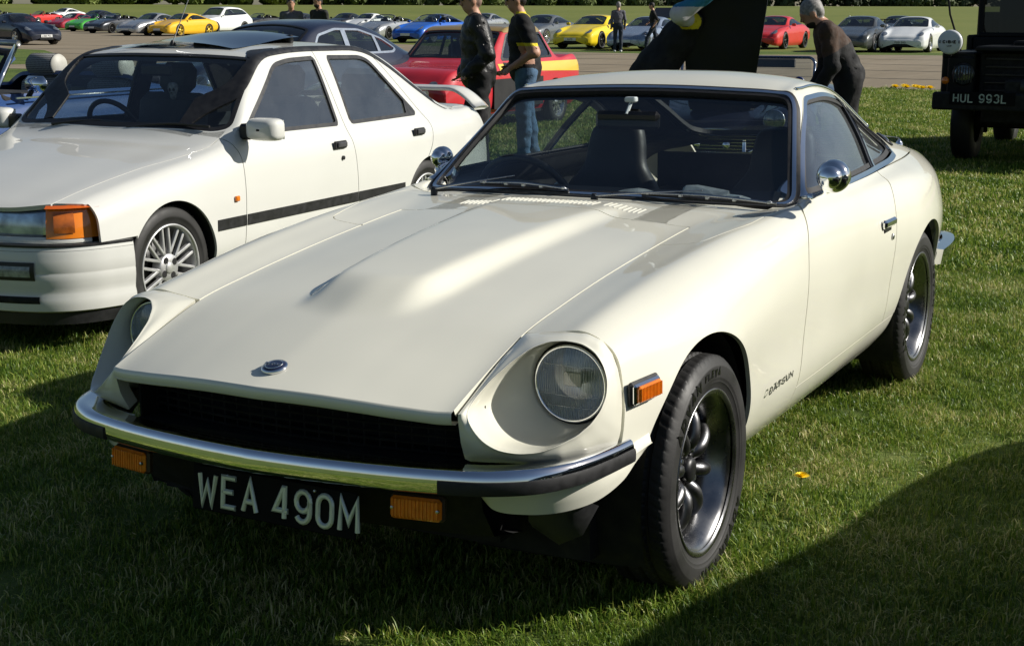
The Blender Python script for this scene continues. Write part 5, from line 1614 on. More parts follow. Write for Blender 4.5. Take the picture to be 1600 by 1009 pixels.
panel('rear_window_seal', SS.off(.001).sub(lambda s: sf_rw(s) + .02, lambda s: .02 - sf_rw(s)), SBLK, sc, fl=.012)
# black scuttle and wipers
mb = MB(); ys = np.linspace(-.64, .64, 25)
mb.add(np.stack([np.c_[-.435 - .06 * (ys / .64)**4, ys, .818 - .03 * (ys / .64)**2], np.c_[-.47 - .07 * (ys / .64)**4, ys, .838 - .025 * (ys / .64)**2], np.c_[-.50 - .08 * (ys / .64)**4, ys, .86 - .03 * (ys / .64)**2]], 1).reshape(-1, 3), [grid_polys(25, 3)])
mb.build('scuttle', SBLK, sc, smooth=True)
for y0, y1 in ((-.36, .10), (.12, .58)):
    mb = MB(); tube(mb, catmull([(-.47, y0, .855), (-.50, (y0 + y1) / 2, .878), (-.52, y1, .872)], 5), .007, 6); wp = mb.build('wiper', TRIM, sc)
# front: lamp band and bumper following the plan outline
fp = catmull(np.array([(.672, 0), (.668, .18), (.655, .36), (.632, .48), (.600, .57), (.545, .645), (.47, .695), (.38, .728), (.30, .752)]), 8)
FP = np.vstack([np.c_[fp[::-1, 0], -fp[::-1, 1]][:-1], fp])
def band(y0, y1, z0, z1, off, rake, name, mt, parent, n=24, nz=5, x_end=None):
    L = np.r_[0, np.cumsum(np.linalg.norm(np.diff(FP, axis=0), axis=1))]
    ymap = FP[:, 1]
    i0 = np.interp(y0, ymap, L); i1 = np.interp(y1, ymap, L)
    ll = np.linspace(i0, i1, n)
    P2 = np.stack([np.interp(ll, L, FP[:, 0]), np.interp(ll, L, FP[:, 1])], 1)
    t = np.gradient(P2, axis=0); t /= np.linalg.norm(t, axis=1)[:, None]
    nr = np.stack([t[:, 1], -t[:, 0]], 1)
    rows = []
    for k in range(nz):
        q = k / (nz - 1)
        rows.append(np.c_[P2 + nr * (off - rake * q + .006 * math.sin(q * math.pi)), np.full(n, z0 + (z1 - z0) * q)])
    A = np.stack(rows, 1)
    back = A + np.r_[-.03, 0, 0]
    o = mk(name, A.reshape(-1, 3), [grid_polys(n, nz)], mt, parent, True)
    return o
band(-.60, .60, .47, .615, -.09, .04, 'lamp_recess', BLACK, sc)
for sg in (1, -1):
    a_, b_ = sorted((sg * .20, sg * .565))
    hl = band(a_, b_, .492, .606, -.006, .035, 'headlamp', glass('saloon_lamp_glass', (.75, .79, .80), f0=1.55), sc)
    band(a_, b_, .490, .608, -.05, .02, 'reflector', mat('lamp_reflector', (.55, .60, .66), rough=.16, metal=1, noise=(18, .5)), hl)
    a_, b_ = sorted((sg * .577, sg * .692))
    a_, b_ = sorted((sg * .577, sg * .714)); il = band(a_, b_, .482, .612, .002, .028, 'indicator', mat('amber_indicator', (.80, .22, .015), rough=.14, coat=.8, noise=(9, .12)), sc)
    a_, b_ = sorted((sg * .605, sg * .665)); band(a_, b_, .505, .59, .0045, .018, 'bulb_holder', mat('amber_dark', (.40, .10, .012), rough=.3, coat=.5, noise=(20, .5)), il)
    a_, b_ = sorted((sg * .577, sg * .714)); band(a_, b_, .608, .618, .004, .030, 'lens_edge', mat('amber_edge', (.55, .10, .01), rough=.2, noise=(20, .1)), il, nz=2)
    a_, b_ = sorted((sg * .565, sg * .70))
    band(a_, b_, .463, .482, .0, .004, 'lamp_trim', SP, sc, nz=3)
band(-.20, .20, .475, .612, -.002, .04, 'grille_panel', SP, sc)
band(-.62, .62, .463, .49, .0, .006, 'lower_trim', SP, sc, nz=3)
bprof = np.array([(-.05, .455), (.030, .458), (.041, .452), (.045, .440), (.047, .420), (.051, .395), (.053, .352), (.0515, .347), (.0515, .341), (.053, .336), (.053, .31), (.049, .285), (.0465, .268), (.047, .255), (.052, .235), (.054, .21), (.051, .185), (.03, .174), (-.05, .172)])
mb = MB(); pth = np.c_[FP, np.zeros(len(FP))]
sweep(mb, pth, bprof)
bo = mb.build('front_bumper', SP, sc, auto=32)
for dz, hh in ((.4335, .006), (.457, .010)):
    mb = MB(); sweep(mb, pth, np.array([(.02, dz - hh / 2), (.0455, dz - hh / 2), (.0455, dz + hh / 2), (.02, dz + hh / 2)])); mb.build('bumper_strip', SBLK, bo)
mb = MB(); sweep(mb, pth * [.985, .985, 1], np.array([(-.02, .125), (.045, .125), (.05, .175), (-.02, .175)])); mb.build('air_dam', SBLK, bo)
for sg in (1, -1):
    a_, b_ = sorted((sg * .36, sg * .545)); fo = band(a_, b_, .315, .392, .0545, -.001, 'fog_lamp_recess', SBLK, bo)
    a_, b_ = sorted((sg * .385, sg * .53)); band(a_, b_, .330, .378, .0580, .0, 'fog_lamp_lens', mat('fog_glass', (.30, .32, .31), rough=.15, coat=.6, noise=(40, .4)), fo)
band(-.56, .56, .218, .248, .0555, 0, 'air_intake', BLACK, bo, nz=3)
# lattice wheels
DSTEEL = mat('dark_steel', (.10, .10, .10), rough=.5, metal=.8, noise=(30, .3))
def lattice(loc, side_, spin):
    e = bpy.data.objects.new('wheel', None); COL.objects.link(e); e.parent = sc
    mb = MB(); lathe(mb, [(.192, -.08), (.20, -.09), (.23, -.094), (.262, -.088), (.276, -.075), (.281, -.05), (.2815, 0), (.281, .05), (.276, .073), (.270, .082), (.258, .089), (.235, .094), (.226, .0935), (.224, .091), (.208, .090), (.201, .086), (.198, .078), (.194, .06)], 80)
    ty = mb.build('tyre', TYRE, e, smooth=True)
    mb = MB()
    for k in range(80):
        a = k * 2 * np.pi / 80
        box(mb, (.2785 * math.cos(a), .052, .2785 * math.sin(a)), (.005, .05, .012), 0, rot=rotm('Y', -a))
    mb.build('tread', TYRE, e)
    SIL = mat('silver_alloy', (.60, .60, .60), rough=.36, metal=.6, noise=(20, .06))
    mb = MB(); lathe(mb, [(.187, -.07), (.176, .0), (.181, .05), (.189, .066), (.196, .076), (.200, .084), (.198, .090), (.191, .089), (.187, .082), (.183, .072), (.179, .05)], 64)
    rim = mb.build('rim', SIL, e, smooth=True)
    for k in range(10):
        a = spin + k * np.pi / 5
        for s_ in (-1, 1):
            mb = MB()
            d = np.array([math.cos(a), 0, math.sin(a)]); q = np.array([-math.sin(a), 0, math.cos(a)])
            pa = q * s_ * .0205 + d * (.025 if k % 2 == 0 else .06) + [0, .066, 0]; pb = q * s_ * .0205 + d * .188 + [0, .074, 0]
            M = basis((pa + pb) / 2, d, np.cross([0, 1, 0], d)); M[:3, 2] = (0, 1, 0)
            box(mb, (0, 0, -.006), (np.linalg.norm(pb - pa), .0140, .02), .003)
            mb.tf(M); mb.build('spoke', SIL, rim)
    mb = MB(); lathe(mb, [(.064, .03), (.064, .070), (.060, .0755), (.030, .076), (.0001, .076)], 32); mb.build('hub', SIL, rim, smooth=True)
    mb = MB(); lathe(mb, [(.026, .073), (.026, .079), (.022, .082), (.0001, .083)], 28); mb.build('centre_cap', mat('cap_silver', (.62, .62, .60), rough=.3, metal=.6, noise=(20, .1)), rim, smooth=True)
    for k in range(4):
        a = spin + np.pi / 8 + k * np.pi / 2 + .35
        mb = MB(); lathe(mb, [(.0160, .0745), (.0160, .0775), (.0150, .0780), (.0001, .0780)], 16, c=(.043 * math.cos(a), 0, .043 * math.sin(a))); mb.build('nut_hole', BLACK, rim)
    mb = MB(); lathe(mb, [(.15, -.02), (.15, -.005), (.05, -.005)], 40); mb.build('brake_disc', DSTEEL, rim, smooth=True)
    e.location = loc; e.rotation_euler = (0, 0, 0 if side_ > 0 else math.pi)
for x in (0, -2.36):
    lattice((x, .650, .281), 1, .25); lattice((x, -.650, .281), -1, .25)
# sunroof panel tilted up, aerial, rear spoiler
mb = MB()
mb.add(np.array([[(x, y, 1.243 + .012 + .05 * sstep(-1.0, -1.62, x) - .03 * (y / .36)**2) for y in np.linspace(-.36, .36, 9)] for x in np.linspace(-1.02, -1.62, 9)]).reshape(-1, 3), [grid_polys(9, 9, flip=True)])
sr = mb.build('sunroof', mat('sunroof_glass', (.012, .018, .035), rough=.06, coat=1, noise=(4, .2)), sc, smooth=True)
mb = MB(); box(mb, (-1.60, 0, 1.262), (.03, .66, .045), .005); mb.build('sunroof_edge', SBLK, sr)
mb = MB(); lathe(mb, [(.018, 0), (.016, .012), (.006, .03), (.0001, .032)], 12, 'z', (-1.02, -.02, 1.232)); ae = mb.build('aerial', SBLK, sc)
mb = MB(); tube(mb, [(-1.02, -.02, 1.25), (-1.22, .02, 1.63)], [.003, .0015], 6); mb.build('mast', STEEL, ae)
yb = np.linspace(-.70, .70, 41)
zs = .93 - .115 * np.clip((np.abs(yb) - .50) / .20, 0, 1)**1.6
xs = -3.17 + .04 * np.clip((np.abs(yb) - .45) / .25, 0, 1)
mb = MB(); sweep(mb, np.c_[xs, yb, zs], np.array([(-.085, .006), (-.05, .018), (0, .022), (.05, .014), (.075, .002), (.05, -.012), (-.05, -.010)]), up=(0, 0, 1))
sp_ = mb.build('rear_spoiler', SP, sc, smooth=True)
mb = MB(); box(mb, (-3.13, .30, .872), (.05, .03, .08), .008); box(mb, (-3.13, -.30, .872), (.05, .03, .08), .008); mb.build('spoiler_legs', SP, sp_)
# cabin: floor, dash, seats, headlining
mb = MB(); box(mb, (-1.5, 0, .22), (2.2, 1.36, .06)); box(mb, (-.60, 0, .5), (.1, 1.36, .5)); box(mb, (-2.55, 0, .62), (.5, 1.25, .3)); box(mb, (-1.3, 0, .19), (3.3, 1.3, .06)); box(mb, (.25, 0, .3), (.6, .95, .3)); mb.build('cabin_floor', BLACK, sc)
mb = MB(); box(mb, (-.72, 0, .765), (.34, 1.32, .12), .04); mb.build('dashboard', VINYL, sc)
panel('headliner', SS.off(-.03).sub(lambda s: -s_gut(s) + .02, lambda s: Z(s) - .95, lambda s: -sf_ws(s), lambda s: -sf_rw(s), lambda s: -.8 - X(s), lambda s: X(s) + 2.2), mat('grey_cloth', (.05, .055, .06), rough=.9, noise=(12, .15)), sc, fl=0)
for sg in (1, -1):
    panel('door_card', SS.off(-.055).sub(side(sg), lambda s: .80 - Z(s), lambda s: Z(s) - .24, lambda s: -.55 - X(s), lambda s: X(s) + 2.7), MATS['grey_cloth'], sc, fl=0)
for sg in (1, -1):
    panel('pillar_trim', SS.off(-.018).sub(side(sg), lambda s: Z(s) - .74, lambda s: -sf_ws(s), lambda s: -sf_d1(s), lambda s: -sf_d2(s), lambda s: -sf_rw(s), lambda s: -.52 - X(s), lambda s: X(s) + 2.75, lambda s: np.abs(Y(s)) - .3), BLACK, sc, fl=0)
SCL = mat('seat_cloth', (.10, .11, .125), rough=.9, noise=(30, .15))
def s_seat(x, y, w, h, head=True):
    e = bpy.data.objects.new('seat', None); COL.objects.link(e); e.parent = sc
    mb = MB(); box(mb, (x + .22, y, .42), (.48, w, .16), .05); mb.build('cushion', SCL, e)
    mb = MB(); box(mb, (x - .06, y, .42 + h / 2), (.13, w, h), .05, rot=rotm('Y', -.2)); mb.build('backrest', SCL, e)
    if head:
        mb = MB(); box(mb, (x - .06 - h * .16, y, .42 + h + .075), (.10, w * .52, .17), .04, rot=rotm('Y', -.2)); mb.build('headrest', SCL, e)
s_seat(-1.33, .36, .46, .55); s_seat(-1.33, -.36, .46, .55); s_seat(-2.2, .32, .56, .50); s_seat(-2.2, -.32, .56, .50)
a = np.linspace(0, 2 * np.pi, 41); n_ = np.array([-.9, 0, .43]); e1 = np.array([0, 1., 0]); e2 = np.cross(n_, e1); c = np.array([-.93, -.35, .80])
mb = MB(); tube(mb, c + .165 * (np.cos(a)[:, None] * e1 + np.sin(a)[:, None] * e2), .014, 8, caps=False); sw = mb.build('steering_wheel', TRIM, sc, smooth=True)
mb = MB(); box(mb, c - n_ * .03, (.05, .15, .09), .02); mb.build('steering_boss', TRIM, sw)
mb = MB(); box(mb, (-.86, .0, 1.115), (.02, .20, .06), .012); mb.build('interior_mirror', TRIM, sc)
# hanging skull-shaped air freshener
sk = MB(); c = np.array([-.875, .085, 1.01])
V = []
for i, (w_, z_) in enumerate([(.001, .045), (.02, .042), (.031, .03), (.033, .012), (.028, -.004), (.02, -.016), (.019, -.03), (.012, -.042), (.001, -.044)]):
    for k in range(16):
        a_ = k * 2 * np.pi / 16
        V.append(c + [.012 * math.cos(a_) * w_ / .033, w_ * math.sin(a_), z_])
sk.add(np.array(V), [grid_polys(9, 16, close_v=True)])
sko = sk.build('air_freshener', mat('freshener_grey', (.22, .23, .24), rough=.6, noise=(60, .5)), None, smooth=True)
sko.location = sc.location; sko.rotation_euler = sc.rotation_euler
tag(sko, 'grey skull-shaped air freshener hanging behind the white saloon windscreen', 'air freshener')
mb = MB()
for sy in (-.013, .013): lathe(mb, [(.0001, .0145), (.006, .0135), (.008, .011)], 12, 'x', c + [0, sy, .008])
lathe(mb, [(.0001, .013), (.003, .012), (.004, .010)], 10, 'x', c + [0, 0, -.008])
mb.build('eye_sockets', BLACK, sko)
mb = MB(); tube(mb, [c + [0, 0, .044], c + [.01, -.04, .09]], .001, 4); mb.build('cord', BLACK, sko)
# ================================================================== other cars
PLB = mat('plate_white', (.72, .72, .70), rough=.4, noise=(20, .05)); PLY = mat('plate_yellow', (.75, .62, .25), rough=.4, noise=(20, .05))
DGL = glass('dark_car_glass', (.42, .48, .49), f0=1.7, streak=.01)
CLAMP = mat('clear_lamp', (.30, .32, .34), rough=.08, metal=.6, coat=1, noise=(25, .4))
INTR = mat('car_interior', (.012, .012, .013), rough=.8, noise=(8, .3))
BRT = mat('bright_alloy', (.62, .62, .63), rough=.25, metal=.9, noise=(20, .06)); DRK = mat('dark_alloy', (.035, .035, .037), rough=.3, metal=.8, noise=(20, .1))
GOLDW = mat('gold_alloy', (.62, .42, .06), rough=.3, metal=.6, noise=(20, .1))
WHC = {}
def bg_wheel(parent, loc, side_, Rt, rr_, w, mt, nsp, wide=.5):
    key = (Rt, rr_, w, mt.name, nsp, wide)
    if key not in WHC:
        hw = w / 2; mb = MB()
        lathe(mb, [(rr_, -hw * .9), (rr_ + .02, -hw), (Rt - .02, -hw * .95), (Rt, -hw * .7), (Rt, hw * .7), (Rt - .02, hw * .95), (rr_ + .03, hw), (rr_ + .005, hw * .93), (rr_ - .005, hw * .8)], 36)
        t = mb.build('tyre', TYRE, None, smooth=True)
        mb = MB(); lathe(mb, [(rr_ - .03, -hw), (rr_ - .05, 0), (rr_ - .03, hw * .7), (rr_ - .012, hw * .82), (rr_ + .004, hw * .9), (rr_ + .004, hw * .96), (rr_ - .006, hw * .95), (rr_ - .02, hw * .8)], 36)
        lathe(mb, [(.06, hw * .45), (.06, hw * .72), (.045, hw * .8), (.0001, hw * .82)], 16)
        for k in range(nsp):
            a = 2 * np.pi * k / nsp
            d = np.array([math.cos(a), 0, math.sin(a)]); q = np.array([-math.sin(a), 0, math.cos(a)])
            sw_ = (rr_ * 2 * np.pi / nsp) * wide * .5
            V = [];
            for r_, s_, y_ in ((.03, .8, .72), (rr_ * .5, .75, .78), (rr_ - .01, 1.1, .74)):
                for s2, dy in ((-1, 0), (1, 0), (1, -.03), (-1, -.03)):
                    V.append(d * r_ + q * s2 * sw_ * s_ * .5 + np.array([0, hw * y_ + dy, 0]))
            mb.add(V, [grid_polys(3, 4, close_v=True)])
        rm = mb.build('rim', mt, None, auto=40)
        mb = MB(); lathe(mb, [(rr_ - .04, -hw * .1), (.03, -hw * .1)], 24); dk = mb.build('brake', INTR, None)
        WHC[key] = (t.data, rm.data, dk.data)
        for o in (t, rm, dk): bpy.data.objects.remove(o)
    e = bpy.data.objects.new('wheel', None); COL.objects.link(e); e.parent = parent
    for nm, me in zip(('tyre', 'rim', 'brake'), WHC[key]):
        o = bpy.data.objects.new(nm, me); COL.objects.link(o); o.parent = e
    e.location = loc; e.rotation_euler = (0, RNG.random() * 6, 0) if side_ > 0 else (0, RNG.random() * 6, math.pi)
    return e
ell = lambda c, r: (lambda s: (1 - np.sqrt((((s.V - np.array(c)) / np.array(r))**2).sum(1))) * min(r))
T_PO = [
    (.90, .47, (.3, .47), (.52, .455), (.64, .47), (.71, .43), (.74, .38), (.74, .30), (.72, .22), (.66, .17)),
    (.82, .56, (.3, .56), (.51, .545), (.66, .58), (.77, .53), (.815, .45), (.82, .34), (.80, .22), (.73, .15)),
    (.65, .635, (.3, .632), (.50, .615), (.67, .695), (.795, .64), (.855, .53), (.86, .38), (.84, .22), (.76, .14)),
    (.35, .71, (.3, .705), (.51, .69), (.68, .785), (.81, .73), (.885, .60), (.89, .42), (.87, .23), (.79, .13)),
    (0, .80, (.3, .795), (.53, .778), (.70, .835), (.815, .79), (.89, .66), (.895, .45), (.875, .24), (.79, .13)),
    (-.32, .868, (.3, .863), (.58, .845), (.735, .865), (.82, .82), (.872, .68), (.88, .46), (.86, .24), (.79, .13)),
    (-.52, .915, (.38, .906), (.68, .872), (.775, .874), (.825, .83), (.870, .69), (.878, .46), (.86, .24), (.79, .13)),
    (-.78, 1.055, (.42, 1.035), (.685, .955), (.785, .88), (.83, .835), (.872, .70), (.88, .46), (.86, .24), (.79, .13)),
    (-1.1, 1.215, (.40, 1.20), (.615, 1.125), (.79, .888), (.835, .84), (.875, .70), (.882, .46), (.86, .24), (.79, .13)),
    (-1.4, 1.283, (.38, 1.268), (.575, 1.208), (.795, .90), (.84, .85), (.88, .71), (.885, .46), (.865, .24), (.79, .13)),
    (-1.8, 1.275, (.36, 1.258), (.56, 1.20), (.80, .915), (.855, .86), (.895, .71), (.895, .46), (.87, .24), (.79, .13)),
    (-2.2, 1.195, (.34, 1.178), (.55, 1.115), (.80, .935), (.87, .87), (.918, .71), (.918, .47), (.89, .25), (.80, .14)),
    (-2.6, 1.075, (.34, 1.06), (.56, 1.01), (.775, .93), (.865, .86), (.918, .70), (.918, .48), (.89, .28), (.80, .18)),
    (-3.0, .945, (.36, .935), (.58, .912), (.745, .88), (.83, .81), (.88, .68), (.885, .49), (.86, .32), (.77, .24)),
    (-3.3, .85, (.36, .845), (.57, .83), (.70, .80), (.775, .74), (.815, .64), (.82, .50), (.79, .36), (.70, .28)),
    (-3.42, .72, (.36, .72), (.55, .71), (.66, .69), (.72, .65), (.75, .58), (.75, .50), (.72, .40), (.64, .33)),
]
def sx(T, fx=1.0, fy=1.0, fz=1.0):
    return [(r[0] * fx, r[1] * fz) + tuple((y * fy, z * fz) for y, z in r[2:]) for r in T]
T_SUV = [
    (.88, .62, (.3, .62), (.55, .60), (.68, .60), (.76, .56), (.80, .50), (.80, .42), (.78, .34), (.72, .28)),
    (.78, .80, (.3, .80), (.55, .785), (.72, .80), (.83, .74), (.875, .60), (.88, .46), (.86, .34), (.80, .26)),
    (.45, .95, (.3, .95), (.58, .935), (.76, .95), (.87, .88), (.925, .70), (.93, .50), (.91, .34), (.84, .24)),
    (0, 1.03, (.3, 1.03), (.62, 1.01), (.80, 1.02), (.89, .95), (.94, .75), (.945, .52), (.925, .34), (.85, .23)),
    (-.4, 1.09, (.35, 1.085), (.70, 1.06), (.82, 1.06), (.89, .99), (.93, .78), (.935, .53), (.915, .34), (.85, .23)),
    (-.6, 1.17, (.42, 1.155), (.77, 1.09), (.835, 1.075), (.89, 1.0), (.93, .79), (.935, .53), (.915, .34), (.85, .23)),
    (-.95, 1.42, (.45, 1.405), (.74, 1.31), (.84, 1.085), (.89, 1.01), (.93, .80), (.935, .53), (.915, .34), (.85, .23)),
    (-1.35, 1.645, (.42, 1.635), (.66, 1.575), (.845, 1.10), (.89, 1.02), (.93, .80), (.935, .53), (.915, .34), (.85, .23)),
    (-1.8, 1.69, (.40, 1.68), (.63, 1.63), (.85, 1.12), (.895, 1.03), (.935, .81), (.935, .53), (.915, .34), (.85, .23)),
    (-2.5, 1.68, (.40, 1.67), (.62, 1.61), (.85, 1.16), (.90, 1.05), (.945, .82), (.945, .54), (.92, .35), (.85, .24)),
    (-3.1, 1.60, (.40, 1.59), (.60, 1.53), (.83, 1.19), (.89, 1.08), (.94, .84), (.94, .55), (.91, .36), (.84, .25)),
    (-3.55, 1.38, (.40, 1.37), (.58, 1.33), (.78, 1.17), (.85, 1.07), (.90, .84), (.90, .56), (.87, .38), (.80, .29)),
    (-3.85, 1.06, (.40, 1.06), (.58, 1.04), (.72, 1.0), (.79, .94), (.83, .80), (.83, .58), (.80, .42), (.73, .34)),
]
def bg_car(label, loc, rz, T, pm, cat='car', name='sports_car', group=None, cab=(-.6, -2.9), ws=None, dlo=None, rw=None, wheelbase=2.45, arch_r=.36, Rt=.33, rim=(.235, None, 10, .5), roof=True, lights='oval', plate=None, belt=.90, track=.80, low=False, ns=90, nf=64, extra=None, intake=True, scale=1.0):
    """lofted car cut into body, glass, lamps, wheels"""
    car = thing(name, label, cat, loc, rz, group)
    car.scale = (scale,) * 3
    s0 = car_surf(T, ns, nf, cab[0], cab[1], 1)
    f_w = lambda s: np.where(Z(s) > belt * .85, sd_poly(XY(s), ws), -1)
    f_d = lambda s: np.where((np.abs(Y(s)) > .4) & (Z(s) > belt * .9), sd_poly(XZ(s), dlo), -1)
    f_r = lambda s: np.where(Z(s) > belt * .85, sd_poly(XY(s), rw), -1) if rw is not None else np.full(len(s.V), -1.0)
    az = Rt
    arcs = [lambda s, c=c: np.where(np.abs(Y(s)) > .5, np.hypot(X(s) - c, Z(s) - az) - arch_r, 1) for c in (0, -wheelbase)]
    lamps = []
    nose = T[0][0]
    if lights == 'oval': lamps = [ell((.62, sg * .635, .66), (.17, .115, .14)) for sg in (1, -1)]
    elif lights == 'slant': lamps = [ell((.60, sg * .66, .64), (.20, .10, .12)) for sg in (1, -1)]
    elif lights == 'suv': lamps = [ell((.66, sg * .66, .82), (.19, .13, .085)) for sg in (1, -1)]
    elif isinstance(lights, list): lamps = [ell((c[0], sg * c[1], c[2]), c[3]) for c in lights for sg in (1, -1)]
    conds = arcs + [lambda s: -f_w(s), lambda s: -f_d(s)] + ([lambda s: -f_r(s)] if rw is not None else []) + [lambda s, l=l: -l(s) for l in lamps]
    wx = ws[:, 0].min()
    if not roof:
        conds.append(lambda s: np.where(X(s) < -.55, np.where((f_w(s) > -.035) & (X(s) > wx - .03), 1, np.where(X(s) < cab[1] + .25, 1, belt + .005 - Z(s))), 1))
    panel('body', s0.sub(*conds), pm, car, fl=.03)
    panel('windscreen', s0.off(-.008).sub(lambda s: f_w(s) + .006), DGL if roof else glass('open_screen', (.75, .8, .8), f0=1.5), car, fl=0)
    panel('screen_surround', s0.off(.002).sub(lambda s: f_w(s) + .02, lambda s: .012 - f_w(s)), TRIM, car, fl=.01)
    if roof:
        for sg in (1, -1): panel('side_glass', s0.off(-.008).sub(side(sg), lambda s: f_d(s) + .006), DGL, car, fl=0)
        if rw is not None: panel('rear_glass', s0.off(-.008).sub(lambda s: f_r(s) + .006), DGL, car, fl=0)
        panel('headliner', s0.off(-.05).sub(lambda s: Z(s) - belt - .05, lambda s: -f_w(s), lambda s: -f_d(s), lambda s: -f_r(s)), INTR, car, fl=0)
    for l in lamps:
        panel('headlamp', s0.off(.001).sub(lambda s, l=l: l(s) + .004), CLAMP, car, fl=.01)
    # nose and tail caps
    for end, nm in ((0, 'nose'), (-1, 'tail')):
        G = loft(car_table(T, cab[0], cab[1]), ns, nf)
        edge = G[end]; c = edge.mean(0) + [0, 0, 0]
        sgn = 1 if end == 0 else -1
        r1 = c + (edge - c) * [1, .93, .93] + [sgn * .035, 0, 0]; r2 = c + (edge - c) * [1, .6, .6] + [sgn * .055, 0, 0]; r3 = c + (edge - c) * [1, .02, .02] + [sgn * .06, 0, 0]
        A = np.stack([edge, r1, r2, r3], 0)
        mk(nm, A.reshape(-1, 3), [grid_polys(4, edge.shape[0], flip=(end == 0))], pm, car, True)
    zb = T[0][-1][1]
    if intake:
        mb = MB(); box(mb, (nose + .035, 0, zb + .085), (.06, .62, .10), .02); mb.build('air_intake', BLACK, car)
        for sg in (1, -1):
            mb = MB(); box(mb, (nose - .03, sg * .56, zb + .10), (.08, .26, .12), .03, rot=rotm('Z', -sg * .35)); mb.build('air_intake', BLACK, car)
    if plate:
        mb = MB(); box(mb, (nose + .075, 0, zb + .20), (.012, .50, .11), .003); po = mb.build('number_plate', PLB if plate != 'Y' else PLY, car)
        if isinstance(plate, tuple):
            tm, L_ = text_mb(plate[0], .046, .072, .011, .002, .010, space=.03); tm.tf(basis((nose + .083, -L_ / 2, zb + .164), (0, 1, 0), (0, 0, 1))); tm.build('lettering', TRIM, po)
    mt, nsp, wide = rim[1] or BRT, rim[2], rim[3]
    for x in (0, -wheelbase):
        for sg in (1, -1):
            bg_wheel(car, (x, sg * track, Rt), sg, Rt, rim[0], .24, mt, nsp, wide)
    mb = MB(); box(mb, (-wheelbase / 2, 0, .28), (wheelbase + .9, 1.36, .2)); box(mb, (-wheelbase / 2, 0, .45), (1.3, 1.5, .35))
    mb.build('underbody', INTR, car)
    if extra != 'nomirror':
        for sg in (1, -1):
            mb = MB(); box(mb, (-.78, sg * .95, belt + .04), (.10, .18, .11), .035); mb.build('door_mirror', pm, car)
    for sg in (1, -1):
        mb = MB(); box(mb, (-1.62, sg * .36, .78), (.16, .46, .52), .06); box(mb, (-1.70, sg * .36, 1.06), (.10, .26, .16), .04); mb.build('seat', INTR, car)
    mb = MB(); box(mb, (-.95, 0, belt - .06), (.5, 1.4, .14), .04); mb.build('dashboard', INTR, car)
    if not roof:
        for sg in (1, -1):
            a = np.radians(np.linspace(0, 180, 13)); mb = MB()
            tube(mb, np.stack([np.full(13, -1.92), sg * .36 + .20 * np.cos(a), .92 + .22 * np.sin(a)], 1), .022, 8); mb.build('roll_hoop', STEEL, car, smooth=True)
        fr = s0.off(.003).sub(lambda s: f_w(s) + .035, lambda s: -.004 - f_w(s), lambda s: Z(s) - belt * .93)
        panel('screen_frame', fr, TRIM, car, fl=.02)
    return car
P_WS = rpoly([(-.55, 0), (-.56, .35), (-.63, .63), (-1.13, .545), (-1.22, .3), (-1.24, 0), (-1.22, -.3), (-1.13, -.545), (-.63, -.63), (-.56, -.35)], .06)
P_DLO = rpoly([(-.78, .905), (-1.12, 1.09), (-1.42, 1.175), (-1.80, 1.165), (-2.10, 1.10), (-2.42, .975), (-2.35, .945), (-1.8, .93), (-1.2, .912)], .04)
P_RW = rpoly([(-2.05, -.42), (-2.05, .42), (-2.70, .38), (-2.70, -.38)], .08)
S_WS = rpoly([(-.62, 0), (-.64, .4), (-.72, .70), (-1.28, .60), (-1.34, 0), (-1.28, -.60), (-.72, -.70), (-.64, -.4)], .06)
S_DLO = rpoly([(-.90, 1.12), (-1.36, 1.52), (-1.8, 1.57), (-2.6, 1.555), (-3.1, 1.48), (-3.42, 1.27), (-3.2, 1.22), (-2.0, 1.16)], .05)
S_RW = rpoly([(-3.2, -.5), (-3.2, .5), (-3.6, .5), (-3.6, -.5)], .05)
cp = lambda n, c, f=.0, r=.3: paint(n, c, f, r)
G_ = 'sports cars lined up along the far edge of the runway'
def porsche(label, x, y, pm, rz=0.0, roof=True, lights='oval', rim=None, plate=True, sc_=1.0, T=None, **k):
    rz += RNG.uniform(-.035, .035); sc_ *= RNG.uniform(.97, 1.04)
    return bg_car(label, (x, y, float(ground_z(x, y))), rz, T or T_PO, pm, ws=P_WS, dlo=P_DLO, rw=P_RW if roof else None, roof=roof, lights=lights, rim=rim or (.24, BRT, 10, .45), plate=plate, group=G_, scale=sc_, **k)
NAVY = cp('navy_paint', (.006, .009, .022)); REDP = cp('red_paint', (.42, .012, .014)); DRED = cp('dark_red_paint', (.30, .012, .03)); GRN = cp('bright_green_paint', (.05, .34, .035)); DGR = cp('dark_grey_metallic', (.055, .058, .065), .5); SIL = cp('silver_metallic', (.42, .43, .44), .6)
YEL = cp('yellow_paint', (.78, .44, .012)); YEL2 = cp('lemon_yellow_paint', (.80, .60, .010)); WHT = cp('white_car_paint', (.74, .75, .74)); BLKP = cp('black_car_paint', (.008, .008, .009)); BLUE = cp('bright_blue_paint', (.008, .10, .48)); SBLU = cp('silver_blue_metallic', (.30, .36, .46), .5); MGR = cp('mid_grey_metallic', (.16, .17, .175), .5); TGR = cp('grey_green_metallic', (.10, .105, .10), .5); RED2 = cp('guards_red_paint', (.55, .018, .016))
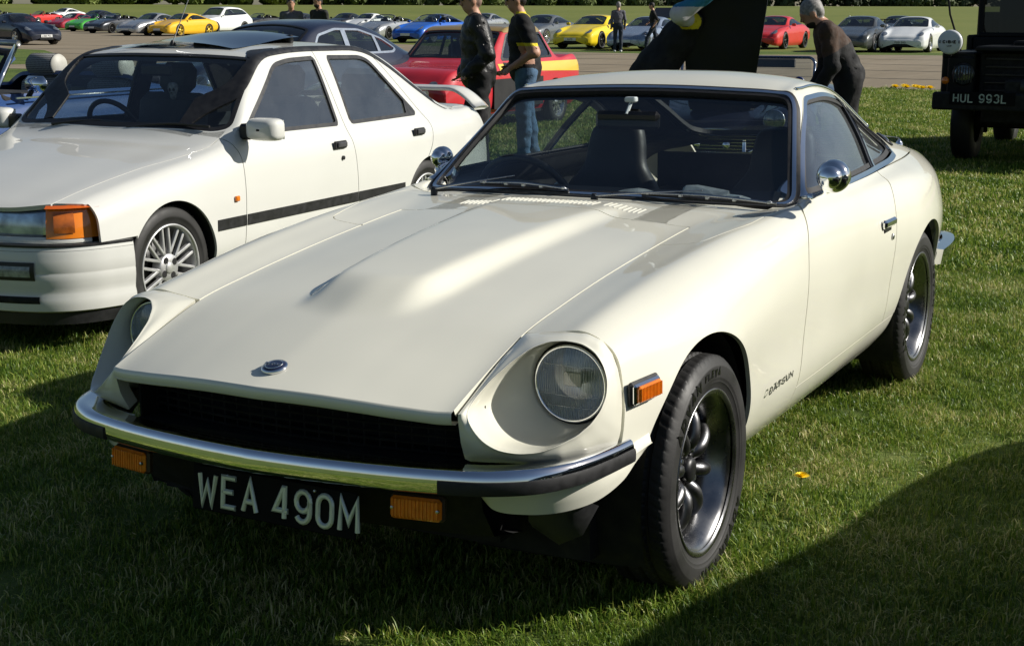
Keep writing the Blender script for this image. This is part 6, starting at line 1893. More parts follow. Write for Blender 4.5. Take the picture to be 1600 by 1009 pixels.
# position = front axle centre on the ground
T_964 = sx(T_PO, 1, .92, 1.0)
porsche('dark navy open-top sports car with round headlamps driving on the runway, far left', -42.6, -45.2, NAVY, R(72), roof=True, lights='oval', plate=('L990 PCC', ), rim=(.22, BRT, 5, .6), T=T_964)
porsche('dark red coupe in the far row behind the green roadster', -78.6, -79.4, DRED, rim=(.25, BRT, 5, .55))
porsche('bright green open roadster in the far row', -74.0, -73.0, GRN, roof=False, rim=(.25, DRK, 10, .5))
porsche('dark grey open sports car between the green roadster and the silver coupe', -68.6, -66.0, DGR, roof=False, rim=(.25, DRK, 10, .5))
porsche('silver coupe with bright five-spoke wheels left of the yellow coupe', -62.6, -57.6, SIL, rim=(.25, BRT, 5, .55))
porsche('yellow coupe with gold wheels left of the white off-roader', -63.0, -55.6, YEL, rim=(.25, GOLDW, 5, .6))
bg_car('white sport utility vehicle, tallest car of the far row', (-69.8, -58.6, 0), 0, T_SUV, WHT, name='sport_utility_vehicle', group=G_, cab=(-.6, -3.6), ws=S_WS, dlo=S_DLO, rw=S_RW, wheelbase=2.9, arch_r=.42, Rt=.38, rim=(.27, DRK, 5, .5), lights='suv', belt=1.10, track=.84)
porsche('black open sports car behind the white saloon roof, right of the white off-roader', -88, -69.2, BLKP, roof=False)
porsche('dark coupe in the far row left of the two standing men', -86, -64, DGR)
porsche('black coupe in the far row behind the standing man in grey', -90, -62.5, BLKP)
porsche('red open sports car at the far left end of the row', -100, -104.5, RED2, roof=False)
porsche('black open sports car at the extreme left end of the row', -96, -106, BLKP, roof=False)
porsche('silver grey coupe at the extreme left behind the navy open car', -103, -117, SIL)
porsche('white hatch-backed car behind the dark red coupe', -112, -113.5, WHT, sc_=1.08)
porsche('dark soft-top sports car behind the silver coupe at left', -90, -88.2, NAVY, sc_=1.08)
porsche('white coupe behind the bearded man, left of the silver roadster', -82, -55.2, WHT)
porsche('silver open roadster left of the blue roadster', -60.2, -39.6, SIL, roof=False, rim=(.25, DRK, 10, .5))
porsche('bright blue open roadster in the far row', -55.6, -34.2, BLUE, roof=False, rim=(.25, BRT, 10, .5))
porsche('silver grey coupe behind the blue roadster', -72, -43.6, MGR, rim=(.25, BRT, 10, .5))
porsche('pale grey coupe glimpsed between the two standing men', -84, -47, SIL)
porsche('mid grey grand tourer left of the yellow coupe', -55.0, -28.0, MGR, rim=(.26, BRT, 10, .4), intake=False)
porsche('lemon yellow coupe with dark wheels in the far row, centre', -49.6, -22.9, YEL2, lights='slant', rim=(.25, DRK, 5, .5), plate=('XW70', ))
bx = porsche('silver blue roadster with raised rear lid beside the walking man', -48.2, -20.0, SBLU, lights='slant', rim=(.25, BRT, 10, .45), plate=True)
mb = MB(); box(mb, (-3.0, 0, 1.42), (.75, 1.25, .05), .02, rot=rotm('Y', .55)); mb.build('raised_lid', BLKP, bx)
porsche('red coupe with dark wheels right of the raised bonnet', -53.3, -16.6, RED2, lights='slant', rim=(.25, DRK, 5, .5), plate=False)
gc_ = porsche('dark grey coupe with a rear wing right of the bending man', -50.6, -12.4, TGR, lights='slant', rim=(.25, BRT, 10, .5), plate=False)
mb = MB(); box(mb, (-3.25, 0, 1.16), (.26, 1.5, .03), .01); mb.build('rear_wing', TRIM, gc_)
for sg in (1, -1):
    mb = MB(); box(mb, (-3.22, sg * .42, 1.02), (.12, .03, .28), .01); mb.build('wing_strut', TRIM, gc_)
porsche('white roadster right of the dark grey winged coupe', -51.6, -10.6, WHT, lights='slant', plate=('PG51 SMO', ), roof=True, rim=(.25, BRT, 10, .45))
porsche('black car behind the white roadster at right', -72, -16.0, BLKP)
# ================================================================== classic cars close by
BLU2 = cp('mid_blue_paint', (.018, .055, .17)); DNV = cp('midnight_blue_paint', (.006, .010, .028)); RRED = cp('rally_red_paint', (.50, .018, .030)); GOLD = cp('dull_gold_paint', (.28, .19, .055)); RYEL = cp('stripe_yellow_paint', (.72, .48, .06)); BGRN = mat('very_dark_green_paint', (.0035, .0042, .004), rough=.55, spec=.25, noise=(6, .2))
# --- blue open tourer left of the saloon
T_RD = [
    (.72, .56, (.3, .56), (.45, .54), (.55, .56), (.63, .53), (.67, .46), (.67, .38), (.65, .32), (.60, .26)),
    (.55, .66, (.3, .66), (.47, .645), (.60, .66), (.70, .61), (.74, .50), (.745, .40), (.725, .30), (.67, .22)),
    (.0, .76, (.3, .76), (.50, .75), (.63, .76), (.73, .71), (.775, .58), (.78, .42), (.76, .28), (.69, .20)),
    (-.4, .80, (.3, .80), (.54, .79), (.65, .80), (.74, .75), (.78, .62), (.785, .43), (.765, .28), (.69, .19)),
    (-.6, .83, (.35, .825), (.60, .815), (.67, .825), (.745, .78), (.785, .64), (.787, .43), (.767, .28), (.69, .19)),
    (-.75, .98, (.36, .97), (.60, .95), (.68, .84), (.75, .79), (.787, .64), (.788, .43), (.768, .28), (.69, .19)),
    (-.95, 1.17, (.36, 1.16), (.585, 1.13), (.69, .85), (.755, .80), (.788, .65), (.79, .43), (.77, .28), (.69, .19)),
    (-1.3, 1.15, (.36, 1.14), (.57, 1.11), (.70, .855), (.76, .80), (.79, .65), (.79, .43), (.77, .28), (.69, .19)),
    (-2.0, 1.0, (.36, .99), (.56, .97), (.70, .86), (.765, .80), (.795, .65), (.795, .43), (.77, .28), (.69, .19)),
    (-2.3, .88, (.36, .88), (.58, .875), (.70, .86), (.765, .80), (.795, .65), (.795, .43), (.77, .28), (.69, .19)),
    (-2.9, .84, (.36, .84), (.58, .835), (.68, .82), (.74, .77), (.77, .63), (.77, .44), (.745, .30), (.67, .22)),
    (-3.25, .74, (.36, .74), (.56, .73), (.62, .72), (.67, .69), (.69, .60), (.69, .46), (.67, .36), (.62, .3)),
]
R_WS = rpoly([(-.66, 0), (-.67, .35), (-.70, .58), (-.93, .555), (-.92, 0), (-.93, -.555), (-.70, -.58), (-.67, -.35)], .03)
R_DLO = rpoly([(-1.0, .95), (-1.1, 1.1), (-1.2, 1.1), (-1.2, .95)], .01)
bt = bg_car('blue open tourer with checked seat headrests, behind the white saloon at left', (-2.98, -6.25, 0), 0, T_RD, BLU2, name='open_tourer', cab=(-.6, -2.35), ws=R_WS, dlo=R_DLO, wheelbase=2.45, arch_r=.34, Rt=.31, rim=(.18, BRT, 10, .6), roof=False, lights=[(.60, .53, .60, (.10, .085, .085))], belt=.86, track=.69, ns=130, nf=90, intake=False, extra='nomirror')
for o in list(bt.children):
    if o.name.startswith(('roll_hoop', 'seat')): bpy.data.objects.remove(o)
for pth in ([(-.66, .66, .84), (-.80, .645, 1.02), (-.945, .62, 1.19)], [(-.66, -.66, .84), (-.80, -.645, 1.02), (-.945, -.62, 1.19)]):   # bright screen frame
    mb = MB(); tube(mb, pth, .017, 8); mb.build('screen_pillar', CHROME, bt, smooth=True)
mb = MB(); tube(mb, [(-.945, y, 1.195 + .012 * (1 - (y / .64)**2)) for y in np.linspace(-.64, .64, 9)], .022, 8); mb.build('screen_header', mat('satin_alloy', (.42, .42, .42), rough=.35, metal=.8, noise=(20, .1)), bt, smooth=True)
def check_mat():
    ma = bpy.data.materials.new('checked_cloth'); ma.use_nodes = True; nt = ma.node_tree; b = nt.nodes['Principled BSDF']; b.inputs['Roughness'].default_value = .9
    tc = nt.nodes.new('ShaderNodeTexCoord'); ck = nt.nodes.new('ShaderNodeTexBrick')
    ck.offset = 0; ck.inputs['Color1'].default_value = (.012, .012, .014, 1); ck.inputs['Color2'].default_value = (.018, .018, .02, 1); ck.inputs['Mortar'].default_value = (.28, .28, .27, 1)
    ck.inputs['Scale'].default_value = 1; ck.inputs['Mortar Size'].default_value = .0032; ck.inputs['Brick Width'].default_value = .014; ck.inputs['Row Height'].default_value = .014
    mp = nt.nodes.new('ShaderNodeMapping'); mp.inputs['Rotation'].default_value = (0, R(90), R(90))
    nt.links.new(tc.outputs['Object'], mp.inputs[0]); nt.links.new(mp.outputs[0], ck.inputs['Vector']); nt.links.new(ck.outputs['Color'], b.inputs['Base Color'])
    return ma
CK = check_mat(); CRM = mat('cream_vinyl', (.42, .41, .36), rough=.5, noise=(15, .1))
for y in (.34, -.34):
    e = bpy.data.objects.new('seat', None); COL.objects.link(e); e.parent = bt
    mb = MB(); box(mb, (-2.10, y, .68), (.16, .46, .46), .05, rot=rotm('Y', -.2)); mb.build('backrest', CK, e)
    mb = MB(); lathe(mb, [(.0001, -.14), (.075, -.14), (.088, -.12), (.09, 0), (.088, .12), (.075, .14)], 28, 'y', (-2.14, y, 1.00)); mb.build('headrest', CK, e, smooth=True)
    mb = MB(); lathe(mb, [(.086, .135), (.08, .146), (.0001, .148)], 28, 'y', (-2.14, y, 1.00)); mb.build('headrest_end', CRM, e, smooth=True)
mb = MB(); box(mb, (-2.55, 0, .90), (.5, 1.2, .14), .06); mb.build('folded_hood', mat('hood_cloth', (.012, .013, .02), rough=.85, noise=(10, .2)), bt)
c = np.array([-.92, .80, .93])
mb = MB(); box(mb, c, (.07, .20, .11), .035); mr = mb.build('door_mirror', CHROME, bt, auto=60)
mb = MB(); tube(mb, [c + [0, -.04, -.04], c + [0, -.08, -.09]], .018, 8); mb.build('stalk', TRIM, mr)
mb = MB(); box(mb, (-1.5, .787, .845), (1.5, .012, .014), .003); mb.build('door_top_trim', CHROME, bt)
mb = MB(); box(mb, (-1.3, .797, .60), (3.2, .008, .012), .002); mb.build('side_strip', CHROME, bt)
# --- midnight blue saloon further left/back
T_SL = [
    (.82, .60, (.25, .62), (.40, .60), (.55, .62), (.66, .60), (.71, .52), (.71, .42), (.68, .36), (.62, .30)),
    (.65, .76, (.25, .78), (.40, .74), (.60, .78), (.72, .70), (.77, .56), (.775, .43), (.75, .32), (.68, .25)),
    (.3, .86, (.25, .86), (.42, .81), (.64, .84), (.76, .76), (.81, .60), (.815, .44), (.79, .30), (.70, .22)),
    (-.3, .92, (.28, .915), (.50, .87), (.68, .86), (.78, .79), (.825, .62), (.83, .44), (.80, .29), (.71, .2)),
    (-.6, .96, (.38, .95), (.64, .90), (.72, .875), (.79, .80), (.83, .63), (.832, .44), (.80, .28), (.71, .2)),
    (-.85, 1.10, (.40, 1.09), (.64, 1.04), (.735, .89), (.795, .81), (.832, .64), (.834, .44), (.80, .28), (.71, .2)),
    (-1.15, 1.25, (.38, 1.24), (.585, 1.19), (.745, .90), (.80, .82), (.835, .64), (.836, .44), (.80, .28), (.71, .2)),
    (-1.6, 1.315, (.36, 1.305), (.555, 1.245), (.75, .905), (.80, .82), (.836, .64), (.836, .44), (.80, .28), (.71, .2)),
    (-2.1, 1.30, (.35, 1.29), (.545, 1.23), (.75, .91), (.80, .82), (.836, .64), (.836, .44), (.80, .28), (.71, .2)),
    (-2.6, 1.20, (.34, 1.19), (.54, 1.13), (.735, .91), (.80, .82), (.835, .64), (.835, .44), (.80, .29), (.71, .21)),
    (-3.0, 1.03, (.34, 1.02), (.54, .99), (.71, .89), (.78, .81), (.82, .64), (.82, .45), (.79, .30), (.70, .22)),
    (-3.4, .86, (.34, .855), (.54, .84), (.66, .80), (.73, .73), (.77, .60), (.77, .46), (.74, .33), (.66, .26)),
    (-3.7, .66, (.34, .66), (.50, .65), (.58, .64), (.64, .60), (.68, .54), (.68, .46), (.66, .38), (.60, .32)),
]
L_WS = rpoly([(-.64, 0), (-.66, .35), (-.74, .58), (-1.12, .525), (-1.20, 0), (-1.12, -.525), (-.74, -.58), (-.66, -.35)], .05)
L_DLO = rpoly([(-.92, .935), (-1.18, 1.15), (-1.55, 1.215), (-2.05, 1.205), (-2.5, 1.10), (-2.72, .98), (-2.6, .94), (-1.8, .935)], .04)
L_RW = rpoly([(-2.55, -.40), (-2.55, .40), (-2.95, .38), (-2.95, -.38)], .08)
sl_ = bg_car('midnight blue classic saloon with bright window frames, seen over and through the white saloon', (-9.25, -8.4, 0), 0, T_SL, DNV, name='classic_saloon', cab=(-.65, -2.9), ws=L_WS, dlo=L_DLO, rw=L_RW, wheelbase=2.72, arch_r=.34, Rt=.33, rim=(.2, BRT, 12, .7), lights=[(.74, .58, .68, (.10, .095, .095))], belt=.92, track=.70, ns=130, nf=90, intake=False, extra='nomirror')
sS = car_surf(T_SL, 130, 90, -.65, -2.9, 1)
fd_ = lambda s: np.where((np.abs(Y(s)) > .4) & (Z(s) > .84), sd_poly(XZ(s), L_DLO), -1)
PALE = mat('pale_bright_trim', (.60, .66, .72), rough=.2, metal=.7, noise=(20, .05))
for sg in (1, -1):
    panel('window_frame', sS.off(.004).sub(side(sg), lambda s: fd_(s) + .012, lambda s: .012 - fd_(s)), PALE, sl_, fl=.014)
    for x0, w_ in ((-1.66, .045), (-2.30, .03)):
        panel('window_pillar', sS.off(.003).sub(side(sg), lambda s: fd_(s), lambda s: w_ - np.abs(X(s) - x0 + .25 * (Z(s) - 1.0))), PALE, sl_, fl=.012)
    mb = MB(); lathe(mb, [(.085, -.02), (.098, 0), (.098, .02), (.085, .03)], 32, 'x', (.80, sg * .58, .68)); mb.build('headlamp_rim', CHROME, sl_, smooth=True)
mb = MB()
a = np.linspace(0, 2 * np.pi, 33)
tube(mb, np.stack([np.full(33, .86), .17 * np.cos(a), .60 + .22 * np.sin(a)], 1), .018, 8, caps=False)
gr = mb.build('grille_surround', CHROME, sl_, smooth=True)
for k in range(-6, 7):
    y = k * .024; h = .21 * math.sqrt(max(0, 1 - (y / .17)**2))
    mb = MB(); tube(mb, [(.86, y, .60 - h), (.875, y, .60), (.86, y, .60 + h)], .005, 6); mb.build('slat', CHROME, gr)
mb = MB(); sweep(mb, np.c_[np.r_[.6, .88, .95, .97, .95, .88, .6], np.r_[-.82, -.74, -.4, 0, .4, .74, .82], np.full(7, .42)], np.array([(-.02, .05), (.02, .03), (.03, 0), (.02, -.03), (-.02, -.05)])); mb.build('front_bumper', CHROME, sl_, smooth=True)
# --- red rally saloon with gold roof and yellow stripe
T_RS = [
    (.62, .62, (.3, .62), (.55, .60), (.62, .58), (.66, .53), (.675, .46), (.675, .38), (.66, .32), (.61, .26)),
    (.50, .72, (.3, .72), (.56, .705), (.645, .69), (.69, .62), (.705, .50), (.705, .38), (.69, .28), (.64, .2)),
    (.0, .78, (.3, .78), (.58, .77), (.66, .76), (.705, .70), (.725, .55), (.725, .40), (.71, .27), (.65, .18)),
    (-.35, .81, (.3, .81), (.60, .80), (.67, .785), (.71, .73), (.728, .57), (.728, .40), (.71, .27), (.65, .18)),
    (-.5, .86, (.34, .855), (.62, .83), (.675, .79), (.712, .73), (.729, .57), (.729, .40), (.71, .27), (.65, .18)),
    (-.75, 1.05, (.36, 1.045), (.585, 1.01), (.68, .80), (.713, .735), (.73, .58), (.73, .40), (.71, .27), (.65, .18)),
    (-.98, 1.20, (.38, 1.195), (.565, 1.17), (.685, .80), (.714, .74), (.73, .58), (.73, .40), (.71, .27), (.65, .18)),
    (-1.5, 1.235, (.38, 1.23), (.55, 1.205), (.685, .805), (.715, .74), (.73, .58), (.73, .40), (.71, .27), (.65, .18)),
    (-1.95, 1.22, (.38, 1.215), (.545, 1.19), (.68, .81), (.715, .75), (.73, .59), (.73, .40), (.71, .27), (.65, .18)),
    (-2.12, 1.08, (.38, 1.075), (.56, 1.05), (.675, .82), (.715, .76), (.73, .60), (.73, .41), (.71, .28), (.65, .19)),
    (-2.30, .86, (.38, .86), (.60, .855), (.67, .835), (.712, .77), (.73, .60), (.73, .42), (.71, .30), (.65, .21)),
    (-2.80, .845, (.38, .845), (.60, .845), (.665, .835), (.70, .77), (.715, .60), (.715, .44), (.70, .33), (.64, .26)),
    (-2.88, .78, (.38, .78), (.58, .78), (.64, .77), (.67, .72), (.685, .58), (.685, .45), (.67, .36), (.62, .30)),
]
RS_WS = rpoly([(-.52, 0), (-.53, .35), (-.57, .575), (-.93, .515), (-.94, 0), (-.93, -.515), (-.57, -.575), (-.53, -.35)], .03)
RS_DLO = rpoly([(-.72, .845), (-1.0, 1.145), (-1.92, 1.155), (-2.10, .86)], [.02, .04, .03, .03])
RS_RW = rpoly([(-2.0, -.48), (-2.0, .48), (-2.24, .52), (-2.24, -.52)], .03)
rc = bg_car('red rally saloon with gold roof and yellow rear stripe, behind the two standing men', (-11.62, -7.12, 0), 0, T_RS, RRED, name='rally_saloon', cab=(-.55, -2.25), ws=RS_WS, dlo=RS_DLO, rw=RS_RW, wheelbase=2.08, arch_r=.31, Rt=.275, rim=(.175, BRT, 8, .6), lights=[(.58, .50, .55, (.09, .085, .085))], belt=.82, track=.66, ns=130, nf=90, intake=False, extra='nomirror')
rS = car_surf(T_RS, 130, 90, -.55, -2.25, 1)
panel('roof_skin', rS.off(.004).sub(lambda s: Z(s) - 1.165, lambda s: X(s) + 2.0, lambda s: -.96 - X(s)), GOLD, rc, fl=.01)
frd = lambda s: np.where((np.abs(Y(s)) > .4) & (Z(s) > .76), sd_poly(XZ(s), RS_DLO), -1)
for sg in (1, -1):
    panel('stripe', rS.off(.003).sub(side(sg), lambda s: Z(s) - .68 - .03 * (X(s) + 2), lambda s: .80 - Z(s), lambda s: -.6 - X(s)), RYEL, rc, fl=.004)
    panel('window_frame', rS.off(.003).sub(side(sg), lambda s: frd(s) + .012, lambda s: .014 - frd(s)), TRIM, rc, fl=.01)
    panel('window_pillar', rS.off(.003).sub(side(sg), lambda s: frd(s), lambda s: .03 - np.abs(X(s) + 1.52)), TRIM, rc, fl=.01)
mb = MB(); tube(mb, [(-1.5, -.45, .4), (-1.5, -.48, 1.1), (-1.5, .48, 1.1), (-1.5, .45, .4)], .02, 8); tube(mb, [(-1.5, .45, 1.08), (-1.5, -.40, .5)], .02, 8); mb.build('roll_cage', mat('cage_grey', (.25, .26, .27), rough=.4, noise=(10, .1)), rc, smooth=True)
for dx, y in ((0, .35), (0, -.35)):
    mb = MB(); tube(mb, catmull([(-.56, y - .25, .86), (-.60, y, .895), (-.63, y + .22, .90)], 4), .007, 5); mb.build('wiper', TRIM, rc)
# --- dark blue open two-seater with raised bonnet, behind the coupe
T_CB = [
    (.78, .50, (.12, .50), (.24, .50), (.46, .53), (.58, .52), (.63, .46), (.63, .38), (.60, .31), (.52, .26)),
    (.66, .60, (.15, .60), (.30, .585), (.52, .65), (.68, .60), (.74, .50), (.745, .38), (.72, .28), (.64, .21)),
    (.35, .69, (.2, .685), (.36, .67), (.56, .745), (.74, .68), (.80, .54), (.805, .38), (.77, .26), (.68, .18)),
    (.0, .74, (.22, .735), (.40, .72), (.58, .77), (.75, .71), (.81, .56), (.815, .40), (.78, .26), (.69, .17)),
    (-.5, .79, (.25, .785), (.46, .77), (.60, .775), (.73, .72), (.78, .58), (.785, .41), (.76, .26), (.68, .17)),
    (-.75, .82, (.3, .815), (.52, .80), (.62, .79), (.72, .74), (.765, .60), (.77, .42), (.745, .26), (.67, .17)),
    (-1.2, .80, (.3, .80), (.52, .79), (.62, .78), (.72, .73), (.77, .60), (.775, .42), (.75, .26), (.67, .17)),
    (-1.8, .82, (.3, .82), (.52, .82), (.64, .81), (.76, .75), (.82, .60), (.825, .42), (.79, .27), (.69, .18)),
    (-2.4, .81, (.3, .81), (.50, .80), (.64, .78), (.77, .71), (.83, .57), (.83, .42), (.80, .28), (.70, .2)),
    (-2.9, .70, (.3, .70), (.48, .68), (.58, .66), (.68, .60), (.72, .52), (.72, .42), (.69, .32), (.62, .26)),
]
cS = car_surf(T_CB, 130, 90, -9, -10, 1)
cb = thing('open_two_seater', 'midnight blue open two-seater with its bonnet raised, behind the coupe', 'car', (-8.56, -2.22, 0), R(9))
cb.scale = (.93,) * 3
BHO = rpoly([(.42, -.29), (.42, .27), (-.70, .44), (-.70, -.34)], [.05, .05, .16, .12])
COCK = rpoly([(-.95, -.50), (-.95, .50), (-1.75, .52), (-1.75, -.52)], .1)
clamps = [ell((.66, sg * .52, .615), (.12, .09, .09)) for sg in (1, -1)]
fb_ = lambda s: np.where(Z(s) > .5, sd_poly(XY(s), BHO), -1)
fk_ = lambda s: np.where(Z(s) > .5, sd_poly(XY(s), COCK), -1)
panel('body', cS.sub(lambda s: -fb_(s), lambda s: -fk_(s), *[lambda s, c=c: np.where(np.abs(Y(s)) > .45, np.hypot(X(s) - c, Z(s) - .31) - .33, 1) for c in (0, -2.28)], *[lambda s, l=l: -l(s) for l in clamps]), DNV, cb, fl=.02)
bl = cS.sub(lambda s: fb_(s) - .004)
Mh = Matrix.Translation((.42, 0, .66)) @ Matrix.Rotation(R(97), 4, 'Y') @ Matrix.Translation((-.42, 0, -.66))
V = np.c_[bl.V, np.ones(len(bl.V))] @ np.array(Mh).T
Nn = bl.N @ np.array(Mh.to_3x3()).T
panel('raised_bonnet', Surf(V[:, :3], Nn, bl.T), mat('dull_midnight_blue', (.0035, .005, .012), rough=.42, spec=.3, noise=(4, .3)), cb, fl=.05)
mb = MB(); box(mb, (-.1, 0, .48), (1.0, .66, .3), .04); box(mb, (-.1, 0, .66), (.5, .2, .1), .03); mb.build('engine', INTR, cb)
edge = loft(car_table(T_CB, -9, -10), 130, 90)[0]
c = edge.mean(0)
mk('nose', np.stack([edge, c + (edge - c) * [1, .92, .92] + [.03, 0, 0], c + (edge - c) * [1, .72, .72] + [.02, 0, 0], c + (edge - c) * [1, .70, .70] + [-.08, 0, 0]], 0).reshape(-1, 3), [grid_polys(4, len(edge), flip=True)], DNV, cb, True)
mb = MB(); box(mb, (.70, 0, .42), (.02, .80, .26), .04); mb.build('grille_opening', BLACK, cb)
a = np.linspace(0, 2 * np.pi, 41)
mb = MB(); tube(mb, np.stack([.815 - .05 * np.cos(a)**2, .40 * np.sign(np.cos(a)) * np.abs(np.cos(a))**.7, .42 + .115 * np.sin(a)], 1), .011, 6, caps=False); gr = mb.build('grille_surround', CHROME, cb, smooth=True)
for k in range(-3, 4):
    z = .42 + k * .028; h = .38 * (1 - (k * .028 / .115)**2)**.5
    mb = MB(); tube(mb, [(.77, -h, z), (.79, 0, z), (.77, h, z)], .005, 5); mb.build('slat', STEEL, gr)
for sg in (1, -1):
    lo = np.array([.72, sg * .52, .615])
    mb = MB(); lathe(mb, [(.075, -.02), (.095, -.01), (.095, .01), (.085, .016)], 32, 'x', lo); hr = mb.build('headlamp', CHROME, cb, smooth=True)
    mb = MB(); lathe(mb, [(.086, .01), (.06, .024), (.0001, .032)], 32, 'x', lo); mb.build('lens', CLAMP, hr, smooth=True)
    mb = MB(); tube(mb, [(.88, sg * .30, .34), (.90, sg * .30, .46), (.88, sg * .30, .55)], .018, 8); mb.build('overrider', CHROME, cb, smooth=True)
mb = MB(); lathe(mb, [(.0001, .03), (.03, .025), (.035, .01)], 24, 'x', (.80, .13, .40)); lathe(mb, [(.0001, .03), (.03, .025), (.035, .01)], 24, 'x', (.80, -.13, .40)); mb.build('grille_badges', CHROME, gr, smooth=True)
for x in (0, -2.28):
    for sg in (1, -1): bg_wheel(cb, (x, sg * .67, .31), sg, .31, .20, .2, BRT, 12, .4)
mb = MB(); box(mb, (-1.1, 0, .25), (3.0, 1.2, .2)); box(mb, (-1.3, 0, .5), (.9, 1.0, .3)); mb.build('underbody', INTR, cb)
wf = [(-.82, -.64, .80), (-.90, -.64, 1.06), (-.93, -.60, 1.10), (-.93, .60, 1.10), (-.90, .64, 1.06), (-.82, .64, .80)]
mb = MB(); tube(mb, rpoly(np.array(wf), .04)[5:-5], .014, 8); sf_ = mb.build('screen_frame', mat('blue_grey_metal', (.20, .24, .32), rough=.25, metal=.9, noise=(20, .1)), cb, smooth=True)
mk('screen_glass', [(-.83, -.63, .82), (-.83, .63, .82), (-.92, .60, 1.09), (-.92, -.60, 1.09)], [[[0, 1, 2, 3]]], glass('open_screen', (.75, .8, .8), f0=1.5), sf_, False)
mb = MB(); box(mb, (-.95, .22, 1.045), (.02, .46, .085), .01); mb.build('sun_visor', mat('visor_grey', (.13, .12, .115), rough=.7, noise=(10, .2)), sf_)
mb = MB(); lathe(mb, [(.0001, .006), (.052, .006), (.056, 0)], 28, 'x', (-.865, .50, .865)); bo_ = mb.build('round_sticker', mat('sticker_blue', (.012, .05, .30), rough=.4, noise=(20, .1)), sf_)
tm, L_ = text_mb('AC', .026, .034, .006, .002, .006); tm.tf(basis((-.857, .47, .848), (0, 1, 0), (0, 0, 1))); tm.build('sticker_lettering', PLB, bo_)
for y in (.66, -.66):
    mb = MB(); lathe(mb, [(.0001, .04), (.03, .035), (.045, .02), (.048, -.01), (.04, -.015)], 24, 'x', (-.78, y + (.05 if y > 0 else -.05), .90)); mr = mb.build('wing_mirror', CHROME, cb, smooth=True)
    mb = MB(); tube(mb, [(-.78, y, .78), (-.78, y + (.04 if y > 0 else -.04), .87)], .01, 6); mb.build('stalk', CHROME, mr)
mb = MB(); box(mb, (-.80, .1, .845), (.05, .14, .02), .006); tube(mb, [(-.72, -.1, .83), (-.78, .2, .84), (-.80, .42, .842)], .007, 6); mb.build('wipers', TRIM, cb)

# --- very dark green off-roader at right
lr = thing('off_roader', 'very dark boxy off-road vehicle with round white spot lamp cover, right edge', 'off-road vehicle', (-11.45, -.10, 0), 0)
def lbox(name, parts, mt=BGRN, parent=None, bev=.015):
    mb = MB()
    for c, s in parts: box(mb, c, s, bev)
    return mb.build(name, mt, parent or lr)
for sg in (1, -1):
    lbox('front_wing', [((.32, sg * .66, .80), (.88, .30, .50)), ((.02, sg * .66, 1.03), (1.5, .30, .06))])
    lbox('headlamp_panel', [((.775, sg * .63, .84), (.05, .24, .36))])
    lo = np.array([.80, sg * .60, .86])
    mb = MB(); lathe(mb, [(.095, -.01), (.105, 0), (.10, .015), (.09, .02)], 32, 'x', lo); h = mb.build('headlamp', TRIM, lr, smooth=True)
    mb = MB(); lathe(mb, [(.09, .012), (.06, .03), (.0001, .036)], 32, 'x', lo); mb.build('lens', mat('dim_lamp', (.10, .12, .12), rough=.1, metal=.5, coat=1, noise=(50, .6)), h, smooth=True)
    mb = MB()
    for k in range(-3, 4): box(mb, lo + [.04, k * .026, 0], (.006, .010, .15), .002)
    mb.build('stone_guard', TRIM, h)
    mb = MB(); lathe(mb, [(.035, 0), (.03, .02), (.0001, .028)], 20, 'x', (.80, sg * .76, .80)); mb.build('indicator', AMBER, lr, smooth=True)
    lbox('door', [((-.85, sg * .80, .80), (.85, .05, .80))]); lbox('rear_side', [((-1.9, sg * .80, .95), (1.3, .05, .95))])
    lbox('screen_pillar', [((-.55, sg * .72, 1.48), (.05, .06, .62))])
    mb = MB(); box(mb, (.30, sg * .90, 1.72), (.05, .14, .34), .02); mi_ = mb.build('wing_mirror', BLACK, lr)
    mb = MB(); tube(mb, [(.25, sg * .74, 1.05), (.28, sg * .86, 1.40), (.29, sg * .89, 1.60)], .010, 6); mb.build('mirror_arm', BLACK, mi_)
    for x in (0, -2.3): bg_wheel(lr, (x, sg * .68, .385), sg, .385, .21, .20, BGRN, 6, .8)
    lbox('mud_flap', [((-.42, sg * .68, .42), (.02, .24, .36))], BLACK)
lbox('bonnet', [((.18, 0, 1.09), (1.25, 1.02, .05)), ((.10, 0, 1.12), (.5, .5, .08))])
lbox('grille_panel', [((.62, 0, .82), (.05, .98, .48))], BLACK)
for k in range(6):
    mb = MB(); box(mb, (.655, 0, .64 + k * .072), (.02, .86, .018), .004); mb.build('slat', TRIM, lr)
lbox('winch', [((.80, .10, .72), (.22, .62, .20))], BLACK)
for k in range(4):
    mb = MB(); lathe(mb, [(.07, -.05), (.07, .05), (.0001, .05)], 16, 'y', (.86, -.02 + k * .13, .76)); mb.build('winch_drum', mat('winch_grey', (.03, .034, .035), rough=.5, metal=.4, noise=(20, .3)), lr)
lbox('bumper', [((.90, 0, .62), (.12, 1.68, .16))], BLACK)
lbox('bulkhead', [((-.50, 0, 1.0), (.08, 1.56, .36))]); lbox('windscreen_frame', [((-.56, 0, 1.80), (.06, 1.48, .07)), ((-.54, 0, 1.20), (.06, 1.48, .05)), ((-.55, 0, 1.5), (.04, .04, .6))])
mk('windscreen', [(-.55, -.70, 1.22), (-.55, .70, 1.22), (-.57, .70, 1.77), (-.57, -.70, 1.77)], [[[0, 1, 2, 3]]], glass('off_roader_glass', (.16, .18, .18), f0=1.3), lr, False)
